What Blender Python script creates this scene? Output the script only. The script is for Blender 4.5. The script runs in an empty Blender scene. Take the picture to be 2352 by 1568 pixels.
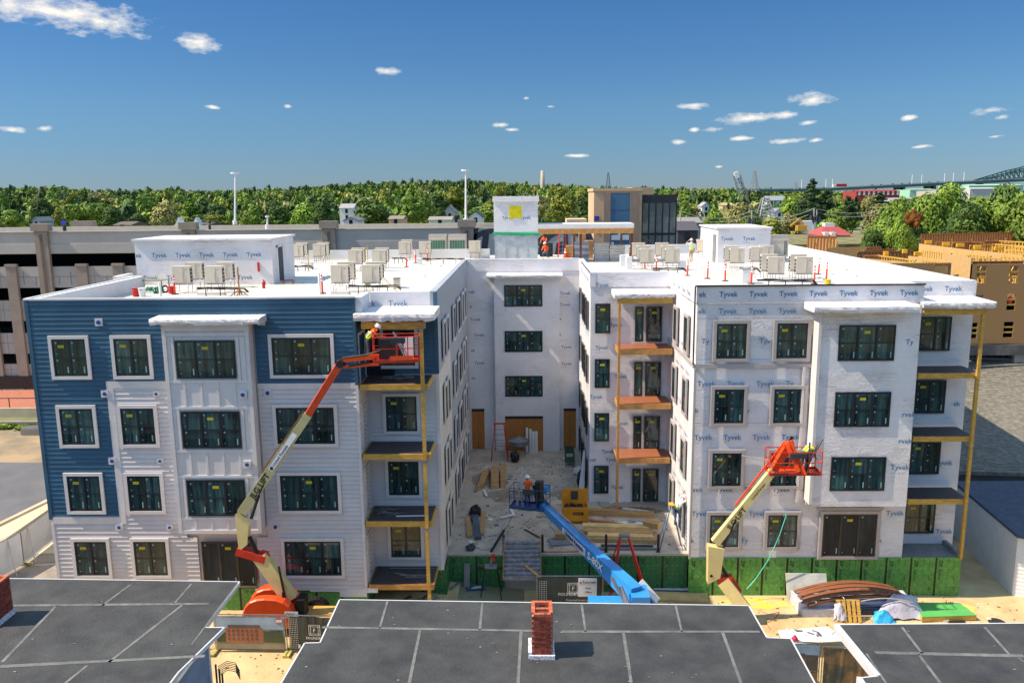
import bpy, bmesh, math, random
import numpy as np
from mathutils import Vector, Matrix
C = bpy.context.scene.collection
SC = bpy.context.scene
rnd = random.Random(7)
# ---------------------------------------------------------------- camera
F, PI_, YW, RO, H = 1867.344, 0.178288769, 0.021605487, 0.010406561, 20.063331
cam_d = bpy.data.cameras.new('camera'); cam = bpy.data.objects.new('camera', cam_d); C.objects.link(cam)
cam_d.sensor_width = 36; cam_d.lens = 36 * F / 2352; cam_d.clip_end = 9000; cam_d.clip_start = .5
fwd = Vector((-math.cos(PI_) * math.sin(YW), math.cos(PI_) * math.cos(YW), -math.sin(PI_)))
right0 = Vector((math.cos(YW), math.sin(YW), 0)); up0 = right0.cross(fwd)
cr, sr = math.cos(RO), math.sin(RO)
rt = right0 * cr - up0 * sr; up = right0 * sr + up0 * cr
M = Matrix((rt, up, -fwd)).transposed().to_4x4(); M.translation = Vector((0, 0, H)); cam.matrix_world = M
SC.camera = cam
# ---------------------------------------------------------------- world, sun, exposure
SUN_EL, SUN_AZ = math.radians(48.5), math.radians(6.5)      # light runs towards +X and slightly +Y
W = bpy.data.worlds.new('World'); SC.world = W; W.use_nodes = True
nt = W.node_tree; nt.nodes.clear()
def N(t, k, **kw):
    n = t.nodes.new(k)
    for a, b in kw.items(): setattr(n, a, b)
    return n
out = N(nt, 'ShaderNodeOutputWorld'); bg = N(nt, 'ShaderNodeBackground')
sky = N(nt, 'ShaderNodeTexSky', sky_type='NISHITA', sun_disc=False, sun_elevation=SUN_EL, sun_rotation=math.radians(270) - SUN_AZ,
        altitude=0, air_density=1.0, dust_density=0.0, ozone_density=4.0)
SKY_S = 0.15
bg.inputs[1].default_value = SKY_S
tc = N(nt, 'ShaderNodeTexCoord')
def cloud_sum():
    # fair-weather clouds: soft patches in given directions, broken up by noise
    noi = N(nt, 'ShaderNodeTexNoise'); noi.inputs['Scale'].default_value = 42; noi.inputs['Detail'].default_value = 7; noi.inputs['Roughness'].default_value = .62
    mp = N(nt, 'ShaderNodeMapping'); mp.inputs['Scale'].default_value = (1, 1, 2.4)
    nt.links.new(tc.outputs['Generated'], mp.inputs[0]); nt.links.new(mp.outputs[0], noi.inputs['Vector'])
    acc = None
    for (cx, cy, w, h, tilt) in CLOUDS:
        d = ray(cx, cy).normalized(); dx = (ray(cx + w, cy + tilt).normalized() - d); dy = (ray(cx, cy + h).normalized() - d)
        # coordinates along cloud axes by dot products
        a = N(nt, 'ShaderNodeVectorMath', operation='SUBTRACT'); nt.links.new(tc.outputs['Generated'], a.inputs[0]); a.inputs[1].default_value = d
        u = N(nt, 'ShaderNodeVectorMath', operation='DOT_PRODUCT'); nt.links.new(a.outputs[0], u.inputs[0]); u.inputs[1].default_value = dx / dx.length_squared
        v = N(nt, 'ShaderNodeVectorMath', operation='DOT_PRODUCT'); nt.links.new(a.outputs[0], v.inputs[0]); v.inputs[1].default_value = dy / dy.length_squared
        cb = N(nt, 'ShaderNodeCombineXYZ'); nt.links.new(u.outputs['Value'], cb.inputs[0]); nt.links.new(v.outputs['Value'], cb.inputs[1])
        ln = N(nt, 'ShaderNodeVectorMath', operation='LENGTH'); nt.links.new(cb.outputs[0], ln.inputs[0])
        m = N(nt, 'ShaderNodeMath', operation='SUBTRACT'); m.inputs[0].default_value = 1.0; nt.links.new(ln.outputs['Value'], m.inputs[1])
        if acc is None: acc = m
        else:
            mx = N(nt, 'ShaderNodeMath', operation='MAXIMUM'); nt.links.new(acc.outputs[0], mx.inputs[0]); nt.links.new(m.outputs[0], mx.inputs[1]); acc = mx
    ns = N(nt, 'ShaderNodeMath', operation='MULTIPLY_ADD'); nt.links.new(noi.outputs['Fac'], ns.inputs[0]); ns.inputs[1].default_value = 2.4; ns.inputs[2].default_value = -1.26
    ad = N(nt, 'ShaderNodeMath', operation='ADD'); nt.links.new(acc.outputs[0], ad.inputs[0]); nt.links.new(ns.outputs[0], ad.inputs[1])
    mr = N(nt, 'ShaderNodeMapRange', clamp=True); nt.links.new(ad.outputs[0], mr.inputs[0]); mr.inputs[1].default_value = .08; mr.inputs[2].default_value = .95
    return mr, noi
# picture-plane ray tools: the surveyed camera turned into world points
def ray(x, y):
    u = (x - 1176) / F; v = (y - 784) / F
    u, v = u * cr - v * sr, u * sr + v * cr
    d = math.cos(PI_) - math.sin(PI_) * v; z = -math.sin(PI_) - math.cos(PI_) * v
    return Vector((u * math.cos(YW) - d * math.sin(YW), u * math.sin(YW) + d * math.cos(YW), z))
def A(x, y, Y): r = ray(x, y); r = r * (Y / r.y); return Vector((r.x, Y, r.z + H))
def G(x, y, Z): r = ray(x, y); r = r * ((Z - H) / r.z); return Vector((r.x, r.y, Z))
CLOUDS = [(150, 30, 230, 46, 26), (30, 12, 140, 40, 0), (450, 98, 66, 24, 0), (893, 164, 34, 12, 5), (490, 247, 24, 6, 2), (662, 244, 13, 6, 4), (28, 299, 44, 9, 3), (102, 296, 26, 9, 2),
          (1152, 287, 28, 7, 1), (1176, 298, 18, 5, 1), (1208, 226, 12, 5, 0), (1264, 245, 14, 4, 0), (1325, 358, 34, 5, 0), (1592, 243, 44, 9, -3), (1865, 228, 62, 20, 0), (1715, 272, 90, 15, -12), (1810, 263, 44, 11, -3), (1640, 297, 30, 8, -2), (1594, 298, 14, 7, 0),
          (1855, 282, 26, 7, 0), (1706, 318, 36, 6, 0), (1804, 324, 46, 9, -5), (1874, 323, 18, 6, 0), (1559, 326, 20, 8, 0), (2088, 270, 17, 7, 4), (2285, 253, 48, 12, 0), (2300, 270, 28, 8, 0), (2112, 337, 30, 5, 0), (1650, 383, 11, 4, 0), (2290, 313, 26, 4, 0)]
cm, cn = cloud_sum()
mix = N(nt, 'ShaderNodeMixRGB'); nt.links.new(cm.outputs[0], mix.inputs[0])
hs = N(nt, 'ShaderNodeHueSaturation'); hs.inputs['Saturation'].default_value = 1.0; hs.inputs['Value'].default_value = 1.0
sx = N(nt, 'ShaderNodeSeparateXYZ'); nt.links.new(tc.outputs['Generated'], sx.inputs[0])
rp = N(nt, 'ShaderNodeValToRGB'); nt.links.new(sx.outputs['Z'], rp.inputs[0]); rp.color_ramp.elements[0].color = (0.060, 0.100, 0.186, 1); rp.color_ramp.elements[0].position = 0
rp.color_ramp.elements[1].position = .5; rp.color_ramp.elements[1].color = (.80, .80, .70, 1); e_ = rp.color_ramp.elements.new(.1); e_.color = (0.066, 0.128, 0.196, 1); e_ = rp.color_ramp.elements.new(.24); e_.color = (0.044, 0.126, 0.212, 1)
ml = N(nt, 'ShaderNodeMixRGB', blend_type='MULTIPLY'); ml.inputs[0].default_value = 1; nt.links.new(sky.outputs[0], ml.inputs[1]); nt.links.new(rp.outputs[0], ml.inputs[2])
nt.links.new(ml.outputs[0], hs.inputs['Color']); nt.links.new(hs.outputs[0], mix.inputs[1]); mix.inputs[2].default_value = (1.8, 1.95, 2.1, 1)
nt.links.new(mix.outputs[0], bg.inputs[0]); nt.links.new(bg.outputs[0], out.inputs[0])
sd = bpy.data.lights.new('sun', 'SUN'); sd.energy = 2.05; sd.angle = math.radians(.53); sd.color = (1, .95, .86)
so = bpy.data.objects.new('sun', sd); C.objects.link(so)
ldir = Vector((math.cos(SUN_EL) * math.cos(SUN_AZ), math.cos(SUN_EL) * math.sin(SUN_AZ), -math.sin(SUN_EL)))
so.rotation_euler = ldir.to_track_quat('-Z', 'Y').to_euler(); so.location = (-60, 20, 80)
SC.view_settings.view_transform = 'Standard'; SC.view_settings.look = 'None'; SC.view_settings.gamma = 1
SC.view_settings.use_curve_mapping = False; SC.view_settings.exposure = 1.8
SC.view_settings.use_white_balance = True; SC.view_settings.white_balance_temperature = 7900; SC.view_settings.white_balance_tint = 13
SC.cycles.max_bounces = 6; SC.cycles.diffuse_bounces = 3; SC.cycles.glossy_bounces = 3; SC.cycles.transmission_bounces = 4; SC.cycles.transparent_max_bounces = 6
# ---------------------------------------------------------------- materials
def S(r, g, b, k=1.0):
    f = lambda c: ((c / 255 + .055) / 1.055) ** 2.4 if c > 10 else c / 255 / 12.92
    return (f(r) * k, f(g) * k, f(b) * k)
MATS = {}
def mat(name, col, rough=.75, var=.12, scale=1.5, bump=0.0, bscale=30, metal=0, spec=.5, stretch=(1, 1, 1), col2=None, edge=(.42, .62), objrand=0, coat=0, detail=6, trans=0):
    if name in MATS: return MATS[name]
    m = bpy.data.materials.new(name); m.use_nodes = True; t = m.node_tree; t.nodes.clear()
    o = N(t, 'ShaderNodeOutputMaterial'); p = N(t, 'ShaderNodeBsdfPrincipled'); t.links.new(p.outputs[0], o.inputs[0])
    p.inputs['Roughness'].default_value = rough; p.inputs['Metallic'].default_value = metal; p.inputs['Specular IOR Level'].default_value = spec
    p.inputs['Coat Weight'].default_value = coat; p.inputs['Transmission Weight'].default_value = trans
    g = N(t, 'ShaderNodeNewGeometry'); mp = N(t, 'ShaderNodeMapping'); mp.inputs['Scale'].default_value = stretch
    t.links.new(g.outputs['Position'], mp.inputs[0])
    n1 = N(t, 'ShaderNodeTexNoise'); n1.inputs['Scale'].default_value = scale; n1.inputs['Detail'].default_value = detail; n1.inputs['Roughness'].default_value = .6
    t.links.new(mp.outputs[0], n1.inputs['Vector'])
    mr = N(t, 'ShaderNodeMapRange', clamp=True); t.links.new(n1.outputs['Fac'], mr.inputs[0]); mr.inputs[1].default_value = edge[0]; mr.inputs[2].default_value = edge[1]
    mx = N(t, 'ShaderNodeMixRGB'); t.links.new(mr.outputs[0], mx.inputs[0])
    if col2 is None: a, b = tuple(c * (1 - var) for c in col), tuple(min(1, c * (1 + var)) for c in col)
    else: a, b = col, col2
    mx.inputs[1].default_value = (*a, 1); mx.inputs[2].default_value = (*b, 1)
    src = mx.outputs[0]
    if objrand:
        oi = N(t, 'ShaderNodeObjectInfo'); h2 = N(t, 'ShaderNodeHueSaturation')
        r2 = N(t, 'ShaderNodeMapRange'); t.links.new(oi.outputs['Random'], r2.inputs[0]); r2.inputs[3].default_value = 1 - objrand; r2.inputs[4].default_value = 1 + objrand
        t.links.new(r2.outputs[0], h2.inputs['Value']); t.links.new(src, h2.inputs['Color']); src = h2.outputs[0]
    t.links.new(src, p.inputs['Base Color'])
    if bump:
        n2 = N(t, 'ShaderNodeTexNoise'); n2.inputs['Scale'].default_value = bscale; n2.inputs['Detail'].default_value = 4
        t.links.new(mp.outputs[0], n2.inputs['Vector'])
        bp = N(t, 'ShaderNodeBump'); bp.inputs['Strength'].default_value = bump; bp.inputs['Distance'].default_value = .05
        t.links.new(n2.outputs['Fac'], bp.inputs['Height']); t.links.new(bp.outputs[0], p.inputs['Normal'])
    MATS[name] = m; return m
def wrapmat(name, col, wr=.5, big=.6):
    """house wrap: soft sheet with stretched wrinkles, faint print lines and fastener dots"""
    m = mat(name, col, rough=.45, var=.05, scale=.6); t = m.node_tree; p = next(n for n in t.nodes if n.type == 'BSDF_PRINCIPLED')
    g = next(n for n in t.nodes if n.type == 'NEW_GEOMETRY')
    mp = N(t, 'ShaderNodeMapping'); mp.inputs['Scale'].default_value = (.55, .55, 3.2); mp.inputs['Rotation'].default_value = (0, .12, 0); t.links.new(g.outputs['Position'], mp.inputs[0])
    n = N(t, 'ShaderNodeTexNoise'); n.inputs['Scale'].default_value = 1.6; n.inputs['Detail'].default_value = 3; n.inputs['Distortion'].default_value = 1.4
    t.links.new(mp.outputs[0], n.inputs['Vector'])
    mu = N(t, 'ShaderNodeMath', operation='PINGPONG'); mu.inputs[1].default_value = .06; t.links.new(n.outputs['Fac'], mu.inputs[0])
    mp3 = N(t, 'ShaderNodeMapping'); mp3.inputs['Scale'].default_value = (.25, .25, .3); t.links.new(g.outputs['Position'], mp3.inputs[0])
    n3 = N(t, 'ShaderNodeTexNoise'); n3.inputs['Scale'].default_value = 2.0; t.links.new(mp3.outputs[0], n3.inputs['Vector'])
    mr = N(t, 'ShaderNodeMapRange', clamp=True); t.links.new(n3.outputs['Fac'], mr.inputs[0]); mr.inputs[1].default_value = .42; mr.inputs[2].default_value = .62
    m2 = N(t, 'ShaderNodeMath', operation='MULTIPLY'); t.links.new(mu.outputs[0], m2.inputs[0]); t.links.new(mr.outputs[0], m2.inputs[1])
    n4 = N(t, 'ShaderNodeTexNoise'); n4.inputs['Scale'].default_value = 5; n4.inputs['Detail'].default_value = 2; t.links.new(g.outputs['Position'], n4.inputs['Vector'])
    m4 = N(t, 'ShaderNodeMath', operation='MULTIPLY_ADD'); t.links.new(n4.outputs['Fac'], m4.inputs[0]); m4.inputs[1].default_value = .02; t.links.new(m2.outputs[0], m4.inputs[2])
    bp = N(t, 'ShaderNodeBump'); bp.inputs['Strength'].default_value = wr; bp.inputs['Distance'].default_value = big
    t.links.new(m4.outputs[0], bp.inputs['Height']); t.links.new(bp.outputs[0], p.inputs['Normal'])
    sp = N(t, 'ShaderNodeSeparateXYZ'); t.links.new(g.outputs['Position'], sp.inputs[0]); ad = N(t, 'ShaderNodeMath', operation='ADD'); t.links.new(sp.outputs[0], ad.inputs[0]); t.links.new(sp.outputs[1], ad.inputs[1])
    cb = N(t, 'ShaderNodeCombineXYZ'); t.links.new(ad.outputs[0], cb.inputs[0]); t.links.new(sp.outputs[2], cb.inputs[1]); vo = N(t, 'ShaderNodeTexVoronoi', voronoi_dimensions='2D'); vo.inputs['Scale'].default_value = 2.6; vo.inputs['Randomness'].default_value = .12; t.links.new(cb.outputs[0], vo.inputs['Vector'])
    ls = N(t, 'ShaderNodeMath', operation='LESS_THAN'); ls.inputs[1].default_value = .075; t.links.new(vo.outputs['Distance'], ls.inputs[0])
    mp5 = N(t, 'ShaderNodeMapping'); mp5.inputs['Scale'].default_value = (.5, 22, 1); t.links.new(cb.outputs[0], mp5.inputs[0]); n5 = N(t, 'ShaderNodeTexNoise'); n5.inputs['Scale'].default_value = 1.5; n5.inputs['Detail'].default_value = 2; t.links.new(mp5.outputs[0], n5.inputs['Vector'])
    l5 = N(t, 'ShaderNodeMapRange', clamp=True); t.links.new(n5.outputs['Fac'], l5.inputs[0]); l5.inputs[1].default_value = .6; l5.inputs[2].default_value = .68; l5.inputs[4].default_value = .28
    mm = N(t, 'ShaderNodeMath', operation='MULTIPLY_ADD'); t.links.new(ls.outputs[0], mm.inputs[0]); mm.inputs[1].default_value = .35; t.links.new(l5.outputs[0], mm.inputs[2])
    src = p.inputs['Base Color'].links[0].from_socket; mc = N(t, 'ShaderNodeMixRGB'); t.links.new(mm.outputs[0], mc.inputs[0]); t.links.new(src, mc.inputs[1]); mc.inputs[2].default_value = (.5, .5, .55, 1); t.links.new(mc.outputs[0], p.inputs['Base Color'])
    return m
tyvek = wrapmat('house_wrap', (.73, .71, .73), .55, .5)
tyvek_s = wrapmat('house_wrap_loose', (.74, .72, .74), .7, .7)
tyink = mat('wrap_ink', S(40, 118, 162), .6, .05)
tyred = mat('wrap_small_print', S(200, 180, 190), .6, .05)
tygrey = mat('wrap_grey_print', S(150, 155, 170), .6, .05)
roofw = mat('roof_membrane_white', (.63, .60, .55), .55, scale=.3, bump=.15, bscale=3, col2=(.53, .49, .41), edge=(.5, .8))
parw = mat('parapet_membrane', (.70, .70, .70), .5, var=.04, bump=.25, bscale=4)
blue = mat('blue_siding', S(46, 88, 112), .45, var=.10, scale=.7, bump=.06, bscale=3)
white = mat('white_siding', (.62, .57, .56), .5, var=.05, scale=.7, bump=.06, bscale=3)
trimw = mat('white_trim', (.66, .62, .61), .5, var=.04)
trimt = mat('taupe_trim', (.42, .38, .37), .5, var=.05)
graysid = mat('grey_siding', (.34, .37, .40), .5, var=.06)
creamsid = mat('cream_siding', (.66, .60, .52), .5, var=.06)
dark = mat('window_frame_black', S(34, 34, 38), .35, var=.1)
brown = mat('window_frame_bronze', S(48, 44, 44), .35, var=.1)
glass = mat('window_glass', (.006, .018, .02), .04, scale=1.1, stretch=(5, 5, .4), col2=(.04, .10, .10), edge=(.38, .66), objrand=.55, spec=.55, bump=.015, bscale=1.2)
glassg = mat('window_glass_grey', (.008, .014, .022), .07, scale=1.1, stretch=(4, 4, .5), col2=(.022, .036, .048), edge=(.38, .66), spec=.2, objrand=.5)
stick = mat('white_sticker', S(130, 165, 165), .6)
yel = mat('yellow_label', S(190, 176, 30), .6)
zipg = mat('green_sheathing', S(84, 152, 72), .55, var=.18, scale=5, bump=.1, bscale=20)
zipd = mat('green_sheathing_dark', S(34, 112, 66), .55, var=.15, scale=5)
tape = mat('black_seam_tape', S(22, 24, 26), .4, var=.6, scale=18)
nail = mat('nail_head', S(210, 225, 160), .5)
wood = mat('yellow_lumber', S(196, 152, 70), .65, var=.18, scale=3, stretch=(1, 1, 6), bump=.1)
wood2 = mat('orange_lumber', S(186, 132, 72), .6, var=.15, scale=3)
woodd = mat('brown_lumber', S(156, 100, 58), .65, var=.2, scale=5)
cedar = mat('cedar_board', S(150, 92, 64), .5, var=.12, scale=3, stretch=(1, 6, 6))
osb = mat('strand_board', S(190, 154, 104), .7, var=.2, scale=14, detail=8)
osbd = mat('strand_board_shaded', S(166, 124, 80), .7, var=.2, scale=14, detail=8)  # shaded copy of the strand board: wall shade put into the colour
ply = mat('plywood', S(176, 112, 52), .6, var=.12, scale=2, stretch=(8, 1, 1))
card = mat('cardboard', S(178, 138, 90), .75, var=.12, scale=3)
conc = mat('concrete', S(160, 150, 138), .8, scale=.9, bump=.15, bscale=12, col2=S(196, 184, 165), edge=(.35, .7), detail=10)
deckm = mat('dark_decking', S(66, 60, 62), .6, var=.2, scale=6)
epdm = mat('black_roof_membrane', S(40, 42, 45), .75, scale=1.1, bump=.35, bscale=12, col2=S(68, 70, 70), edge=(.3, .75), detail=11)
seam = mat('roof_seam_tape', S(84, 86, 86), .7, scale=2.5, col2=S(116, 117, 114), edge=(.35, .65))
drip = mat('white_drip_edge', S(196, 198, 200), .4, var=.03)
brickm = mat('chimney_brick', S(150, 62, 44), .8, var=.35, scale=6, objrand=.25)
brickt = mat('chimney_brick_top', S(190, 96, 62), .8, var=.2, scale=6, objrand=.15)
mortar = mat('mortar', S(170, 150, 130), .9, var=.1)
orange = mat('lift_orange', S(232, 76, 30), .4, var=.08, coat=.2)
redm = mat('lift_red', S(205, 50, 34), .45, var=.1)
tan = mat('lift_cream', S(220, 200, 140), .45, var=.06, coat=.2)
sky_blue = mat('lift_blue', S(26, 140, 205), .4, var=.06, coat=.2)
dblue = mat('lift_dark_blue', S(22, 70, 120), .45, var=.1)
black = mat('black_rubber', S(22, 22, 24), .6, var=.2)
steel = mat('steel', S(150, 152, 156), .35, var=.1, metal=.7)
hvacm = mat('condenser_shell', S(208, 196, 178), .5, var=.03)
hvacd = mat('condenser_grille', S(60, 66, 66), .6, var=.1)
hvacg = mat('green_netting', S(24, 112, 86), .6, var=.1)
delo = mat('delineator_orange', S(232, 64, 34), .5, var=.05)
wht = mat('plain_white', (.74, .74, .74), .5, var=.04)
redp = mat('bright_red', S(200, 30, 34), .5, var=.05)
gry = mat('mid_grey', S(120, 122, 124), .7, var=.1)
dgry = mat('dark_grey', S(58, 62, 68), .7, var=.12)
skin_m = mat('skin', S(176, 120, 90), .6, var=.05)
# ---------------------------------------------------------------- mesh builder
WL = {}
TXT = {}
def text_mesh(s, bold=.008):
    k = (s, bold)
    if k in TXT: return TXT[k]
    cu = bpy.data.curves.new('t', 'FONT'); cu.body = s; cu.size = 1; cu.offset = bold; cu.resolution_u = 2
    o = bpy.data.objects.new('t', cu); C.objects.link(o)
    dg = bpy.context.evaluated_depsgraph_get(); me = bpy.data.meshes.new_from_object(o.evaluated_get(dg))
    vs = [v.co.copy() for v in me.vertices]; fs = [tuple(p.vertices) for p in me.polygons]
    w = max((v.x for v in vs), default=1); bpy.data.objects.remove(o); bpy.data.meshes.remove(me); bpy.data.curves.remove(cu)
    TXT[k] = (vs, fs, w); return TXT[k]
class MB:
    def __init__(s): s.v = []; s.f = []; s.m = []
    def add(s, vs, fs, mi=0):
        b = len(s.v); s.v += [tuple(v) for v in vs]; s.f += [tuple(b + i for i in f) for f in fs]; s.m += [mi] * len(fs); return s
    def box(s, x0, x1, y0, y1, z0, z1, mi=0):
        return s.add([(x0, y0, z0), (x1, y0, z0), (x1, y1, z0), (x0, y1, z0), (x0, y0, z1), (x1, y0, z1), (x1, y1, z1), (x0, y1, z1)],
                     [(0, 3, 2, 1), (4, 5, 6, 7), (0, 1, 5, 4), (1, 2, 6, 5), (2, 3, 7, 6), (3, 0, 4, 7)], mi)
    def hexa(s, p, mi=0):       # 8 corner points, bottom ring then top ring
        return s.add(p, [(0, 3, 2, 1), (4, 5, 6, 7), (0, 1, 5, 4), (1, 2, 6, 5), (2, 3, 7, 6), (3, 0, 4, 7)], mi)
    def quad(s, a, b, c, d, mi=0): return s.add([a, b, c, d], [(0, 1, 2, 3)], mi)
    def prism(s, pts, z0, z1, mi=0, mtop=None):
        n = len(pts)
        a = sum(pts[i][0] * pts[(i + 1) % n][1] - pts[(i + 1) % n][0] * pts[i][1] for i in range(n))
        if a < 0: pts = pts[::-1]
        zt = lambda i: z1[i] if isinstance(z1, (list, tuple)) else z1
        s.add([(p[0], p[1], z0) for p in pts] + [(p[0], p[1], zt(i)) for i, p in enumerate(pts)],
              [tuple(range(n))[::-1]] + [(i, (i + 1) % n, n + (i + 1) % n, n + i) for i in range(n)], mi)
        s.add([(p[0], p[1], zt(i)) for i, p in enumerate(pts)], [tuple(range(n))], mi if mtop is None else mtop); return s
    def bar(s, p0, p1, w, h=None, mi=0, upv=(0, 0, 1), w1=None, h1=None):
        h = h or w; w1 = w1 or w; h1 = h1 or h
        p0, p1 = Vector(p0), Vector(p1); d = (p1 - p0).normalized(); u = Vector(upv)
        if abs(d.dot(u)) > .98: u = Vector((0, 1, 0))
        a = d.cross(u).normalized(); b = a.cross(d).normalized()
        r = lambda p, w, h: [p - a * w / 2 - b * h / 2, p + a * w / 2 - b * h / 2, p + a * w / 2 + b * h / 2, p - a * w / 2 + b * h / 2]
        return s.hexa(r(p0, w, h) + r(p1, w1, h1), mi)
    def tube(s, p0, p1, r, n=6, r1=None, mi=0, caps=True):
        r1 = r if r1 is None else r1; p0, p1 = Vector(p0), Vector(p1); d = (p1 - p0)
        if d.length < 1e-6: return s
        d.normalize(); u = Vector((0, 0, 1)) if abs(d.z) < .9 else Vector((1, 0, 0)); a = d.cross(u).normalized(); b = d.cross(a)
        vs = []
        for p, rr in ((p0, r), (p1, r1)):
            for i in range(n): t = 2 * math.pi * i / n; vs.append(p + a * math.cos(t) * rr + b * math.sin(t) * rr)
        fs = [(i, i + n, (i + 1) % n + n, (i + 1) % n) for i in range(n)]
        if caps: fs += [tuple(range(n)), tuple(range(n, 2 * n))[::-1]]
        return s.add(vs, fs, mi)
    def path(s, pts, r, n=5, mi=0):
        for a, b in zip(pts[:-1], pts[1:]): s.tube(a, b, r, n, mi=mi)
        return s
    def text(s, st, o, u, w, size, mi=0, bold=.012, xmax=None):
        vs, fs, _ = text_mesh(st, bold); o, u, w = Vector(o), Vector(u).normalized(), Vector(w).normalized()
        return s.add([o + u * (v.x * size) + w * (v.y * size) for v in vs], fs, mi)
    def sphere(s, c, r, nu=10, nv=6, mi=0, sc=(1, 1, 1), half=False):
        c = Vector(c); vs = []; fs = []; v0 = 0 if not half else nv // 2
        rows = range(0, nv + 1) if not half else range(0, nv // 2 + 1)
        for j in rows:
            t = math.pi * j / nv
            for i in range(nu): q = 2 * math.pi * i / nu; vs.append((c.x + r * sc[0] * math.sin(t) * math.cos(q), c.y + r * sc[1] * math.sin(t) * math.sin(q), c.z + r * sc[2] * math.cos(t)))
        for j in range(len(list(rows)) - 1):
            for i in range(nu): fs.append((j * nu + i, (j + 1) * nu + i, (j + 1) * nu + (i + 1) % nu, j * nu + (i + 1) % nu))
        return s.add(vs, fs, mi)
    def mesh(s, name, mats, off=Vector((0, 0, 0)), smooth=False):
        me = bpy.data.meshes.new(name); me.from_pydata([tuple(Vector(v) - off) for v in s.v], [], s.f)
        for m in (mats if isinstance(mats, (list, tuple)) else [mats]): me.materials.append(m)
        me.polygons.foreach_set('material_index', s.m)
        if smooth: me.polygons.foreach_set('use_smooth', [True] * len(s.f))
        me.update(); return me
    def build(s, name, mats, parent=None, smooth=False, kind=None, label=None):
        off = WL.get(parent, Vector((0, 0, 0))) if parent else Vector((0, 0, 0))
        o = bpy.data.objects.new(name, s.mesh(name, mats, off, smooth)); C.objects.link(o)
        if parent: o.parent = parent
        WL[o] = off
        if kind: o['kind'] = kind
        if label: o['label'] = label
        return o
def boxes(name, mt, parent, *bs):
    for b in bs: m = MB(); m.box(*b); m.build(name, mt, parent)
def tag(o, label=None, cat=None, group=None, kind=None):
    if label: o['label'] = label
    if cat: o['category'] = cat
    if group: o['group'] = group
    if kind: o['kind'] = kind
    return o
def thing(name, label, cat, loc=(0, 0, 0), group=None):
    o = bpy.data.objects.new(name, None); o.empty_display_size = .3; C.objects.link(o); o.location = loc; WL[o] = Vector(loc)
    return tag(o, label, cat, group)
def single(mb, name, mats, label, cat, group=None, smooth=False):
    """a thing that is one mesh, with its origin at its base"""
    xs = [v[0] for v in mb.v]; ys = [v[1] for v in mb.v]; zs = [v[2] for v in mb.v]
    off = Vector(((min(xs) + max(xs)) / 2, (min(ys) + max(ys)) / 2, min(zs)))
    o = bpy.data.objects.new(name, mb.mesh(name, mats, off, smooth)); C.objects.link(o); o.location = off; WL[o] = off
    return tag(o, label, cat, group)
def inst(name, me, parent, loc, rz=0.0):
    """a part that shares mesh data; loc is a world point, the parent is not rotated"""
    o = bpy.data.objects.new(name, me); C.objects.link(o); o.parent = parent
    o.location = Vector(loc) - (WL.get(parent, Vector((0, 0, 0))) if parent else Vector((0, 0, 0))); o.rotation_euler.z = rz; return o
def sub(name, me, parent, loc=(0, 0, 0)):
    o = bpy.data.objects.new(name, me); C.objects.link(o); o.parent = parent; o.location = loc; return o
def dup(root, loc, rz=0.0, label=None, group=None, scale=None):
    def cp(o, par):
        c = o.copy(); C.objects.link(c)
        if par: c.parent = par
        for ch in o.children: cp(ch, c)
        return c
    r = cp(root, None); r.location = loc; r.rotation_euler.z = rz; WL[r] = Vector(loc)
    if scale: r.scale = (scale,) * 3 if not isinstance(scale, (tuple, list)) else scale
    if label: r['label'] = label
    if group: r['group'] = group
    return r
def holewall(mb, o, u, n, Wd, z0, z1, th, holes, mi=0):
    """wall slab from o along u, thickness th behind the face (against n), rectangular holes (u0,u1,z0,z1)"""
    o, u, n = Vector(o), Vector(u), Vector(n)
    us = sorted({0, Wd, *[h[0] for h in holes], *[h[1] for h in holes]}); zs = sorted({z0, z1, *[h[2] for h in holes], *[h[3] for h in holes]})
    for a, b in zip(us[:-1], us[1:]):
        run = None
        for c, d in zip(zs[:-1], zs[1:]):
            hole = any(h[0] - 1e-6 <= a and b <= h[1] + 1e-6 and h[2] - 1e-6 <= c and d <= h[3] + 1e-6 for h in holes)
            if not hole: run = (run[0] if run else c, d)
            if (hole or d == zs[-1]) and run:
                p = [o + u * a, o + u * b, o + u * b - n * th, o + u * a - n * th]
                mb.hexa([(q.x, q.y, run[0]) for q in p] + [(q.x, q.y, run[1]) for q in p], mi); run = None
def gz(X):
    t = min(1, max(0, (1 - X) / 8)); return .8 * t * t * (3 - 2 * t)
# ---------------------------------------------------------------- ground
YL, YB, YR, YRB = 35.43, 34.78, 38.42, 37.72
ZD, ZT, ZR = 2.06, 15.71, 14.9
TOPS = [13.937, 10.737, 7.537, 4.337]; WH = 1.70
def hill(X, Y):
    """terrain height: flat town, slow rise to the wooded ridge"""
    a = math.atan2(X, max(Y, 1)); xs = 1176 + F * math.tan(a + YW)
    ridge = np.interp(xs, [-400, 0, 150, 300, 400, 540, 640, 780, 900, 1100, 1250, 1400, 1560, 1700, 1880, 2352, 2700], [430, 431, 430, 437, 432, 437, 430, 422, 414, 412, 420, 428, 430, 430, 436, 436, 436])
    yh = 459.7 - (xs) * 24.5 / 2352
    zr = H + (yh - ridge) * 1450 / F - 14
    t = min(1, max(0, (math.hypot(X, Y) - 260) / 1190)); return zr * t ** 1.25
groundm = mat('town_ground', S(96, 104, 66), .9, scale=.05, col2=S(150, 142, 120), edge=(.45, .6), bump=.1, bscale=2)
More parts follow.
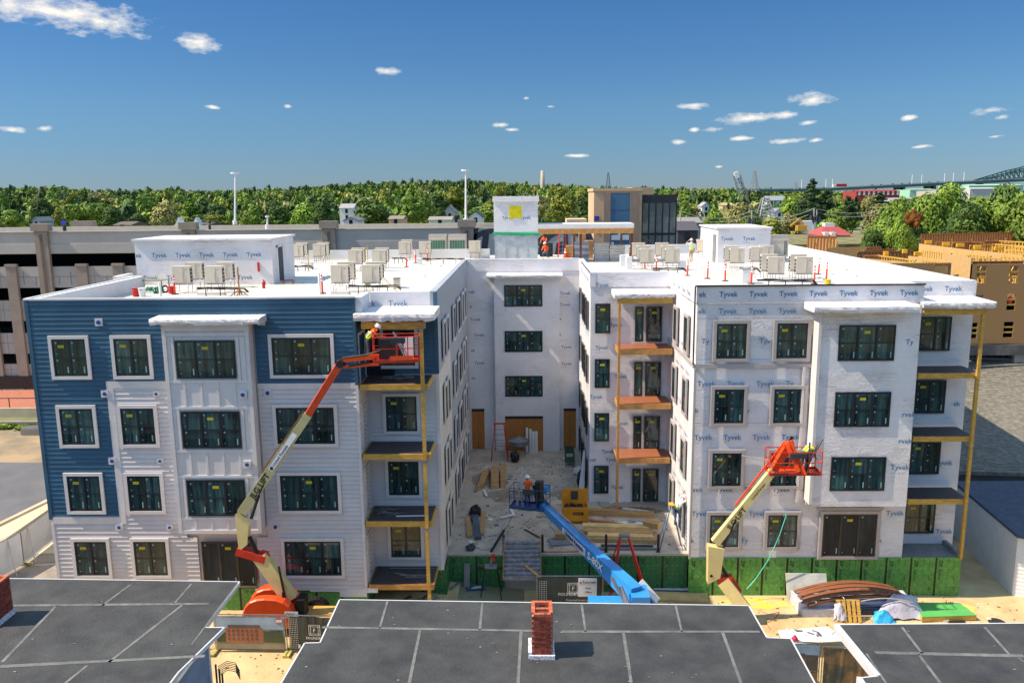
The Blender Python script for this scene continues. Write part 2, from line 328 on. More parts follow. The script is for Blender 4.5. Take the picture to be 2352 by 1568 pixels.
g = MB(); xs = sorted(set([-9000, -4500, -2600] + list(range(-1600, 1601, 80)) + [-60, -30, -8, -4, 0, 2, 30, 60, 2600, 4500, 9000])); ys = [-200, 0, 18, 40, 80, 140, 200, 260] + list(range(340, 1741, 80)) + [2400, 4000, 8500]
for Y in ys:
    for X in xs: g.v.append((X, Y, (hill(X, Y) if Y >= 260 else gz(X)) if abs(X) < 3000 and Y < 3000 else 12))
nx = len(xs)
g.f = [(j * nx + i, j * nx + i + 1, (j + 1) * nx + i + 1, (j + 1) * nx + i) for j in range(len(ys) - 1) for i in range(nx - 1)]; g.m = [0] * len(g.f)
g.build('ground', groundm, kind='structure', smooth=True)
def sheet(name, pts, mt, dz=.006, nx=1):
    """flush ground sheet that follows the ground slope along X"""
    m = MB(); x0, x1 = min(p[0] for p in pts), max(p[0] for p in pts)
    if len(pts) == 4 and nx > 1:
        (a, b, c, d) = [Vector((*p, 0)) for p in pts]
        for i in range(nx):
            t0, t1 = i / nx, (i + 1) / nx; q = [a.lerp(b, t0), a.lerp(b, t1), d.lerp(c, t1), d.lerp(c, t0)]
            m.add([(p.x, p.y, gz(p.x) + dz) for p in q], [(0, 1, 2, 3)])
    else: m.add([(p[0], p[1], gz(p[0]) + dz) for p in pts], [tuple(range(len(pts)))])
    return m.build(name, mt, kind='structure')
sandm = mat('yard_sand', S(178, 150, 108), .95, scale=.55, bump=.35, bscale=9, col2=S(208, 184, 140), edge=(.35, .65), detail=10)
stainm = mat('yellow_dust', S(214, 190, 70), .95, scale=1.6, bump=.2, bscale=9, col2=S(204, 178, 120), edge=(.4, .58), detail=10)
asph = mat('street_asphalt', S(82, 84, 90), .9, scale=.5, bump=.15, bscale=14, col2=S(100, 100, 104), edge=(.3, .7))
asph2 = mat('old_asphalt', S(120, 112, 104), .9, scale=.7, bump=.15, bscale=14, col2=S(146, 134, 120), edge=(.4, .6), detail=10)
pavm = mat('pavement_concrete', S(176, 162, 138), .85, scale=.4, bump=.1, bscale=10, col2=S(196, 182, 156), edge=(.4, .65))
lotm = mat('dirt_lot', S(158, 136, 106), .95, scale=.3, bump=.3, bscale=5, col2=S(124, 112, 94), edge=(.4, .6), detail=10)
sheet('yard', [(-24, 27), (34, 27), (34, 45), (-24, 45)], sandm, .006, 40)
st = MB(); r2 = random.Random(3)
for cx, cy, rx, ry in ((11.2, 37.6, 1.9, .62), (20.6, 37.2, 1.1, .5), (22.0, 35.4, .9, .5)):
    st.add([(cx + rx * math.cos(t / 14 * 6.283) * r2.uniform(.7, 1.15), cy + ry * math.sin(t / 14 * 6.283) * r2.uniform(.7, 1.15), .012) for t in range(14)], [tuple(range(14))])
o = st.build('yellow_dust_patch', stainm, kind='structure')
sheet('alley', [(-30, 22), (-22, 22), (-22, 60), (-30, 60)], asph2, .010)
sheet('pavement', [(-60, 40), (-24.6, 41.8), (-24.6, 43.2), (-40, 43.4), (-60, 43.4)], pavm, .014)
a = G(0, 1205, .8); b = G(138, 1128, .8); c = G(100, 1068, .8); d = G(0, 1102, .8)
sheet('lot', [(-90, 46), (-22.4, 46), (-22.4, 66.5), (-90, 66.5)], lotm, .010)
p1, p2, p3, p4 = G(-60, 1235, .8), G(140, 1105, .8), G(150, 1062, .8), G(-60, 1062, .8)
sheet('street', [(p1.x, p1.y), (p2.x + 2, p2.y), (p3.x + 2, p3.y), (p4.x, p4.y)], asph, .016)
k1, k2 = G(-60, 1290, .8), G(150, 1145, .8)
kb = MB(); kb.bar((p1.x, p1.y, .87), (p2.x + 2, p2.y, .87), .3, .14); kb.bar((k1.x, k1.y, .86), (k2.x, k2.y, .86), .12, .12); kb.build('kerb', pavm, kind='structure')
sheet('pavement', [(p1.x, p1.y - .16), (p2.x + 2, p2.y - .16), (k2.x, k2.y), (k1.x, k1.y)], pavm, .024)
# ---------------------------------------------------------------- apartment building
B = thing('apartment_building', 'four storey U shaped block under construction with blue and white siding and printed house wrap', 'building', (-2, 38, 0))
# foundation core and slab
m = MB()
m.prism([(-22.30, 35.50), (-7.70, 35.50), (-7.70, 37.46), (-4.32, 37.46), (-4.32, 57), (-4.3, 69), (-23.6, 69), (-23.6, 46), (-22.30, 46)], 1.95, ZR, 0)
m.build('wing_wall', white, B)
m = MB(); m.prism([(8.0, 38.50), (18.56, 38.50), (18.56, 40.15), (21.9, 40.15), (21.9, 72), (3.5, 72), (3.5, 45.98), (8.0, 45.98)], 1.95, ZR, 0); m.build('wing_wall', tyvek, B)
m = MB(); m.prism([(-4.32, 56.3), (3.5, 56.3), (3.5, 71), (-4.32, 71)], 1.95, ZR); m.box(-2.42, 2.12, 55.85, 56.3, ZD, 14.6); m.build('centre_wall', tyvek, B)
# roof membranes (dressed over the parapets)
m = MB(); m.prism([(-22.20, 35.62), (-7.85, 35.62), (-7.85, 37.55), (-4.45, 37.55), (-4.45, 56.5), (3.6, 56.5), (3.6, 46.1), (8.1, 46.1), (8.1, 38.6), (18.45, 38.6), (18.45, 40.3), (21.8, 40.3), (21.8, 71), (-23.4, 69), (-23.4, 46), (-22.20, 46)], ZR, ZR + .05); m.build('roof', roofw, B)
PK = [0]
def parapet(pts, h=ZT, th=.3, mt=parw, side=1, z0=ZR - .02):
    m = MB()
    for a, b in zip(pts[:-1], pts[1:]):
        a, b = Vector((*a, 0)), Vector((*b, 0)); d = (b - a).normalized(); n = Vector((-d.y, d.x, 0)) * side * th / 2; PK[0] += 1; a, b = a + d * .005, b - d * .005; h -= .003 * (PK[0] % 7)
        a2, b2 = a + n, b + n
        m.bar((a2.x, a2.y, (h + z0) / 2), (b2.x, b2.y, (h + z0) / 2), th, h - z0)
    return m.build('parapet', mt, B)
parapet([(-22.30, 46), (-22.30, 35.46)], side=1); parapet([(-22.3, 46.15), (-23.6, 46.15), (-23.6, 48)], side=1)
# low front kerbs: the front parapets read as a thin line, the roof meets them almost flush
parapet([(-22.28, 35.44), (-7.74, 35.44)], side=1)
parapet([(-7.70, 35.46), (-7.70, 37.38)], side=-1, mt=tyvek); parapet([(-7.4, 37.42), (-4.3, 37.42)], mt=tyvek_s)
parapet([(-4.30, 37.38), (-4.30, 56.3)], mt=graysid); parapet([(-4.30, 56.26), (3.46, 56.26)], mt=tyvek_s); parapet([(3.46, 56.26), (3.46, 45.92)], mt=tyvek)
parapet([(3.46, 45.94), (8.2, 45.94)], mt=tyvek_s); parapet([(7.94, 45.94), (7.94, 38.44)], mt=tyvek); parapet([(7.94, 38.44), (18.58, 38.44)], mt=tyvek)
parapet([(18.6, 38.44), (18.6, 40.1)], mt=parw); parapet([(18.6, 40.09), (21.92, 40.09)], mt=tyvek); parapet([(21.92, 40.09), (21.95, 72)], mt=parw)
parapet([(-23.5, 67), (-3.2, 67)]); parapet([(3.9, 69.8), (22, 71.8)])
m = MB(); m.bar((7.86, 38.40, ZT + .03), (18.62, 38.40, ZT + .03), .08, .07, 0); m.bar((7.86, 38.40, ZT), (7.86, 38.40, 11.95), .06, .06); m.bar((3.42, 45.9, ZT + .02), (3.42, 53, ZT + .02), .05, .05)
m.build('edge_flashing', dark, B)
m = MB(); m.bar((-22.4, 35.40, ZT + .01), (-7.66, 35.40, ZT + .01), .12, .07); m.bar((-22.40, 35.4, ZT + .01), (-22.40, 46, ZT + .01), .12, .07); m.build('edge_flashing', wht, B)
# --- windows (built once per size, copies share the meshes)
WC = {}
def win_meshes(w, h, cols, case, frame, gl, split=.5, fw=.07, muntin=True):
    k = (round(w, 2), round(h, 2), cols, case.name if case else '', frame.name, gl.name, split)
    if k in WC: return WC[k]
    fr = MB(); y0, y1 = -.055, 0; mw = .10
    fr.box(0, w, y0, y1, 0, fw); fr.box(0, w, y0, y1, h - fw, h); fr.box(0, fw, y0, y1, fw, h - fw); fr.box(w - fw, w, y0, y1, fw, h - fw)
    cw = (w - 2 * fw - (cols - 1) * mw) / cols; xs = [fw + i * (cw + mw) for i in range(cols)]; zs = [(fw, h - fw)]
    if split: zs = [(fw, fw + (h - 2 * fw) * split - .02), (fw + (h - 2 * fw) * split + .02, h - fw)]
    for x in xs[1:]: fr.box(x - mw, x, y0 - .005, y1, fw, h - fw)
    if split: [fr.box(x, x + cw, -.045, y1, zs[0][1], zs[1][0]) for x in xs]
    res = {'frame': fr.mesh('window', frame), 'panes': [], 'case': None}
    for x in xs:
        for a, b in zs: p = MB(); p.box(x, x + cw, -.03, -.005, a, b); res['panes'].append((p.mesh('pane', gl)))
    if case:
        c = MB(); t = .15; c.box(-t, w + t, -.08, 0, -t, 0); c.box(-t, w + t, -.08, 0, h, h + t); c.box(-t, 0, -.08, 0, 0, h); c.box(w, w + t, -.08, 0, 0, h)
        if case.name == 'taupe_trim': c.box(-t - .03, w + t + .03, -.05, 0, h + t, h + t + .03); c.box(-t - .03, -t, -.05, 0, -t, h + t); c.box(w + t, w + t + .03, -.05, 0, -t, h + t)
        res['case'] = c.mesh('casing', case)
    s1, s2 = MB(), MB()
    for i, x in enumerate(xs):
        for a, b in zs:
            s1.box(x + cw * .1, x + cw * .1 + .075, -.034, -.03, b - .15, b - .07)
            s1.box(x + cw * .1, x + cw * .1 + .045, -.034, -.03, a + .12, a + .165)
        a, b = zs[0]; s1.box(x + cw - .12, x + cw - .065, -.034, -.03, a + .08, a + .36)
    i = cols // 2 if cols > 2 else 0; a, b = zs[-1]; cx = xs[i] + cw * .5; s2.box(cx - .14, cx + .14, -.034, -.03, b - .34, b - .21)
    res['s1'] = s1.mesh('stickers', stick); res['s2'] = s2.mesh('label', yel)
    WC[k] = res; return res
def window(o, w, h, cols, case=None, rz=0.0, frame=dark, gl=None, split=.5, stickers=True, off=.0, parent=None, name='window'):
    """o: lower left corner on the wall face as seen from outside; rz turns the outward normal from -Y"""
    parent = parent or B; gl = gl or glass; r = win_meshes(w, h, cols, case, frame, gl, split)
    nrm = Vector((math.sin(rz), -math.cos(rz), 0)); W_ = inst(name, r['frame'], parent, Vector(o) + nrm * off, rz)
    for p in r['panes']: sub('pane', p, W_)
    if r['case']: sub('casing', r['case'], W_)
    if stickers: sub('stickers', r['s1'], W_)['kind'] = 'stuff'; sub('label', r['s2'], W_)
    return W_
LW = .05           # siding thickness in front of the wall face
for x0, x1 in ((-21.35, -19.83), (-18.55, -17.03)):
    for r, t in enumerate(TOPS): window((x0, YL, t - WH), x1 - x0, WH, 2, trimw, off=LW)
for r, t in enumerate(TOPS): window((-11.46, YL, t - WH), 2.63, WH, 3, trimw, off=LW)
for r, t in enumerate(TOPS[:3]): window((-15.54, YB, t - WH), 2.63, WH, 3, None, frame=dark)
for r, t in enumerate(TOPS): window((-6.83, 37.38, t - WH), 1.47, WH, 2, trimw, off=LW)
window((-15.37, YL, 2.1), 2.5, 2.22, 3, None, frame=brown, gl=glassg, split=0, off=.05)
for x0, x1 in ((8.93, 10.36), (11.79, 13.24)):
    for r, t in enumerate(TOPS): window((x0, YR, t - WH), x1 - x0, WH, 2, trimt)
for r, t in enumerate(TOPS[:3]): window((14.46, YRB, t - WH), 2.61, WH, 3, None)
for r, t in enumerate(TOPS): window((19.30, 40.07, t - WH), 1.53, WH, 2, None)
window((14.5, YR, 2.14), 2.66, 2.24, 3, trimt, frame=brown, gl=glassg, split=0)
for t in TOPS[:3]: window((-1.71, 55.85, t - 1.48), 2.63, 1.48, 3, None)
for t in TOPS: window((3.76, 45.9, t - WH), .86, WH, 1, None)
for k, z in enumerate((11.74, 8.54, 5.34, 2.14)):
    window((6.03, 45.9, z), .48, 2.0, 1, None, split=0, name='sidelight'); window((6.66, 45.9, z), .9, 2.0, 1, None, frame=brown if k < 3 else dark, split=.22, name='balcony_door')
# courtyard side windows
R90 = math.pi / 2
for k, t in enumerate(TOPS):
    for y0 in ((39.0, 40.5) if k < 4 else ()): window((-4.24, y0, t - WH), .85, WH, 1, creamsid if k else trimw, R90, off=.03, stickers=False)
    for y0, w in ((44.3, .9), (47.0, 1.5), (50.3, .9), (52.2, .9)): window((-4.24, y0, t - WH), w, WH, 1 if w < 1 else 2, trimw, R90, off=.03, stickers=False)
    for y1, w in ((47.9, .85), (49.6, .85), (51.6, 1.4), (54.4, .85)): window((3.43, y1, t - WH), w, WH, 1 if w < 1 else 2, None, -R90, off=.0, stickers=False)
    for y1 in (40.9, 43.9): window((7.92, y1, t - WH), .85, WH, 1, trimt, -R90, off=.0, stickers=False)
    window((-7.74, 35.9, t - WH - .5), 1.2, 2.15, 2, trimw, R90, off=.0, stickers=False, split=0, name='balcony_door')
# --- clapboard siding: every course on the front is a board of its own
BC = {}
def board_mesh(L, h, mt):
    k = (round(L, 2), round(h, 3), mt.name)
    if k not in BC:
        b = MB(); L2 = round(L, 2); b.add([(0, 0, 0), (0, -LW, 0), (0, -LW, .012), (0, -.006, h), (0, 0, h), (L2, 0, 0), (L2, -LW, 0), (L2, -LW, .012), (L2, -.006, h), (L2, 0, h)],
              [(0, 1, 2, 3, 4), (9, 8, 7, 6, 5), (1, 6, 7, 2), (2, 7, 8, 3), (0, 5, 6, 1), (3, 8, 9, 4)]); BC[k] = b.mesh('siding_board', mt)
    return BC[k]
EX = .2142
def course(x0, x1, y, z, mt, h=EX): inst('siding_board', board_mesh(x1 - x0, h, mt), B, (x0, y, z))
z = 1.93; zb = [round(z + i * EX, 4) for i in range(64)]
XL0, XST, BX0, BX1, XR0 = -22.30, -19.10, -16.10, -12.22, -7.80
for z in zb:
    hi = min(EX, 15.66 - z)
    if hi < .05: break
    top = z + hi
    lwr = z < 5.36; mid = 5.36 <= z < 11.66
    if lwr: course(XL0, -15.55 if z < 4.4 else BX0 + .1, YL, z, white, hi)
    elif mid: course(XL0, XST, YL, z, blue, hi); course(XST + .30, BX0, YL, z, white, hi)
    else: course(XL0, BX0, YL, z, blue, hi)
    course((-12.75 if z < 4.4 else BX1), XR0, YL, z, white if z < 11.66 else blue, hi)
    if z < 14.5: course(-7.70, -4.34, 37.38, z, white if z < 11.66 else blue, hi)
    if z > 14.6: course(BX0, BX1, YL, z, blue, hi)
for a, b, c, d in ((XL0, XST + .30, 5.20, 5.50), (XST, XST + .30, 5.50, 11.98), (XST + .3, BX0, 11.66, 11.98), (BX1, -7.8, 11.58, 11.84), (-22.36, XL0 + .08, 1.93, 5.2)): boxes('trim_board', trimw, B, (a, b, YL - .056, YL, c, d))
boxes('trim_board', trimw, B, (-7.80, -7.68, YL - .062, YL + .1, 1.93, 11.74), (-7.5, -4.45, 37.322, 37.38, 11.5, 11.8), (-4.42, -4.26, 37.31, 37.4, 1.95, 11.8))
boxes('corner_trim', blue, B, (-22.42, XL0 + .05, YL - .06, YL + .3, 5.4, 15.66), (-7.82, -7.68, YL - .06, YL + .2, 11.75, 15.66), (-4.44, -4.26, 37.32, 37.45, 11.82, 15.66))
m = MB()
for i in range(64):      # courtyard side of the left wing, grey above, cream at the back, seen edge on
    z = 1.93 + i * EX
    for y0, y1, mi in ((37.45, 43.2, 0 if z > 11.7 else 1), (43.2, 56.2, 0 if z > 4.9 else 2)):
        m.add([(-4.30, y0, z), (-4.272, y0, z), (-4.294, y0, z + EX), (-4.30, y1, z), (-4.272, y1, z), (-4.294, y1, z + EX)], [(0, 1, 2), (5, 4, 3), (1, 4, 5, 2), (0, 3, 4, 1)], mi)
m.build('siding_board', [graysid, creamsid, creamsid], B, kind='stuff')
m = MB()       # return of the notch
for i in range(64):
    z = 1.93 + i * EX; m.add([(-7.70, 35.5, z), (-7.672, 35.5, z), (-7.694, 35.5, z + EX), (-7.70, 37.38, z), (-7.672, 37.38, z), (-7.694, 37.38, z + EX)], [(0, 1, 2), (5, 4, 3), (1, 4, 5, 2)], 0 if z < 11.6 else 1)
m.build('siding_board', [white, blue], B, kind='stuff')
# --- bay of the left wing: smooth panels and battens
m = MB(); m.box(-16.02, -12.30, YB + .03, YL + .05, 4.98, 14.75); bay = m.build('bay', trimw, B)
def panel(x0, x1, z0, z1): q = MB(); q.box(x0, x1, YB + .012, YB + .03, z0, z1); q.build('panel', trimw, bay)
bat = MB()
for z in (5.12, 5.72, 7.72, 8.92, 10.92, 12.12, 14.22): bat.box(-16.08, -12.24, YB - .02, YB + .012, z - .09, z + .03)
bat.box(-16.08, -12.24, YB - .03, YB + .02, 4.96, 5.14); bat.box(-16.08, -12.24, YB - .03, YB + .02, 14.35, 14.75)
for z0, z1 in ((5.15, 5.63), (7.75, 8.83), (10.95, 12.03), (14.12, 14.3)):
    for k in range(5): x = -16.0 + k * .745; panel(x + .02, x + .70, z0, z1)
    for k in range(1, 5): x = -16.02 + k * .745; bat.box(x - .045, x + .045, YB - .016, YB + .012, z0 - .03, z1)
for x in (-16.02, -12.36): bat.box(x - .065, x + .1, YB - .037, YB + .034, 5.0, 14.72)
for z0, z1 in ((5.75, 7.64), (8.95, 10.84), (12.15, 14.1)): bat.box(-15.74, -15.60, YB - .014, YB + .012, z0, z1); bat.box(-12.86, -12.72, YB - .014, YB + .012, z0, z1); panel(-15.96, -15.76, z0, z1); panel(-12.70, -12.46, z0, z1)
bat.build('batten', trimw, bay)
# --- bay of the right wing, wrapped
m = MB(); m.box(13.62, 18.20, YRB, YR + .05, 5.02, 14.85); rb = m.build('bay', tyvek_s, B)
m = MB(); m.box(13.50, 13.64, YRB - .05, YR, 5.15, 14.6); m.box(13.10, 13.22, YR - .07, YR, 5.0, 11.8); m.build('corner_trim', trimw, rb)
boxes('trim_board', trimt, B, (7.98, 13.6, YR - .05, YR, 11.78, 11.98), (7.92, 8.02, YR - .06, YR + .02, 2.0, 11.8), (14.2, 17.45, YR - .05, YR, 4.57, 4.7), (7.87, 7.93, YR, 45.8, 11.78, 12.0))
# --- wrapped canopies
def canopy(x0, x1, y0, y1, z, th=.3, name='canopy', slope=.0, lip=.0):
    r = random.Random(int(x0 * 10)); nx = 26; vs = []; m = MB()
    ring = [(y1, z + .06), (y0 + .04, z + .02 - slope), (y0, z - .03 - slope), (y0 - .01, z - th * .5 - slope), (y0 + .03, z - th - slope), (y1, z - th)]
    for i in range(nx + 1):
        x = x0 + (x1 - x0) * i / nx
        for k, (yy, zz) in enumerate(ring):
            j = .022 if k in (3, 4) else .005; vs.append((x, yy + r.uniform(-j, j), zz + r.uniform(-j, j) * (1.6 if k == 4 else 1)))
    nr = len(ring); fs = [(i * nr + k, (i + 1) * nr + k, (i + 1) * nr + (k + 1) % nr, i * nr + (k + 1) % nr) for i in range(nx) for k in range(nr)]
    m.add(vs, fs + [tuple(range(nr)), tuple(nx * nr + k for k in range(nr))[::-1]]); return m.build(name, tyvek_s, B)
canopy(-16.42, -11.62, YL - 1.05, YL, 14.92, .24); canopy(-7.72, -4.15, YL - .3, 37.4, 14.98, .32); canopy(13.0, 17.75, YRB - .75, YR, 14.9, .28)
canopy(18.45, 21.8, 38.05, 40.1, 14.9, .26); canopy(-2.9, 2.3, 55.2, 56.3, 14.7, .22); canopy(4.65, 7.9, 44.0, 45.9, 14.72, .24)
boxes('canopy_beam', wood, B, (-7.45, -4.6, YL + .0, YL + .12, 14.28, 14.58), (-7.45, -7.3, YL + .12, 37.3, 14.28, 14.58), (18.6, 21.6, 38.3, 38.42, 14.3, 14.54), (4.85, 7.85, 44.2, 44.3, 14.15, 14.45))
# --- balconies
def balcony(x0, x1, y0, y1, z, beam, top, px=None, thick=.26, deckboards=0):
    d = MB(); d.box(x0 + .1, x1 - .1, y0 + .1, y1, z - .05, z - .012); dk = d.build('balcony_deck', deckm if top is None else top, B)
    n = max(3, round((y1 - y0 - .08) / .14))
    for i in range(n):
        q = MB(); w = (y1 - y0 - .06) / n; q.box(x0 + .06, x1 - .05, y0 + .05 + i * w, y0 + .05 + (i + 1) * w - .008, z - .012, z + .015); q.build('deck_board', deckm if top is None else top, dk)
    b = MB(); b.box(x0, x1, y0, y0 + .05, z - thick, z); b.box(x1 - .05, x1, y0 + .05, y1, z - thick, z); b.box(x0, x0 + .05, y0 + .05, y1, z - thick, z)
    b.box(x0 + .08, x1 - .08, y0 + .055, y0 + .1, z - thick + .01, z - .05); b.build('beam', beam, dk); return dk
for z, bm in ((11.76, wood), (8.50, wood), (5.26, wood), (2.12, wood2)): balcony(-7.62, -4.55, 35.42, 37.34, z, bm, None)
for z in (11.62, 8.52, 5.36): balcony(4.9, 7.88, 44.12, 45.88, z, wood2, cedar, thick=.30)
for z in (11.46, 8.32, 5.12): balcony(18.62, 21.55, 38.40, 40.05, z, wood, None, thick=.26)
m = MB(); m.box(-4.86, -4.70, 35.27, 35.42, 2.12, 14.3); m.box(-4.86, -4.70, 35.44, 35.58, .5, 1.86); m.build('post', wood, B)
m = MB(); m.box(4.86, 5.0, 43.98, 44.11, ZD, 14.2); m.build('post', wood2, B); m = MB(); m.box(21.30, 21.45, 38.25, 38.39, 2.05, 14.3); m.build('post', wood, B)
m = MB(); [m.box(-4.88, -4.68, 35.255, 35.435, z - .36, z - .26) for z in (11.76, 8.5, 5.26, 14.6)]; m.build('post_bracket', steel, B)
# shade painted as a near-black slab: opening behind the top left balcony, door recess
m = MB(); m.box(-7.66, -6.35, 37.26, 37.33, 11.78, 14.25); m.build('opening_shade', mat('recess_shade', S(24, 26, 30), .8), B)
# --- green sheathing panels of the podium, one by one
def zip_run(x0, x1, y, z1, dark_=False, bot=None, w=1.235):
    n = max(1, round((x1 - x0) / w)); w = (x1 - x0) / n; mt = zipd if dark_ else zipg
    tp = MB(); nl = MB(); tx = MB()
    for i in range(n):
        a = x0 + i * w; zb_ = (bot if bot is not None else min(gz(a), gz(a + w))) - .05
        p = MB(); p.box(a + .004, a + w - .004, y, y + .02, zb_, z1); p.build('sheathing_panel', mt, B)
        if i: tp.box(a - .05, a + .05, y - .004, y, zb_, z1)
        for k in range(1, 5):
            for q in range(5): xx = a + w * k / 5; zz = zb_ + .15 + (z1 - zb_ - .25) * q / 4; nl.box(xx - .012, xx + .012, y - .006, y, zz - .012, zz + .012)
        if z1 - zb_ > 1.5:
            tx.text('ZIP', (a + .16, y - .004, z1 - .15), (0, 0, -1), (1, 0, 0), .24, bold=.03); tx.text('System', (a + .16, y - .004, z1 - .62), (0, 0, -1), (1, 0, 0), .20)
            tx.text('ZIP', (a + w - .3, y - .004, z1 - 1.55), (0, 0, -1), (1, 0, 0), .16); tx.text('System', (a + w - .32, y - .004, z1 - .95), (0, 0, -1), (1, 0, 0), .10)
            tx.text('ZIP System', (a + .60, y - .004, z1 - .1), (0, 0, -1), (1, 0, 0), .07); tx.text('ZIP System', (a + .9, y - .004, z1 - .15), (0, 0, -1), (1, 0, 0), .07)
        else: tx.text('ZIP System', (a + w * .15, y - .004, z1 - .22), (1, 0, 0), (0, 0, 1), .17); tx.text('ZIP', (a + .1, y - .004, zb_ + .16), (1, 0, 0), (0, 0, 1), .17)
    tp.build('seam_tape', tape, B) if tp.v else None; nl.build('nail_head', nail, B, kind='stuff'); tx.build('panel_print', mat('panel_ink', S(20, 62, 34), .6), B)
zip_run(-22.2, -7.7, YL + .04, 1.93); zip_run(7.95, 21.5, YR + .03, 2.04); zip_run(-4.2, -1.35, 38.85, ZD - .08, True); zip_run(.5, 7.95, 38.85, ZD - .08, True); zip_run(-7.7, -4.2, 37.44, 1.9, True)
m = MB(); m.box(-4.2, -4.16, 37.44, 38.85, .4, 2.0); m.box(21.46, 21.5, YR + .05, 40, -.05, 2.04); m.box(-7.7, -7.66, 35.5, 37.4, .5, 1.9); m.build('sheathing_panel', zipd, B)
m = MB(); m.box(18.6, 21.5, 38.47, 40.1, 1.9, 2.05); m.box(21.3, 21.48, 38.5, 40, 2.05, 2.3); m.build('terrace_kerb', gry, B)
m = MB(); m.box(-7.2, -7.74, YL - .02, YL + .02, 1.72, 1.95); m.box(-10.4, -7.72, YL - .03, YL, 1.78, 1.95); m.box(-9.0, -7.72, YL - .035, YL - .002, 1.52, 1.8); m.box(-13, -10.4, YL - .03, YL, 1.86, 1.95); m.build('loose_wrap', tyvek_s, B)
# podium deck of the courtyard
m = MB(); m.box(-4.3, 7.98, 38.92, 56.4, .02, ZD); m.build('courtyard_deck', conc, B)
m = MB(); m.box(-4.3, 8.0, 38.8, 38.96, ZD - .08, ZD + .03); m.build('deck_edge', mat('edge_steel', S(170, 165, 150), .5), B)
# --- centre block: plywood door openings
for x0, x1, z1 in ((-1.76, .94, 4.42), (-4.15, -3.25, 4.85), (2.42, 3.3, 4.85)):
    y = 55.83 if x0 == -1.76 else 56.28
    d = MB(); d.box(x0, x1, y, y + .03, ZD + .02, z1); dd = d.build('plywood_hoarding', ply, B); q = MB(); q.box(x0, x1, y - .01, y, z1, z1 + .2); q.box((x0 + x1) / 2 - .01, (x0 + x1) / 2 + .01, y - .004, y, ZD, z1); q.build('opening_gap', dark, dd)
# --- printed lettering on the wrap
def printed(rows, o, u, n, size=.31, sp=1.41, sub_=True):
    size *= 1.18
    """rows: (z, u_start, u_end, first word) in wall coordinates"""
    t = MB(); t2 = MB(); o, u, n = Vector(o), Vector(u), Vector(n); r = random.Random(5); wf = text_mesh('Tyvek', .01)[2] * size
    for (z, a, b, lead) in rows:
        x = a
        if lead: t.text(lead, o + u * (a + .02) + n * .006 + Vector((0, 0, z)), u, (0, 0, 1), size, bold=.010); x = a + text_mesh(lead, .01)[2] * size + .62
        while x + wf < b:
            t.text('Tyvek', o + u * x + n * .006 + Vector((0, 0, z)), u, (0, 0, 1), size, bold=.010)
            t2.text('CommercialWrap', o + u * (x - .02) + n * .006 + Vector((0, 0, z - .2)), u, (0, 0, 1), .08)
            x += sp
        if b - x > .62: t.text('Ty', o + u * x + n * .006 + Vector((0, 0, z)), u, (0, 0, 1), size, bold=.010)
    t.build('wrap_lettering', tyink, B); t2.build('wrap_small_print', tyred, B)
printed([(15.22, .04, 13.7 - 3.0, 'ek'), (14.42, .04, 5.2, 'ek'), (12.97, .25, .9, None), (12.97, 3.0, 4, None), (10.88, .12, 5.2, None), (9.55, .02, .5, 'k'), (9.55, 2.3, 3.1, None), (8.2, .05, 5.3, None), (6.92, .6, 1.1, None), (5.52, .02, 9.6, 'vek'), (4.27, .03, 6, None), (2.85, .02, .2, 'k'), (2.85, 2.5, 3.2, None)], (7.98, YR, 0), (1, 0, 0), (0, -1, 0), size=.30)
printed([(13.0, 3.95, 4.7, None), (9.5, 4.02, 4.6, 'rvek'), (8.2, 3.95, 4.6, 'rvek'), (6.9, 3.7, 4.62, None)], (13.62, YRB, 0), (1, 0, 0), (0, -1, 0), size=.30)
printed([(4.27, 9.6, 10.6, None), (2.85, 9.3, 10.6, 'k'), (15.22, 10.3, 10.7, None)], (7.98, YR, 0), (1, 0, 0), (0, -1, 0), size=.30)
printed([(15.2, .3, 3.3, None), (9.4, 2.6, 3.3, 'ek'), (6.3, 2.0, 3.3, None), (2.6, 2.3, 3.3, None), (12.6, 2.6, 3.2, None)], (18.66, 40.07, 0), (1, 0, 0), (0, -1, 0), size=.29)
printed([(15.05, .1, 3.1, 'ek')], (-7.6, 37.25, 0), (1, 0, 0), (0, -1, 0), size=.31)
printed([(12.6, 1.1, 2.3, None), (11.3, .3, 4, None), (9.6, 1.4, 2.6, None), (8.4, .0, 2, None), (6.8, 1.5, 3, None), (5.1, .7, 2.5, None), (4.6, 0, 4.4, 'vel'), (2.9, 1.3, 2.6, None), (14.9, .3, 1.2, None)], (3.5, 45.9, 0), (1, 0, 0), (0, -1, 0), size=.25, sp=1.5)
printed([(13.35, .02, 1.6, 'vek'), (12.3, .1, .4, 'k'), (11.4, .12, 1.6, None), (10.3, .35, 1.7, None), (9.2, .1, 1.2, 'ek'), (8.3, .35, 1.6, None), (7.2, .1, 1.2, 'ek'), (13.2, 6.4, 7.6, None), (12.4, 6.4, 7.5, None), (11.4, 6.2, 7.6, 'ek'), (10.3, 6.2, 7.0, 'ek'), (9.4, 6.5, 7.6, None), (8.2, 6.5, 7.6, None)], (-4.25, 56.3, 0), (1, 0, 0), (0, -1, 0), size=.25)
printed([(z, 1, 7, None) for z in (15.1, 12.3, 11.1, 9.2, 7.9, 6.0, 4.8)], (7.92, 45.9, 0), (0, -1, 0), (-1, 0, 0), size=.26)
printed([(z, 1, 10, None) for z in (15.1, 11.9, 8.7, 5.4)], (3.43, 56, 0), (0, -1, 0), (-1, 0, 0), size=.26)
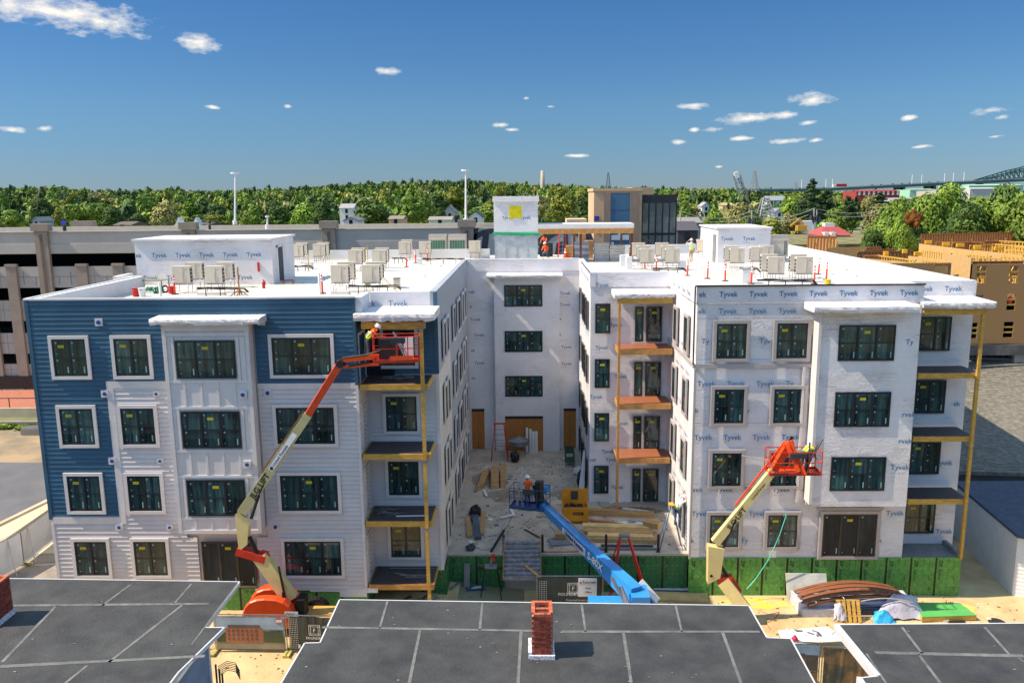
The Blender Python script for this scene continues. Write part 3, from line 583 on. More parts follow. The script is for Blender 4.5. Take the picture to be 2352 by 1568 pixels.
# vents with blue tape
vb = MB()
for (x, y, Y, r_) in ((227, 740, YL, .1), (600, 738, YL, .1), (241, 904, YL, .09), (359, 904, YL, .07), (558, 906, YB, .1), (615, 902, YL, .1), (258, 1058, YL, .09), (368, 1058, YL, .07), (568, 1066, YB, .09), (274, 1210, YL, .08), (390, 1210, YL, .07), (633, 1209, YL, .1), (1874, 859, YR, .1), (1866, 1007, YR, .1), (1858, 1150, YR, .1)):
    p = A(x, y, Y - .05); s = .17 if r_ > .075 else .14; boxes('vent_plate', trimw, B, (p.x - s, p.x + s, Y - .075, Y - .0, p.z - s, p.z + s)); vb = MB(); vb.tube((p.x, Y - .076, p.z), (p.x, Y - .12, p.z), r_ * .9, 12); vb.build('vent_cap', mat('blue_tape', S(28, 62, 140), .5), B)
# small lap over the wrap seams (real lapped edges)
lp = MB(); r4 = random.Random(9)
for z in (14.2, 12.2, 9.05, 5.95, 2.5):
    pts = [(7.98 + i * .62, YR - .006, z + r4.uniform(-.02, .02)) for i in range(18)]
    for a, b in zip(pts[:-1], pts[1:]):
        if b[0] < 13.5: lp.quad(a, b, (b[0], YR - .004, b[2] - .02), (a[0], YR - .004, a[2] - .02))
lp.build('wrap_seam', tygrey, B)
# ---------------------------------------------------------------- bulkheads and pergola on the roof (parts of the building)
def bulkhead(x0, x1, y0, y1, z1, name='stair_bulkhead'):
    m = MB(); m.box(x0, x1, y0, y1, ZR + .05, z1); b = m.build(name, tyvek, B)
    c = MB(); c.box(x0 - .12, x1 + .12, y0 - .12, y1 + .12, z1, z1 + .1); c.box(x0 - .06, x1 + .06, y0 - .05, y0, z1 - .12, z1); c.build('wrapped_cap', tyvek_s, b); return b
b1 = bulkhead(-23.4, -15.22, 48.05, 52.6, 17.6)
m = MB(); m.box(-15.22, -15.16, 49.0, 50.0, 15.05, 17.1); m.build('door', dgry, b1); m = MB(); m.box(-15.22, -15.14, 48.9, 49.0, 15.0, 17.2); m.box(-15.22, -15.14, 50.0, 50.1, 15.0, 17.2); m.box(-15.22, -15.14, 48.9, 50.1, 17.1, 17.2); m.build('door_frame', wht, b1)
printed([(16.62, .0, 7.9, 'ek'), (15.28, .35, 8, None)], (-23.4, 48.05, 0), (1, 0, 0), (0, -1, 0), size=.31, sp=1.42)
b2 = bulkhead(13.9, 17.75, 60.4, 66.5, 17.45)
m = MB(); m.box(13.84, 13.9, 60.9, 61.8, 14.97, 17.0); m.build('door', gry, b2)
printed([(16.6, .2, 3.9, None)], (13.9, 60.4, 0), (1, 0, 0), (0, -1, 0), size=.32, sp=1.62)
m = MB(); m.box(-2.62, .72, 62, 64.6, 17.15, 19.8); m.box(-2.68, .78, 61.9, 64.7, 19.8, 19.95); m.box(-2.70, .80, 61.88, 61.98, 19.55, 19.8); ev = m.build('elevator_tower', tyvek, B)
m = MB(); m.box(-2.58, .68, 62.02, 64.5, ZR, 17.15); [m.box(-2.58 + i * .82, -2.56 + i * .82, 62.0, 62.02, ZR, 17.15) for i in range(5)]; m.build('blockwork', mat('pale_block', S(178, 186, 190), .8, bump=.1), ev)
m = MB(); r = random.Random(2)
for i in range(12): x = -2.72 + i * .29; m.hexa([(x, 61.93, 17.15 - r.uniform(0, .1) - i * .008), (x + .3, 61.93, 17.12 - r.uniform(0, .1) - i * .008), (x + .3, 62, 17.1), (x, 62, 17.1), (x, 61.93, 17.3 - i * .01), (x + .3, 61.93, 17.3 - i * .01), (x + .3, 62, 17.3), (x, 62, 17.3)])
m.build('green_strap', mat('green_strap', S(30, 160, 120), .5), ev)
m = MB(); m.box(-1.45, -.5, 61.97, 62, 18.4, 19.25)
for i in range(12): x = -1.45 + i * .08; m.box(x, x + .06, 61.95, 61.97, 18.3 + r.uniform(-.08, .06), 18.62 + r.uniform(0, .12))
m.build('yellow_foil', mat('yellow_foil', S(225, 210, 20), .5, bump=.3), ev); m = MB(); m.box(-1.52, -.43, 61.98, 61.995, 18.33, 19.32); m.build('opening_frame', wht, ev)
t = MB(); t.text('Tyvek', (-2.0, 61.985, 18.25), (1, 0, 0), (0, 0, 1), .32, bold=.010); t.text('Tyvek', (-.62, 61.985, 18.25), (1, 0, 0), (0, 0, 1), .32, bold=.010); t.build('wrap_lettering', tyink, ev)
m = MB(); m.box(.72, 7.95, 62.0, 64.8, 17.5, 17.85); pg = m.build('pergola_roof', parw, B)
m = MB(); m.box(.72, 7.92, 61.95, 62.05, 17.12, 17.5); m.box(7.8, 7.95, 62.05, 64.8, 17.12, 17.5); m.build('beam', wood2, pg)
for x, y in ((3.95, 62.1), (7.8, 62.1), (3.6, 64.6), (7.3, 64.6)): m = MB(); m.box(x - .08, x + .08, y - .06, y + .1, ZR, 17.12); m.build('post', mat('red_primer_steel', S(110, 44, 34), .6) if y < 64 else woodd, pg)
# ---------------------------------------------------------------- condensers
def condenser():
    t = thing('condenser', 'c', 'air conditioner')
    m = MB(); m.box(-.47, .47, -.17, .17, .5, 1.42); m.box(-.485, .485, -.185, .185, 1.42, 1.46); m.build('casing', hvacm, t)
    m = MB(); m.box(-.485, .10, -.20, -.17, .55, 1.40); m.box(.13, .47, -.185, -.17, .55, 1.40); m.box(.02, .06, -.215, -.20, .75, 1.15); m.box(.2, .34, -.19, -.185, 1.28, 1.31, 1); m.build('service_panel', [hvacm, gry], t)
    for sx in (-1, 1):
        m = MB(); [m.box(sx * .47 - (.0 if sx > 0 else .012), sx * .47 + (.012 if sx > 0 else 0), a, a + .13, .58 + k * .2, .74 + k * .2) for a in (-.15, .02) for k in range(4)]; m.build('grille', hvacd, t)
    m = MB()
    for x in (-.36, .36): m.path([(x, -.3, 0), (x, -.3, .42), (x, -.24, .48), (x, .24, .48), (x, .3, .42), (x, .3, 0)], .018, 5)
    m.box(-.5, .5, -.2, -.15, .46, .5); m.box(-.5, .5, .15, .2, .46, .5); m.path([(-.36, -.3, .15), (.36, -.3, .15)], .012, 4); m.build('stand', steel, t)
    return t
c0 = condenser(); used = [False]
CG = 'condensers on the flat roof'
def put_c(x0, x1, yb, label, grp=CG, z=ZR + .05, sc=1.0):
    p = G((x0 + x1) / 2, yb, z)
    if not used[0]: c0.location = p; c0['label'] = label; c0['group'] = grp; WL[c0] = p; used[0] = True; return c0
    return dup(c0, p, rnd.uniform(-.02, .02), label, grp)
CL = [
 (398, 448, 672, 'beige condenser in front of the long wrapped bulkhead, left front of its four'), (430, 473, 660, 'beige condenser by the long wrapped bulkhead, left rear of its four'),
 (473, 520, 672, 'beige condenser in front of the long wrapped bulkhead, right front of its four'), (499, 543, 660, 'beige condenser by the long wrapped bulkhead, right rear of its four'),
 (760, 808, 670, 'beige condenser above the blue siding near the roof edge, left front of its four'), (778, 818, 660, 'beige condenser near the blue roof edge, left rear of its four'),
 (833, 876, 670, 'beige condenser near the wrapped balcony notch, right front of its four'), (844, 882, 660, 'beige condenser near the wrapped balcony notch, right rear of its four'),
 (801, 835, 622, 'beige condenser in the middle row of the left roof, left front of its four'), (809, 841, 616, 'beige condenser in the middle row of the left roof, left rear of its four'),
 (856, 889, 622, 'beige condenser in the middle row of the left roof, right front of its four'), (863, 895, 616, 'beige condenser in the middle row of the left roof, right rear of its four'),
 (670, 701, 604, 'beige condenser behind the bulkhead door, left front of its four'), (680, 710, 599, 'beige condenser behind the bulkhead door, left rear of its four'),
 (720, 751, 603, 'beige condenser before the low rear parapet, right front of its four'), (730, 759, 598, 'beige condenser before the low rear parapet, right rear of its four'),
 (633, 656, 620, 'beige condenser with a yellow tag right beside the bulkhead door, front one'), (640, 665, 614, 'beige condenser right beside the bulkhead door, rear one'),
 (918, 944, 597, 'beige condenser near the orange posts left of the netted units, front one'), (923, 949, 590, 'beige condenser near the orange posts left of the netted units, rear one'),
 (966, 989, 596, 'beige condenser directly left of the two green netted units'), (1078, 1104, 594, 'beige condenser directly right of the two green netted units'),
 (1674, 1708, 620, 'beige condenser in front of the wrapped bulkhead on the right roof, front one'), (1662, 1694, 614, 'beige condenser in front of the wrapped bulkhead on the right roof, rear one'),
 (1721, 1754, 616, 'beige condenser left of the tall right roof unit, left one'), (1741, 1776, 612, 'beige condenser left of the tall right roof unit, right one'),
 (1757, 1802, 648, 'beige condenser nearest the right roof edge, left front of its four'), (1742, 1786, 640, 'beige condenser nearest the right roof edge, left rear of its four'),
 (1822, 1866, 648, 'beige condenser nearest the right roof edge, right front of its four'), (1808, 1852, 640, 'beige condenser nearest the right roof edge, right rear of its four'),
 (1469, 1502, 620, 'beige condenser between the pergola and the walking man, left front of its row'), (1460, 1495, 611, 'beige condenser between the pergola and the walking man, left middle of its row'), (1449, 1482, 602, 'beige condenser nearest the pergola, left rear of its row'),
 (1527, 1560, 620, 'beige condenser nearest the walking man, right front of its row'), (1517, 1551, 611, 'beige condenser near the walking man, right middle of its row'), (1502, 1537, 602, 'beige condenser near the walking man, right rear of its row'),
 (1597, 1628, 592, 'beige condenser partly hidden behind the right wrapped bulkhead')]
for a in CL: put_c(*a)
rs_ = random.Random(77); stn = mat('roof_water_stain', (.52, .45, .33), .6, scale=1.2, col2=(.66, .63, .56), edge=(.42, .62), detail=9)
for x, y, rx, ry in ((663, 655, 1.3, .7), (760, 640, 2.2, .6), (590, 668, 1.5, .4), (900, 640, 1.8, .5), (1560, 640, 1.6, .7), (1660, 630, 1.8, .6), (1490, 600, 1.6, .6), (1040, 598, 2.2, .5), (820, 620, 1.6, .5), (1920, 620, 2.0, .8)):
    p = G(x, y, ZR + .054); m = MB(); m.add([(p.x + rx * math.cos(t / 20 * 6.283) * rs_.uniform(.75, 1.1), p.y + ry * math.sin(t / 20 * 6.283) * rs_.uniform(.75, 1.1), p.z) for t in range(20)], [tuple(range(20))]); m.build('roof_stain', stn, B)
# the tall units
def tall_unit(x0, x1, yb, label, net):
    p = G((x0 + x1) / 2, yb, ZR + .05); w = (x1 - x0) / F * p.y; t = thing('heat_pump_unit', label, 'air conditioner', p, 'tall heat pump units on the roof')
    def L(m): m.v = [(v[0] + p.x, v[1] + p.y, v[2] + p.z) for v in m.v]; return m
    h = 1.85; m = MB(); m.box(-w / 2, w / 2, -.38, .38, .15, h); m.box(-w / 2 + .03, w / 2 - .03, -.4, -.38, h - .45, h - .02); m.box(-w / 2, w / 2, -.42, -.38, h - .05, h + .03); L(m).build('casing', hvacm, t)
    if net:
        m = MB(); m.box(-w / 2 + .1, w / 2 - .1, -.40, -.385, .3, h - .48); L(m).build('netting', hvacg, t)
        m = MB(); [m.box(-w / 2 + .1 + i * (w - .2) / 6 - .008, -w / 2 + .1 + i * (w - .2) / 6 + .008, -.41, -.40, .3, h - .48) for i in range(7)]; [m.box(-w / 2 + .1, w / 2 - .1, -.41, -.40, .3 + k * .2, .315 + k * .2) for k in range(6)]; L(m).build('wire_guard', hvacm, t)
    else:
        for sx in (-1, 1):
            m = MB(); [m.box(sx * w * .36 + a - .04, sx * w * .36 + a + .04, -.39, -.38, .35 + k * .16, .47 + k * .16) for a in (-.06, .06) for k in range(7 if sx > 0 else 6)]; L(m).build('grille', hvacd, t)
        m = MB(); m.box(-.15, .15, -.385, -.38, 1.62, 1.66); L(m).build('name_strip', gry, t)
    m = MB(); [m.box(sx * w * .4 - .05, sx * w * .4 + .05, -.3, .3, 0, .15) for sx in (-1, 1)]; L(m).build('feet', steel, t)
tall_unit(987, 1027, 588, 'tall unit with green netting left of the orange post pair, the left one', True); tall_unit(1031.5, 1072, 588, 'tall unit with green netting next to the orange post pair, the right one', True)
tall_unit(1756, 1806, 594, 'tall cream unit with side grilles on the right roof beside the wrapped bulkhead', False)
# delineator posts
def delineator():
    t = thing('delineator_post', 'd', 'traffic post'); m = MB(); m.tube((0, 0, .03), (0, 0, .98), .055, 8, .045); m.tube((0, 0, .98), (0, 0, 1.06), .03, 6, .02); m.build('tube', delo, t)
    m = MB(); m.tube((0, 0, 0), (0, 0, .035), .2, 8, .19); m.build('base', black, t); m = MB(); [m.tube((0, 0, z), (0, 0, z + .1), .057, 8, caps=False) for z in (.66, .82)]; m.build('reflective_band', wht, t); return t
d0 = delineator(); first = True
DP = [(402, 676, 'orange post at the left roof edge beside the red bucket'), (741, 674, 'orange post at the blue roof edge right of the bulkhead shadow'), (934, 613, 'orange post standing on the roof in front of the small rear condensers, leftmost of three'), (955, 604, 'orange post behind the middle condenser row, second of three'),
      (982, 599, 'orange post just left of the green netted units'), (1079, 592, 'orange post right of the netted units, left of the pair'), (1085.5, 591, 'orange post right of the netted units, right of the pair'), (640, 617, 'orange post under the condenser beside the bulkhead door'),
      (880, 612, 'orange post behind the middle left condensers'), (1507, 622, 'orange post between two condenser stands near the walking man'), (1481, 617, 'orange post below the condenser nearest the pergola'), (1579, 633, 'orange post just in front of the walking man'),
      (1625, 640, 'orange post left of the right bulkhead, leaning slightly'), (1665.5, 645.5, 'orange post in front of the condenser by the right bulkhead'), (1725.6, 652, 'orange post at the right roof edge, left of the nearest condensers'), (1870, 652, 'orange post at the right roof edge, right of the nearest condensers'),
      (1879.5, 630, 'orange post farthest back on the right roof, right of the condensers'), (1897.7, 643, 'rightmost orange post on the right roof'), (1446, 600, 'orange post between the pallet bale and the condensers')]
for x, y, l in DP:
    p = G(x, y, ZR + .05)
    if first: d0.location = p; WL[d0] = p; tag(d0, l, None, 'orange posts marking the roof'); first = False
    else: o = dup(d0, p, 0, l, 'orange posts marking the roof'); o.rotation_euler.x = rnd.uniform(-.05, .05); o.rotation_euler.y = rnd.uniform(-.05, .05)
def cone(x, y, l, s=1.0):
    p = G(x, y, ZR + .05); t = thing('traffic_cone', l, 'traffic cone', p, 'traffic cones below the pergola'); m = MB(); m.tube(p + Vector((0, 0, .03)), p + Vector((0, 0, .9)), .18, 10, .04); m.box(p.x - .22, p.x + .22, p.y - .22, p.y + .22, p.z, p.z + .03); m.build('cone_body', delo, t)
    m = MB(); m.tube(p + Vector((0, 0, .4)), p + Vector((0, 0, .55)), .13, 10, .105, caps=False); m.tube(p + Vector((0, 0, .65)), p + Vector((0, 0, .72)), .092, 10, .08, caps=False); m.build('band', wht, t)
cone(1299, 592, 'traffic cone beside the red ladder under the pergola'); cone(1329, 592, 'traffic cone in front of the stacked white cartons under the pergola')
# roof clutter
def box_thing(name, x0, x1, y0, y1, z0, z1, mt, label, cat, group=None, lid=None):
    m = MB(); m.box(x0, x1, y0, y1, z0, z1)
    if lid: m.box(x0 - .02, x1 + .02, y0 - .02, y1 + .02, z1, z1 + .04, 1)
    return single(m, name, [mt, lid or mt], label, cat, group)
def pxbox(name, xa, xb, yb, h, dep, mt, label, cat, Z=ZR + .05, group=None, lid=None):
    a, b = G(xa, yb, Z), G(xb, yb, Z); return box_thing(name, a.x, b.x, a.y, a.y + dep, Z, Z + h, mt, label, cat, group, lid)
pxbox('roof_box', 904, 917, 663, .55, .5, hvacm, 'beige metal curb box right of the front left condensers', 'box', lid=gry); pxbox('roof_box', 1425, 1438, 612, .8, .5, wht, 'white duct box right of the pallet bale, the rear one', 'box'); pxbox('roof_box', 1439, 1452, 619, .85, .5, wht, 'white duct box left of the condensers, the front one', 'box')
pxbox('roof_box', 700, 716, 618, .5, .5, wht, 'white curb box between the rear left condensers', 'box'); pxbox('roof_box', 958, 968, 608, .5, .4, wht, 'white curb box left of the green netted units', 'box'); pxbox('roof_box', 1704, 1728, 652, .8, .6, wht, 'white curb box at the right roof edge behind an orange post', 'box', lid=gry)
pxbox('roof_box', 1560, 1576, 620, .6, .5, wht, 'white curb box beside the walking man', 'box'); pxbox('concrete_block', 760, 800, 676, .14, .4, roofw, 'pale sleeper block under the left pair of front condensers', 'block'); pxbox('concrete_block', 452, 512, 678, .14, .4, roofw, 'pale sleeper block under the bulkhead condensers', 'block')
pxbox('foam_block', 322, 352, 675, .14, .3, wht, 'small white foam block on the left roof edge', 'block'); pxbox('foam_block', 362, 392, 667, .12, .3, wht, 'white foam block behind the red bucket', 'block')
def bucket(x, y, l, mt, r=.16, h=.36):
    p = G(x, y, ZR + .05); m = MB(); m.tube(p, p + Vector((0, 0, h)), r * .85, 12, r); m.path([p + Vector((-r, 0, h)), p + Vector((0, -r * 1.3, h * .75)), p + Vector((r, 0, h))], .01, 4, 1); m.tube(p + Vector((0, 0, h - .03)), p + Vector((0, 0, h + .005)), r * 1.06, 12, r * 1.06); single(m, 'bucket', [mt, steel], l, 'bucket', 'buckets on the left roof')
bucket(313, 681, 'red plastic bucket at the left roof edge under the table board', redp, .19, .46); bucket(327, 681, 'grey white bucket right of the red bucket', wht, .19, .46); bucket(395, 674, 'small red bucket behind the orange post', redp, .2, .4)
p = G(352, 674, ZR + .05); m = MB(); r = random.Random(4)
for k in range(9):
    c = p + Vector((r.uniform(-.35, .35), r.uniform(-.1, .3), .18)); R = r.uniform(.12, .2); ax = r.uniform(0, 3)
    m.path([c + Vector((R * math.cos(t) * math.cos(ax), R * math.cos(t) * math.sin(ax), R * math.sin(t))) for t in [i * .7 for i in range(10)]], .035, 5)
single(m, 'hose_coil', mat('green_hose', S(20, 140, 100), .5), 'tangled green hose coil beside the white bucket on the left roof', 'hose')
p = G(380, 672, ZR + .05); m = MB(); [m.path([p + Vector((R * math.cos(t), .02 * k, .2 + R * math.sin(t))) for t in [i * .6 for i in range(12)]], .03, 5) for k, R in enumerate((.2, .15, .18))]; single(m, 'hose_coil', mat('maroon_hose', S(90, 30, 50), .5), 'dark red coiled cord right of the green hose', 'hose')
m = MB(); a, b = G(300, 668, ZR), G(372, 668, ZR); m.box(a.x, b.x, a.y, a.y + 1.1, ZR + .55, ZR + .58); [m.box(x, x + .05, y, y + .05, ZR + .05, ZR + .55) for x in (a.x + .05, b.x - .1) for y in (a.y + .05, a.y + 1.0)]; single(m, 'work_table', mat('olive_board', S(120, 124, 96), .7), 'low grey green board table over the buckets on the left roof', 'table')
m = MB(); p = G(606, 662, ZR + .05); m.tube(p, p + Vector((0, 0, .36)), .09, 12); m.tube(p + Vector((0, 0, .36)), p + Vector((0, 0, .44)), .09, 12, .03); m.tube(p + Vector((0, 0, .44)), p + Vector((0, 0, .5)), .03, 6, mi=1); m.path([p + Vector((0, 0, .48)), p + Vector((.12, -.03, .44)), p + Vector((.12, -.05, .2))], .015, 5, 1); single(m, 'fire_extinguisher', [redp, black], 'red fire extinguisher on the roof at the bulkhead corner', 'extinguisher')
m = MB(); p = A(594, 612, 48.02); m.box(p.x - .05, p.x + .05, 47.95, 48.04, p.z - .3, p.z + .25); single(m, 'fire_alarm_sign', redp, 'narrow red sign fixed near the right end of the long bulkhead', 'sign')
for x, y, l in ((843, 657, 'yellow reel under the front left condensers'), (641, 635, 'yellow reel on the roof right of the bulkhead door'), (1901, 652, 'yellow drain cover at the right roof edge')):
    p = G(x, y, ZR + .05); m = MB(); m.tube(p, p + Vector((0, 0, .22)), .17, 10); m.tube(p + Vector((0, 0, .22)), p + Vector((0, 0, .25)), .19, 10); single(m, 'cable_reel', yel, l, 'reel', 'yellow reels on the roof')
p = G(661, 652, ZR + .05); m = MB(); m.path([p + Vector((-.3, 0, .0)), p + Vector((-.3, 0, .2)), p + Vector((.3, 0, .2)), p + Vector((.3, 0, 0))], .025, 5); m.path([p + Vector((-.3, .3, .0)), p + Vector((-.3, .3, .2)), p + Vector((.3, .3, .2)), p + Vector((.3, .3, 0))], .025, 5); m.path([p + Vector((-.3, 0, .2)), p + Vector((-.3, .3, .2))], .025); single(m, 'pipe_stand', mat('rusty_red', S(170, 60, 40), .7), 'small rusty red stand in the puddle stain right of the bulkhead', 'stand')
def pole(x, y, h, l, mt, r=.04, foot=True):
    p = G(x, y, ZR + .05); m = MB(); m.tube(p, p + Vector((0, 0, h)), r, 6)
    if foot: [m.bar(p + Vector((0, 0, .3)), p + Vector((dx, dy, 0)), .05) for dx, dy in ((.45, 0), (-.45, 0), (0, .4), (0, -.4))]
    single(m, 'anchor_post', mt, l, 'post', 'timber posts on braced feet')
pole(550, 678, 1.5, 'timber post on a braced foot in front of the long bulkhead', woodd); pole(1521 * .0 + 709, 622, 1.2, 'timber post between the rear left condensers', wood, foot=False); pole(845, 603, 1.3, 'timber post between middle left condensers', wood, foot=False)
pole(735, 676, 1.15, 'white pipe beside the orange post at the blue roof edge', wht, .07, False); pole(1994, 646, .95, 'thin white vent pipe standing on the right roof', wht, .05, False); pole(1885 - 512, 672, .0 + .9, 'short white pipe at the left roof edge right of the green hose', wht, .08, False) if False else None
pole(369, 680, .75, 'short white pipe at the left roof edge right of the green hose', wht, .07, False)
# refrigerant pipe bundles
for (xa, xb, y, l) in ((800, 912, 658, 'black pipe bundle on the roof running right of the front left condensers'), (450, 560, 664, 'black pipe bundle below the bulkhead condensers'), (970, 1066, 596, 'black pipe bundle beneath the green netted units'), (1740, 1868, 645, 'black pipe bundle under the nearest right condensers'), (655, 712, 612, 'black pipe bundle by the bulkhead door condensers'), (1500, 1570, 618, 'black pipe bundle between condensers near the walking man'), (1700, 1740, 618, 'black pipe bundle by the right bulkhead condensers'), (900, 930, 594, 'black pipe bundle left of the small rear condensers')):
    a, b = G(xa, y, ZR + .45), G(xb, y, ZR + .35); m = MB(); r = random.Random(xa)
    for k in range(4):
        o = Vector((0, k * .06, k % 2 * .05)); pts = [a + o + (b - a) * t + Vector((0, 0, r.uniform(-.03, .03))) for t in (0, .25, .5, .75, 1)]; pts.append(pts[-1] + Vector((.2, 0, -.2))); m.path(pts, .022, 5)
    [m.bar(a + (b - a) * t, a + (b - a) * t - Vector((0, 0, .4)), .04) for t in (.2, .5, .8)]
    single(m, 'pipe_bundle', black, l, 'pipes', 'black refrigerant pipes on the roof')
# slanting duct near the balcony notch
m = MB(); a, b = G(880, 640, ZR + .6), G(905, 664, ZR + .05); m.bar(a, b, .14, .14); single(m, 'slanting_duct', hvacm, 'slanting beige duct leaning beside the front right condensers', 'duct')
# goods below the pergola
def stackb(name, xa, xb, yb, n, h, dep, mt, label, cat, mt2=None):
    a, b = G(xa, yb, ZR + .05), G(xb, yb, ZR + .05); t = thing(name, label, cat, ((a.x + b.x) / 2, a.y, ZR + .05)); r = random.Random(xa)
    for i in range(n): m = MB(); j = r.uniform(-.03, .03); m.box(a.x + j, b.x + j, a.y, a.y + dep, ZR + .05 + i * h, ZR + .05 + (i + 1) * h - .015); m.build('carton' if cat != 'bale' else 'bale_layer', mt2 if (mt2 and i % 2) else mt, t)
stackb('carton_stack', 1320, 1353, 598, 6, .24, 1, wht, 'stack of white cartons under the pergola', 'cartons', mat('carton_blue_print', S(170, 180, 200), .7)); stackb('carton_stack', 1300, 1321, 592, 3, .33, .8, card, 'brown cartons left of the white stack under the pergola', 'cartons')
stackb('insulation_bale', 1366, 1400, 600, 7, .2, 1.2, mat('bale_grey', S(190, 190, 186), .7), 'tall grey bale of sheets on a pallet under the pergola', 'bale'); stackb('insulation_bale', 1401, 1436, 600, 5, .24, 1.2, mat('bale_wrap', S(205, 200, 190), .6, bump=.3), 'plastic wrapped bale with a wooden top right of the grey bale', 'bale')
stackb('carton_stack', 1345, 1363, 594, 4, .36, .8, card, 'brown cartons between the white stack and the grey bale', 'cartons'); stackb('carton_stack', 1330, 1346, 590, 2, .95, .5, card, 'brown cartons piled behind the white stack', 'cartons')
def stepladder(base, h, w, mt, label, rz=0, spread=.45, n=7, capm=None):
    t = thing('step_ladder', label, 'ladder', (0, 0, 0)); m = MB()
    for sx in (-1, 1):
        m.bar((sx * w / 2, -h * spread / 2, 0), (sx * w * .28, -.05, h), .07, .03); m.bar((sx * w / 2, h * spread / 2, 0), (sx * w * .28, .05, h), .06, .03)
    m.build('rail', mt, t); m = MB()
    for i in range(1, n):
        f = i / n; ww = w / 2 + (w * .28 - w / 2) * f; y = -h * spread / 2 * (1 - f) - .05 * f; m.box(-ww, ww, y - .03, y + .03, h * f - .015, h * f + .015)
        if i % 2: m.box(-ww, ww, -y - .012, -y + .012, h * f - .012, h * f + .012)
    m.build('step', steel, t); m = MB(); m.box(-w * .34, w * .34, -.12, .12, h, h + .06); m.build('ladder_top', capm or mt, t)
    t.location = base; t.rotation_euler.z = rz; WL[t] = Vector(base); return t
stepladder(G(1292, 590, ZR + .05), 2.4, .75, redp, 'red step ladder standing below the pergola beam', .0)
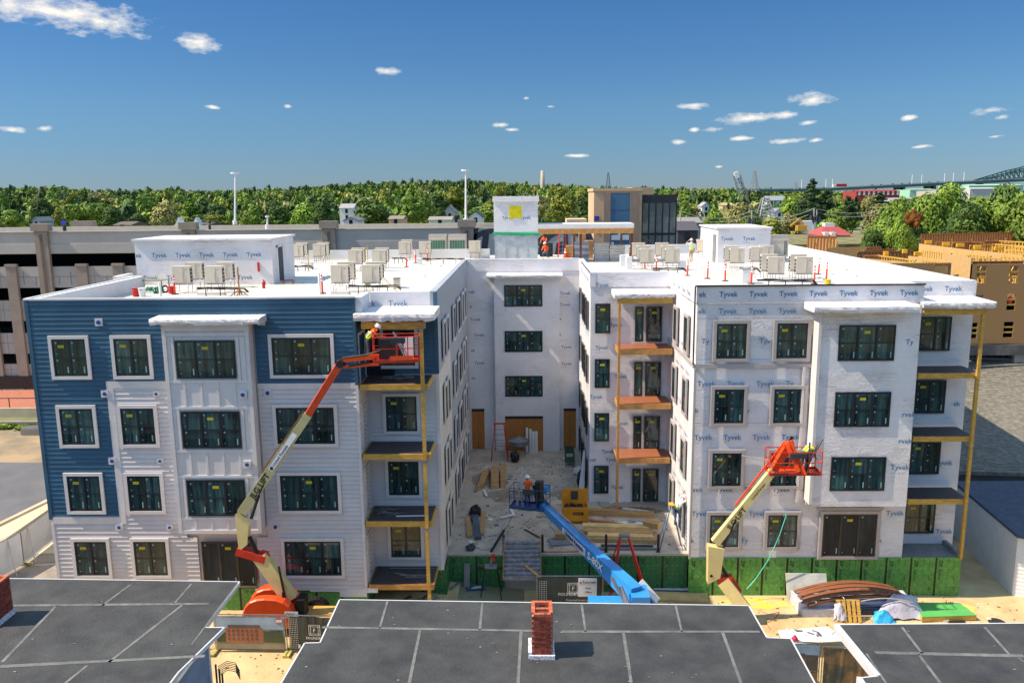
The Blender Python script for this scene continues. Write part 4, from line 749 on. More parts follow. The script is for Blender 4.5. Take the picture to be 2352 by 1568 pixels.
# ---------------------------------------------------------------- people
def person(label, base, rz=0, J=None, shirt=None, legs=None, hat=None, vest=None, hair=None, scale=1.0, arms=None, lean=0, name='person'):
    """one skinned body; J overrides joint positions (local, metres, facing +Y)"""
    P = dict(pelvis=(0, 0, .95), waist=(0, .0, 1.1), chest=(0, .0, 1.32), neck=(0, .0, 1.48), head=(0, .02, 1.58), top=(0, .01, 1.70),
             ls=(-.19, 0, 1.40), le=(-.25, .02, 1.12), lw=(-.26, .12, .88), rs=(.19, 0, 1.40), re=(.25, .02, 1.12), rw=(.26, .12, .88),
             lh=(-.09, 0, .90), lk=(-.11, .03, .50), la=(-.11, -.02, .09), lt=(-.12, .15, .04), rh=(.09, 0, .90), rk=(.11, .03, .50), ra=(.11, -.02, .09), rt=(.12, .15, .04))
    P.update(J or {}); P = {k: Vector(v) for k, v in P.items()}
    R = dict(pelvis=(.15, .11), waist=(.14, .10), chest=(.17, .12), neck=(.06, .06), head=(.085, .095), top=(.06, .075), ls=(.075, .075), le=(.048, .048), lw=(.034, .034), rs=(.075, .075), re=(.048, .048), rw=(.034, .034),
             lh=(.095, .095), lk=(.065, .065), la=(.045, .045), lt=(.04, .035), rh=(.095, .095), rk=(.065, .065), ra=(.045, .045), rt=(.04, .035))
    E_ = [('pelvis', 'waist'), ('waist', 'chest'), ('chest', 'neck'), ('neck', 'head'), ('head', 'top'), ('chest', 'ls'), ('ls', 'le'), ('le', 'lw'), ('chest', 'rs'), ('rs', 're'), ('re', 'rw'),
          ('pelvis', 'lh'), ('lh', 'lk'), ('lk', 'la'), ('la', 'lt'), ('pelvis', 'rh'), ('rh', 'rk'), ('rk', 'ra'), ('ra', 'rt')]
    def grow(keys, edges, mul=1.0, lev=1, rad=None):
        me = bpy.data.meshes.new('b'); me.from_pydata([P[k] for k in keys], [(keys.index(a), keys.index(b)) for a, b in edges], [])
        o = bpy.data.objects.new('b', me); C.objects.link(o); o.modifiers.new('s', 'SKIN'); sv = me.skin_vertices[0].data
        for i, k in enumerate(keys): r = (rad or R)[k]; sv[i].radius = (r[0] * mul, r[1] * mul); sv[i].use_root = (i == 0)
        ss = o.modifiers.new('u', 'SUBSURF'); ss.levels = lev
        dg = bpy.context.evaluated_depsgraph_get(); res = bpy.data.meshes.new_from_object(o.evaluated_get(dg)); bpy.data.objects.remove(o); return res
    me = grow(list(P), E_); T = thing(name, label, 'person', (0, 0, 0))
    fing = MB()
    for w, e, sx in (('lw', 'le', -1), ('rw', 're', 1)):      # palm, four unequal fingers and a thumb, slightly curled
        d = (P[w] - P[e]).normalized(); s = d.cross(Vector((0, 1, .2))).normalized(); n = s.cross(d); c = P[w] + d * .03
        fing.bar(P[w] - d * .01, c + d * .07, .055, .03, upv=n)
        for i, l in enumerate((.065, .075, .07, .055)): a = c + d * .065 + s * (i - 1.5) * .018; b = a + d * l * .6 - n * .01; fing.tube(a, b, .009, 5, .008); fing.tube(b, b + d * l * .35 - n * .025, .008, 5, .006)
        a = c + s * sx * .03; fing.tube(a, a + d * .035 + s * sx * .035, .011, 5, .009); fing.tube(a + d * .035 + s * sx * .035, a + d * .07 + s * sx * .035, .009, 5, .007)
    # nose, ears
    hd = P['head']; f = (Vector((0, 1, 0)) if abs((P['top'] - hd).normalized().y) < .8 else Vector((0, 0, -1)))
    fing.hexa([hd + f * .09 + Vector((-.012, 0, -.02)), hd + f * .09 + Vector((.012, 0, -.02)), hd + f * .12 + Vector((.008, 0, -.015)), hd + f * .12 + Vector((-.008, 0, -.015)), hd + f * .085 + Vector((-.008, 0, .03)), hd + f * .085 + Vector((.008, 0, .03)), hd + f * .095 + Vector((.006, 0, .03)), hd + f * .095 + Vector((-.006, 0, .03))])
    for sx in (-1, 1): fing.box(hd.x + sx * .09 - .012, hd.x + sx * .09 + .012, hd.y - .02, hd.y + .015, hd.z - .02, hd.z + .035)
    bm = bmesh.new(); bm.from_mesh(me); nb = len(bm.faces); m2 = fing.mesh('f', skin_m); bm.from_mesh(m2); bm.faces.ensure_lookup_table()
    mats = [skin_m, shirt or wht, legs or dgry, mat('work_boot', S(70, 50, 34), .7)]
    segs = [('pelvis', 'waist', 1), ('waist', 'chest', 1), ('chest', 'neck', 1), ('neck', 'head', 0), ('head', 'top', 0), ('chest', 'ls', 1), ('ls', 'le', 1), ('le', 'lw', 0 if arms is None else arms), ('chest', 'rs', 1), ('rs', 're', 1), ('re', 'rw', 0 if arms is None else arms),
            ('pelvis', 'lh', 2), ('lh', 'lk', 2), ('lk', 'la', 2), ('la', 'lt', 3), ('pelvis', 'rh', 2), ('rh', 'rk', 2), ('rk', 'ra', 2), ('ra', 'rt', 3)]
    for i, fc in enumerate(bm.faces):
        if i >= nb: fc.material_index = 0; fc.smooth = True; continue
        c = fc.calc_center_median(); best = None
        for a, b, k in segs:
            pa, pb = P[a], P[b]; d = pb - pa; t = max(0, min(1, (c - pa).dot(d) / max(d.length_squared, 1e-6))); q = (c - (pa + d * t)).length - R[a][0] * .6
            if best is None or q < best[0]: best = (q, k)
        fc.material_index = best[1]; fc.smooth = True
    me2 = bpy.data.meshes.new('body'); bm.to_mesh(me2); bm.free()
    for m in mats: me2.materials.append(m)
    sub('body', me2, T)
    ax = (P['top'] - P['neck']).normalized(); q = Vector((0, 0, 1)).rotation_difference(ax).to_matrix().to_4x4()
    if hat:
        h = MB(); h.sphere((0, 0, 0), .135, 12, 8, half=True, sc=(.92, 1.1, 1.0)); h.tube((0, .02, -.005), (0, .02, .012), .165, 14, .15); h.box(-.015, .015, -.12, .12, .1, .142); h.v = [tuple(q @ Vector(v) + P['head'] + ax * .075) for v in h.v]; sub('hard_hat', h.mesh('hard_hat', hat, smooth=True), T)
    elif hair:
        h = MB(); h.sphere((0, -.012, .02), .112, 12, 8, half=False, sc=(.95, 1.05, .95)); h.v = [tuple(q @ Vector(v) + P['head'] + ax * .05 - Vector((0, .03, 0))) for v in h.v]; sub('hair', h.mesh('hair', hair, smooth=True), T)
    if vest:
        mv = grow(['pelvis', 'waist', 'chest', 'vn'] if False else ['waist', 'pelvis', 'chest'], [('pelvis', 'waist'), ('waist', 'chest')], 1.22); mv.materials.append(vest)
        sub('safety_vest', mv, T); b = MB(); up_ = (P['chest'] - P['waist']).normalized(); c = P['waist'] + up_ * .08; b.tube(c, c + up_ * .05, .185, 12, .19, caps=False); c = P['waist'] + up_ * .02
        for sx in (-1, 1): b.bar(P['waist'] + Vector((sx * .1, -.165, 0)), P['chest'] + Vector((sx * .1, -.15, .05)), .04, .02)
        sub('reflective_stripe', b.mesh('reflective_stripe', mat('reflective', S(210, 214, 200), .4)), T)
    T.location = base; T.rotation_euler.z = rz; T.scale = (scale,) * 3; WL[T] = Vector(base); return T
hiy = mat('hi_vis_yellow', S(206, 240, 30), .6); hio = mat('hi_vis_orange', S(250, 100, 40), .6); khaki = mat('khaki_cloth', S(170, 150, 120), .8); jeans = mat('denim', S(70, 92, 120), .8); hairm = mat('dark_hair', S(30, 24, 22), .7); hatw = mat('white_hard_hat', S(235, 235, 240), .35)
person('person in yellow vest, white hard hat and khaki trousers walking on the roof', G(1587, 603, ZR + .05), .2, dict(le=(-.42, .02, 1.42), lw=(-.2, .12, 1.60), rk=(.11, .16, .52), ra=(.11, .05, .11), rt=(.11, .2, .05), lk=(-.11, .02, .5), la=(-.12, -.16, .12), lt=(-.12, -.02, .04)), wht, khaki, hatw, hiy, scale=1.0)
person('person with dark hair in an orange shirt standing at the dark crate under the pergola', G(1252, 590, ZR + .05) + Vector((0, .5, .15)), 2.6, dict(chest=(0, .08, 1.30), neck=(0, .14, 1.46), head=(0, .18, 1.56), top=(0, .2, 1.67), ls=(-.19, .08, 1.38), rs=(.19, .08, 1.38), le=(-.26, .2, 1.14), lw=(-.2, .4, 1.05), re=(.26, .2, 1.14), rw=(.2, .4, 1.05)), hio, dgry, None, None, hairm)
person('person in orange shirt and white hard hat kneeling at the dark crate under the pergola', G(1254, 591, ZR + .05) + Vector((0, -.3, 0)), .4, dict(pelvis=(0, 0, .45), waist=(0, .05, .6), chest=(0, .1, .82), neck=(0, .14, .98), head=(0, .18, 1.06), top=(0, .2, 1.17), ls=(-.19, .1, .9), rs=(.19, .1, .9), le=(-.26, .2, .66), lw=(-.2, .4, .6), re=(.26, .2, .66), rw=(.2, .4, .6), lh=(-.1, 0, .42), rh=(.1, 0, .42), lk=(-.13, .38, .4), la=(-.13, .3, .08), lt=(-.13, .45, .04), rk=(.13, .2, .08), ra=(.13, -.2, .09), rt=(.13, -.32, .05)), hio, jeans, hatw)
m = MB(); p = G(1255, 590, ZR + .05); [m.box(p.x - .5, p.x + .5, p.y + .2 + 0 * k, p.y + .9, ZR + .1 + k * .16, ZR + .2 + k * .16) for k in range(7)]; [m.box(p.x + sx * .5 - .04, p.x + sx * .5 + .04, p.y + .2, p.y + .9, ZR + .05, ZR + 1.2) for sx in (-1, 1)]; single(m, 'crate', mat('dark_green_crate', S(28, 50, 44), .6), 'dark green slatted crate between the two orange shirted workers under the pergola', 'crate')
# ---------------------------------------------------------------- boom lifts
def basket(T, c, w, d, h, ang, mt, fl=None):
    """open work platform, c = centre of its floor"""
    R_ = Matrix.Rotation(ang, 3, 'Z'); q = lambda x, y, z: Vector(c) + R_ @ Vector((x, y, z)); m = MB(); r = .022
    cs = [(-w / 2, -d / 2), (w / 2, -d / 2), (w / 2, d / 2), (-w / 2, d / 2)]
    for z in (.12, h * .55, h): m.path([q(*p, z) for p in cs] + [q(*cs[0], z)], r, 5)
    for x, y in cs + [(0, -d / 2), (0, d / 2), (-w / 4, d / 2), (w / 4, -d / 2)]: m.tube(q(x, y, 0), q(x, y, h), r, 5)
    b = m.build('guard_rail', mt, T); m = MB(); m.hexa([q(x, y, 0) for x, y in cs] + [q(x, y, .05) for x, y in cs]); m.build('platform_floor', fl or mt, T)
    m = MB(); [m.bar(q(*a, .08), q(*b_, .08), .02, .14) for a, b_ in zip(cs, cs[1:] + cs[:1])]; m.build('toe_board', mt, T)
    m = MB(); m.bar(q(-w * .12, -d / 2 + .02, h - .15), q(w * .2, -d / 2 + .02, h - .15), .2, .22); m.build('control_box', dgry, T); return q
def boomtext(m, s, p0, p1, t, size, drop=-.08, off=.0, flip=False, bold=.02):
    p0, p1 = Vector(p0), Vector(p1); u = (p1 - p0).normalized()
    if flip: u = -u
    w = Vector((0, -1, 0)).cross(u).normalized(); w = -w if w.z < 0 else w
    n = Vector((0, -1, 0)); o = p0.lerp(p1, t) + n * off + w * drop
    m.text(s, o, u, w, size, bold=bold)
def wheel(T, c, r=.5, w=.38, ax=(0, 1, 0)):
    c, ax = Vector(c), Vector(ax).normalized(); m = MB(); m.tube(c - ax * w / 2, c + ax * w / 2, r, 20)
    u = ax.cross(Vector((0, 0, 1))).normalized(); v = ax.cross(u)
    for i in range(18): a = i / 18 * 6.283; p = c + (u * math.cos(a) + v * math.sin(a)) * r; m.bar(p - ax * w * .5, p + ax * w * .5, .09, .05, upv=(p - c))
    o = m.build('wheel', black, T); m = MB(); m.tube(c - ax * (w / 2 + .02), c + ax * (w / 2 + .02), r * .45, 12); m.build('rim', tan, o); return o
# left lift ---------------------------------------------------------
T = thing('boom_lift', 'orange and cream articulated boom lift with its basket raised to the top left balcony', 'boom lift', (-11.2, 34.0, .75))
hood = MB(); x0, x1, y0, y1 = -12.75, -10.2, 33.1, 34.7
prof = [(-12.72, 1.3), (-12.8, 1.6), (-12.8, 1.95), (-12.68, 2.25), (-12.45, 2.48), (-12.15, 2.6), (-11.8, 2.64), (-11.3, 2.6), (-10.95, 2.48), (-10.7, 2.28), (-10.55, 2.0), (-10.5, 1.65), (-10.5, 1.3)]
for a, b in ((33.05, 33.55), (34.0, 34.6)):
    n = len(prof); vs = []
    for yy, k in ((a, .96), (a + .08, 1), (b - .08, 1), (b, .96)): vs += [(-11.5 + (x + 11.5) * k, yy, 1.5 + (z - 1.5) * k) for x, z in prof]
    fs = [(j * n + i, j * n + (i + 1) % n, (j + 1) * n + (i + 1) % n, (j + 1) * n + i) for j in range(3) for i in range(n)] + [tuple(range(n)), tuple(3 * n + i for i in range(n))[::-1]]; hood.add(vs, fs)
hood.build('engine_hood', orange, T); boxes('hood_core', orange, T, (-12.7, -10.6, 33.55, 34.0, 1.4, 2.1))
m = MB(); m.box(-12.4, -10.8, 33.5, 34.05, 2.1, 2.3); m.box(-10.5, -10.15, 33.5, 34.2, 1.5, 2.35); m.tube((-11.0, 33.3, 2.6), (-11.0, 33.3, 2.85), .05, 6); m.build('machinery', black, T)
m = MB(); m.box(-10.9, -10.3, 33.035, 33.045, 1.75, 2.05); m.build('hire_plate', wht, T); m = MB(); m.text('United', (-10.86, 33.03, 1.9), (1, 0, 0), (0, 0, 1), .14, bold=.02); m.text('Rentals', (-10.86, 33.03, 1.78), (1, 0, 0), (0, 0, 1), .12, bold=.02); m.build('hire_lettering', mat('navy_ink', S(20, 40, 100), .5), T)
m = MB(); m.box(-12.3, -9.0, 33.2, 34.6, 1.15, 1.5); m.box(-9.6, -8.2, 33.5, 34.3, 1.2, 1.45); m.build('chassis', mat('chassis_amber', S(210, 160, 90), .5), T)
for x, y in ((-9.9, 33.1), (-9.9, 34.8), (-12.6, 33.2), (-12.6, 34.8)): wheel(T, (x, y, 1.27), .5)
YB1, YB2 = 33.8, 34.5
m = MB(); a, b = A(668, 1375, YB1), A(598, 1276, YB1); m.bar(a, b, .42, .62, upv=(1, 0, 1)); m.build('lower_boom', tan, T)
m = MB(); m.bar(A(546, 1262, YB1), A(612, 1282, YB1), .46, .34, upv=(0, 0, 1)); m.bar(A(600, 1268, YB1 + .1), A(616, 1272, YB1 + .1), .2, .2); m.bar(A(612, 1270, YB1 + .1), A(648, 1328, YB1 + .1), .14, .14); m.bar(A(600, 1362, YB1 + .1), A(640, 1330, YB1), .1, .1) if False else None; m.build('link_arm', redm, T)
m = MB(); a, b = A(556, 1268, YB1), A(558, 1180, YB1); m.hexa([(q.x, q.y + dy, q.z) for dy, pts in ((-.2, 1), (.2, 1)) for q in (A(543, 1178, YB1), A(574, 1205, YB1), A(571, 1246, YB1), A(552, 1262, YB1))]); m.build('boom_knuckle', tan, T)
m = MB(); m.tube(A(573, 1232, YB1 - .1), A(592, 1275, YB1 - .1), .1, 8); m.tube(A(577, 1190, YB1 - .05), A(594, 1138, YB1 - .05), .07, 8); m.tube(A(594, 1138, YB1 - .05), A(604, 1115, YB1 - .05), .035, 8); m.tube(A(640, 1300, YB1 - .25), A(655, 1375, YB1 - .25), .05, 6); m.build('ram', black, T)
p0, p1, p2 = A(556, 1176, YB1), A(708, 952, YB1 + .35), A(783, 832, YB2)
m = MB(); m.bar(p0, p1, .30, .44, w1=.26, h1=.36); m.build('main_boom', tan, T); m = MB(); m.bar(p1, p2, .22, .30); m.build('telescopic_boom', orange, T)
m = MB(); m.bar(p0.lerp(p1, .38) + Vector((-.2, -.0, .14)), p1 + Vector((-.22, 0, .12)), .1, .05); [m.tube(p0.lerp(p1, .38 + i * .012) + Vector((-.27, 0, .16)), p0.lerp(p1, .38 + i * .012) + Vector((-.22, 0, .12)), .02, 4) for i in range(24)]; m.build('hose_carrier', mat('hose_brown', S(120, 90, 60), .6), T)
t = MB(); boomtext(t, 'JLG LIFT', p0, p1, .17, .36, -.13, .2, bold=.03); t.build('boom_lettering', black, T)
m = MB(); u = (p1 - p0).normalized(); w = u.cross(Vector((0, 1, 0))); w = w if w.z > 0 else -w; c0_, c1_ = p0.lerp(p1, .45), p0.lerp(p1, .82); m.add([c0_ - w * .12 - Vector((0, .20, 0)), c1_ - w * .12 - Vector((0, .20, 0)), c1_ + w * .12 - Vector((0, .20, 0)), c0_ + w * .12 - Vector((0, .20, 0))], [(0, 1, 2, 3)]); m.build('hire_plate', wht, T)
t = MB(); boomtext(t, 'United Rentals', p0, p1, .49, .19, -.06, .21, bold=.02); c = p0.lerp(p1, .47) - Vector((0, .21, 0)); t.tube(c, c - Vector((0, .003, 0)), .08, 12); t.build('hire_lettering', mat('navy_ink', S(20, 40, 100), .5), T)
j1 = A(878, 824, YB2 + .1); m = MB(); m.tube(A(783, 834, YB2) + Vector((0, -.25, 0)), A(783, 834, YB2) + Vector((0, .25, 0)), .17, 10); m.path([A(786, 822, YB2 - .2), A(840, 815, YB2 - .2), A(872, 806, YB2 - .2)], .05, 5); m.path([A(800, 841, YB2 - .15), A(850, 832, YB2 - .15)], .05, 6); m.box(j1.x - .1, j1.x + .5, j1.y - .2, j1.y + .2, j1.z - .25, j1.z + .9); m.build('jib_joint', black, T)
m = MB(); m.bar(A(788, 826, YB2), A(874, 818, YB2), .2, .2); m.bar(A(790, 842, YB2), A(882, 834, YB2), .18, .13); m.build('jib', orange, T)
c = A(912, 829, YB2 - .25); basket(T, c, 1.95, .8, 1.12, .12, redm, orange)
m = MB(); m.hexa([A(895, 829, YB2 - .7), A(948, 826, YB2 - .7), A(948, 826, YB2 - .6), A(895, 829, YB2 - .6), A(895, 818, YB2 - .7), A(950, 816, YB2 - .7), A(950, 816, YB2 - .6), A(895, 818, YB2 - .6)]); m.build('bumper', orange, T)
m = MB(); [m.bar(A(x0, y0, YB2 - .1), A(x1, y1, YB2 - .3), .09, .02) for x0, y0, x1, y1 in ((907, 768, 938, 818), (912, 780, 932, 822), (903, 762, 927, 800))]; single(m, 'trim_offcuts', mat('grey_trim_board', S(140, 150, 165), .6), 'grey siding offcuts leaning in the left lift basket', 'boards')
m = MB(); a = A(938, 790, YB2 + .1); m.box(a.x - .2, a.x + .2, a.y, a.y + .1, a.z - .75, a.z + .3); single(m, 'insulation_board', wht, 'white panel standing in the left lift basket', 'panel')
person('person in white hard hat and yellow orange vest leaning from the left lift basket', A(858, 828, YB2 + .25) + Vector((-.25, .1, .0)), -1.2, dict(waist=(0, .1, 1.08), chest=(0, .25, 1.22), neck=(0, .36, 1.32), head=(0, .42, 1.38), top=(0, .47, 1.48), ls=(-.19, .27, 1.28), rs=(.19, .27, 1.28), le=(-.26, .45, 1.12), lw=(-.2, .65, 1.1), re=(.26, .4, 1.08), rw=(.15, .62, 1.05)), hio, dgry, hatw, hiy)
# right lift ---------------------------------------------------------
T = thing('boom_lift', 'cream and orange boom lift working in front of the printed house wrap', 'boom lift', (9.6, 35.6, 0))
Y3 = 36.0
m = MB(); m.bar(A(1712, 1400, 35.7), A(1660, 1332, Y3), .42, .6, upv=(1, 0, 1)); m.build('lower_boom', tan, T)
m = MB(); m.bar(A(1648, 1330, Y3), A(1680, 1328, Y3), .4, .34); m.bar(A(1676, 1318, Y3 + .1), A(1700, 1355, Y3 + .1), .16, .14); m.bar(A(1700, 1352, Y3 + .1), A(1700, 1362, Y3), .1); m.build('link_arm', redm, T)
m = MB(); m.hexa([(q.x, q.y + dy, q.z) for dy in (-.22, .22) for q in (A(1625, 1250, Y3), A(1662, 1256, Y3), A(1652, 1322, Y3), A(1624, 1336, Y3))]); m.build('boom_knuckle', tan, T)
m = MB(); q = A(1634, 1322, Y3 - .225); m.tube(q, q - Vector((0, .01, 0)), .07, 10); m.tube(A(1655, 1298, Y3 - .1), A(1672, 1326, Y3 - .1), .09, 8); m.tube(A(1660, 1262, Y3 - .1), A(1690, 1190, Y3 - .1), .06, 8); m.build('ram', black, T)
p0, p1, p2 = A(1642, 1245, Y3), A(1776, 1080, Y3), A(1812, 1018, Y3 + .1)
m = MB(); m.bar(p0, p1, .30, .40, w1=.25, h1=.34); m.build('main_boom', tan, T); m = MB(); m.bar(p1, p2, .26, .32); m.bar(p0.lerp(p1, .45) + Vector((-.25, .1, .18)), p2 + Vector((-.16, .1, .06)), .06, .08); m.build('telescopic_boom', orange, T)
t = MB(); boomtext(t, 'JLG LIFT', p0, p1, .22, .34, -.12, .2, bold=.03); boomtext(t, 'United Rentals', p0, p1, .62, .16, -.05, .2, bold=.02); t.build('boom_lettering', black, T)
m = MB(); m.bar(A(1808, 1020, Y3 - .1), A(1834, 1082, Y3 - .3), .12, .2); m.bar(A(1814, 1012, Y3 - .1), A(1848, 1090, Y3 - .3), .12, .2); m.bar(A(1800, 1022, Y3 + .1), A(1822, 1012, Y3), .3, .12); m.build('jib', orange, T)
m = MB(); m.bar(A(1817, 1008, Y3 + .1), A(1841, 1085, Y3 - .1), .12, .12); m.bar(A(1812, 1015, Y3), A(1820, 1002, Y3), .1); m.build('jib_joint', black, T)
c = A(1820, 1085, Y3 + .15); basket(T, c, 2.35, .85, 1.1, 0, redm, orange)
m = MB(); [m.bar(c + Vector((x, -.46, .06)), c + Vector((x + .09, -.46, .16)), .04, .03) for x in [-1.0 + i * .14 for i in range(5)] + [.55 + i * .14 for i in range(4)]]; m.build('warning_stripe', black, T)
m = MB(); [m.bar(A(x0, y0, Y3 + .2), A(x1, y1, Y3 + .3), .07, .04) for x0, y0, x1, y1 in ((1848, 1080, 1866, 1035), (1852, 1082, 1877, 1018), (1845, 1084, 1890, 1008), (1858, 1060, 1860, 1016))]; single(m, 'trim_offcuts', mat('dark_trim_board', S(90, 86, 96), .6), 'dark boards and bars sticking up from the right lift basket', 'boards')
m = MB(); m.bar(A(1704, 1046, Y3 + .2), A(1770, 1060, Y3 + .2), .07, .04); single(m, 'trim_offcuts', trimt, 'taupe board sticking out of the left side of the right lift basket', 'board')
person('person in a yellow vest bending over inside the right lift basket', A(1846, 1083, Y3 + .35), -.9, dict(waist=(0, .15, 1.02), chest=(0, .38, 1.10), neck=(0, .52, 1.05), head=(0, .58, .98), top=(0, .64, .9), ls=(-.19, .38, 1.12), rs=(.19, .38, 1.12), le=(-.24, .5, .9), lw=(-.15, .62, .75), re=(.24, .5, .9), rw=(.15, .62, .75)), hiy, dgry, hatw, hiy)
wheel(T, (8.3 + 1.4, 31.2, .5), .48, .35) if False else None
# blue lift -----------------------------------------------------------
T = thing('boom_lift', 'bright blue telescopic boom lift reaching over the courtyard with a worker', 'boom lift', (4.6, 33.5, 0))
e0, e1 = A(1460, 1368, 33.6), A(1243, 1158, 41.2)
m = MB(); mid = e0.lerp(e1, .45); m.bar(e0, mid, .56, .9, w1=.46, h1=.64); m.bar(mid, e1, .38, .5, w1=.30, h1=.36); m.build('main_boom', sky_blue, T)
m = MB(); m.bar(e0 + Vector((-.1, -.1, -.5)), A(1390, 1390, 33.2), .5, .5); m.box(2.6, 5.6, 32.6, 34.6, 1.0, 2.0); m.box(4.4, 5.2, 33.0, 34.2, 1.9, 2.75); m.build('turntable', sky_blue, T)
m = MB(); q = A(1412, 1385, 32.6); prof = [(q.x + 1.0 * math.cos(i / 10 * 3.1416) * -1, 1.3 + 1.15 * math.sin(i / 10 * 3.1416)) for i in range(11)]; n = len(prof); m.add([(x, 32.5, z) for x, z in prof] + [(x, 32.9, z) for x, z in prof], [tuple(range(n)), tuple(range(n, 2 * n))[::-1]] + [(i, i + 1, n + i + 1, n + i) for i in range(n - 1)]); m.bar(A(1470, 1335, 34.4), A(1510, 1380, 34.0), .5, .1); m.build('hood', wht, T)
m = MB(); m.tube(A(1405, 1325, 33.4), A(1437, 1385, 33.0), .08, 8); m.tube(A(1424, 1348, 33.4), A(1442, 1388, 32.9), .13, 8); m.build('ram', steel, T)
for x, y in ((3.0, 32.6), (5.6, 32.6), (3.0, 34.6), (5.6, 34.6)): wheel(T, (x, y, .55), .52)
m = MB(); m.bar(mid + Vector((.2, 0, .38)), e1 + Vector((.2, 0, .25)), .06, .06); m.build('hose_rail', steel, T)
t = MB(); wv = (e1 - e0).normalized(); ww = Vector((0, 0, 1)).cross(wv).normalized(); face = ww if ww.y < 0 or ww.x < 0 else -ww; face = face if face.x < 0 else -face; upb = face.cross(-wv).normalized(); upb = upb if upb.z > 0 else -upb
def bt(s, k, size, hw, dr): t.text(s, e1.lerp(e0, k) + face * hw + upb * dr, -wv, upb, size, bold=.03)
m = MB(); a, b = e1.lerp(e0, .30) + face * .225, e1.lerp(e0, .56) + face * .262; m.add([a - upb * .16, b - upb * .22, b + upb * .2, a + upb * .16], [(0, 1, 2, 3)]); m.build('hire_plate', mat('pale_plate', S(205, 215, 225), .5), T)
bt('United Rentals', .335, .30, .268, -.09); t.build('hire_lettering', mat('navy_ink', S(20, 40, 100), .5), T); t = MB(); bt('S-80X', .59, .52, .30, -.12); t.build('model_lettering', wht, T)
m = MB(); a = e1 + Vector((-.05, .1, .1)); m.bar(a, a + Vector((-.15, .2, .9)), .4, .35); m.bar(e1, a, .4, .4); m.build('tip_joint', black, T)
c = A(1217, 1164, 41.3); q = basket(T, c, 2.0, .95, 1.15, -.25, dblue)
m = MB(); m.bar(q(.35, .3, .75), q(.95, .45, 1.0), .42, .3); m.build('control_panel', sky_blue, T)
m = MB(); a = A(1240, 1105, 41.0); r = random.Random(1); m.prism([(a.x - .26, a.y - .1), (a.x, a.y - .2), (a.x + .2, a.y - .05), (a.x + .2, a.y + .2), (a.x - .2, a.y + .2)], a.z - 1.15, a.z); single(m, 'tarp', black, 'black plastic sheet hung over the basket controls of the blue lift', 'sheet')
m = MB(); [m.bar(A(x0, y0, 41.2), A(x1, y1, 41.4), .13, .03) for x0, y0, x1, y1 in ((1187, 1160, 1196, 1106), (1203, 1165, 1188, 1110), (1199, 1120, 1200, 1070))]; single(m, 'basket_boards', trimt, 'boards standing in the blue lift basket beside the worker', 'boards')
person('person in an orange shirt, harness and white hard hat standing in the blue lift basket', A(1212, 1163, 41.45), .5, dict(le=(-.27, .1, 1.16), lw=(-.2, .32, 1.08), re=(.27, .1, 1.16), rw=(.2, .32, 1.08)), hio, dblue, hatw, None, scale=1.0)
# worker on ladder
stepladder(Vector((7.2, 39.55, ZD)), 2.35, .6, mat('ladder_blue', S(46, 100, 150), .5), 'blue step ladder beside the sunlit wrapped wall in the courtyard', math.pi / 2, .5, 8, capm=mat('ladder_top_yellow', S(230, 170, 60), .5))
person('person in yellow vest and white hard hat on the blue ladder reaching up', Vector((7.48, 39.6, ZD + 1.15)), -1.15, dict(waist=(0, .08, 1.1), chest=(0, .22, 1.28), neck=(0, .32, 1.4), head=(0, .38, 1.47), top=(0, .42, 1.58), ls=(-.19, .22, 1.36), rs=(.19, .22, 1.36), le=(-.2, .42, 1.5), lw=(-.12, .5, 1.72), re=(.2, .42, 1.38), rw=(.14, .52, 1.55), rk=(.11, .2, .62), ra=(.1, .1, .25), rt=(.1, .25, .2)), wht, jeans, hatw, hiy)
# ---------------------------------------------------------------- courtyard things
def flatbox(name, corners, z, h, mt, label, cat, group=None):
    m = MB(); m.prism([(p.x, p.y) for p in corners], z, z + h); return single(m, name, mt, label, cat, group)
def plank(xa, ya, xb, yb, w, h, mt, label, name='plank', cat='plank', z=ZD, group=None, lift=0.0, lift2=None):
    a, b = G(xa, ya, z), G(xb, yb, z); m = MB(); m.bar(a + Vector((0, 0, h / 2 + .008 + lift)), b + Vector((0, 0, h / 2 + .008 + (lift if lift2 is None else lift2))), w, h); return single(m, name, mt, label, cat, group)
t = thing('job_box', 'open orange tool chest with black tools on the courtyard deck', 'tool chest', (2.9, 43.2, ZD))
a, b = G(1291, 1190, ZD), G(1345, 1200, ZD); m = MB(); x0, x1, y0 = a.x, b.x + .15, 42.7
chest = mat('chest_orange', S(222, 140, 34), .5)
m.box(x0, x1, y0, y0 + .05, ZD + .12, ZD + .95); m.box(x0, x1, y0 + .85, y0 + .9, ZD + .12, ZD + 1.0); m.box(x0, x0 + .05, y0 + .05, y0 + .85, ZD + .12, ZD + .95); m.box(x1 - .05, x1, y0 + .05, y0 + .85, ZD + .12, ZD + .95); m.box(x0, x1, y0, y0 + .9, ZD + .1, ZD + .15); m.build('box_body', chest, t)
m = MB(); m.bar((x0, y0 + .9, ZD + 1.35), (x1, y0 + .9, ZD + 1.35), .06, .75); m.build('lid', chest, t); m = MB(); m.box(x0 + .5, x0 + .9, y0 + .85, y0 + .868, ZD + 1.1, ZD + 1.6); m.build('lid_panel', dgry, t)
m = MB(); r = random.Random(6); [m.sphere((r.uniform(x0 + .15, x1 - .15), r.uniform(y0 + .15, y0 + .75), ZD + .85), r.uniform(.06, .12), 8, 5) for _ in range(22)]; m.build('tools', black, t, kind='stuff')
m = MB(); m.box(x0 + .55, x0 + 1.15, y0 - .006, y0, ZD + .5, ZD + .68); m.build('name_plate', brown, t); m = MB(); m.text('JOBSITE', (x0 + .58, y0 - .01, ZD + .53), (1, 0, 0), (0, 0, 1), .13, bold=.02); m.build('plate_lettering', chest, t)
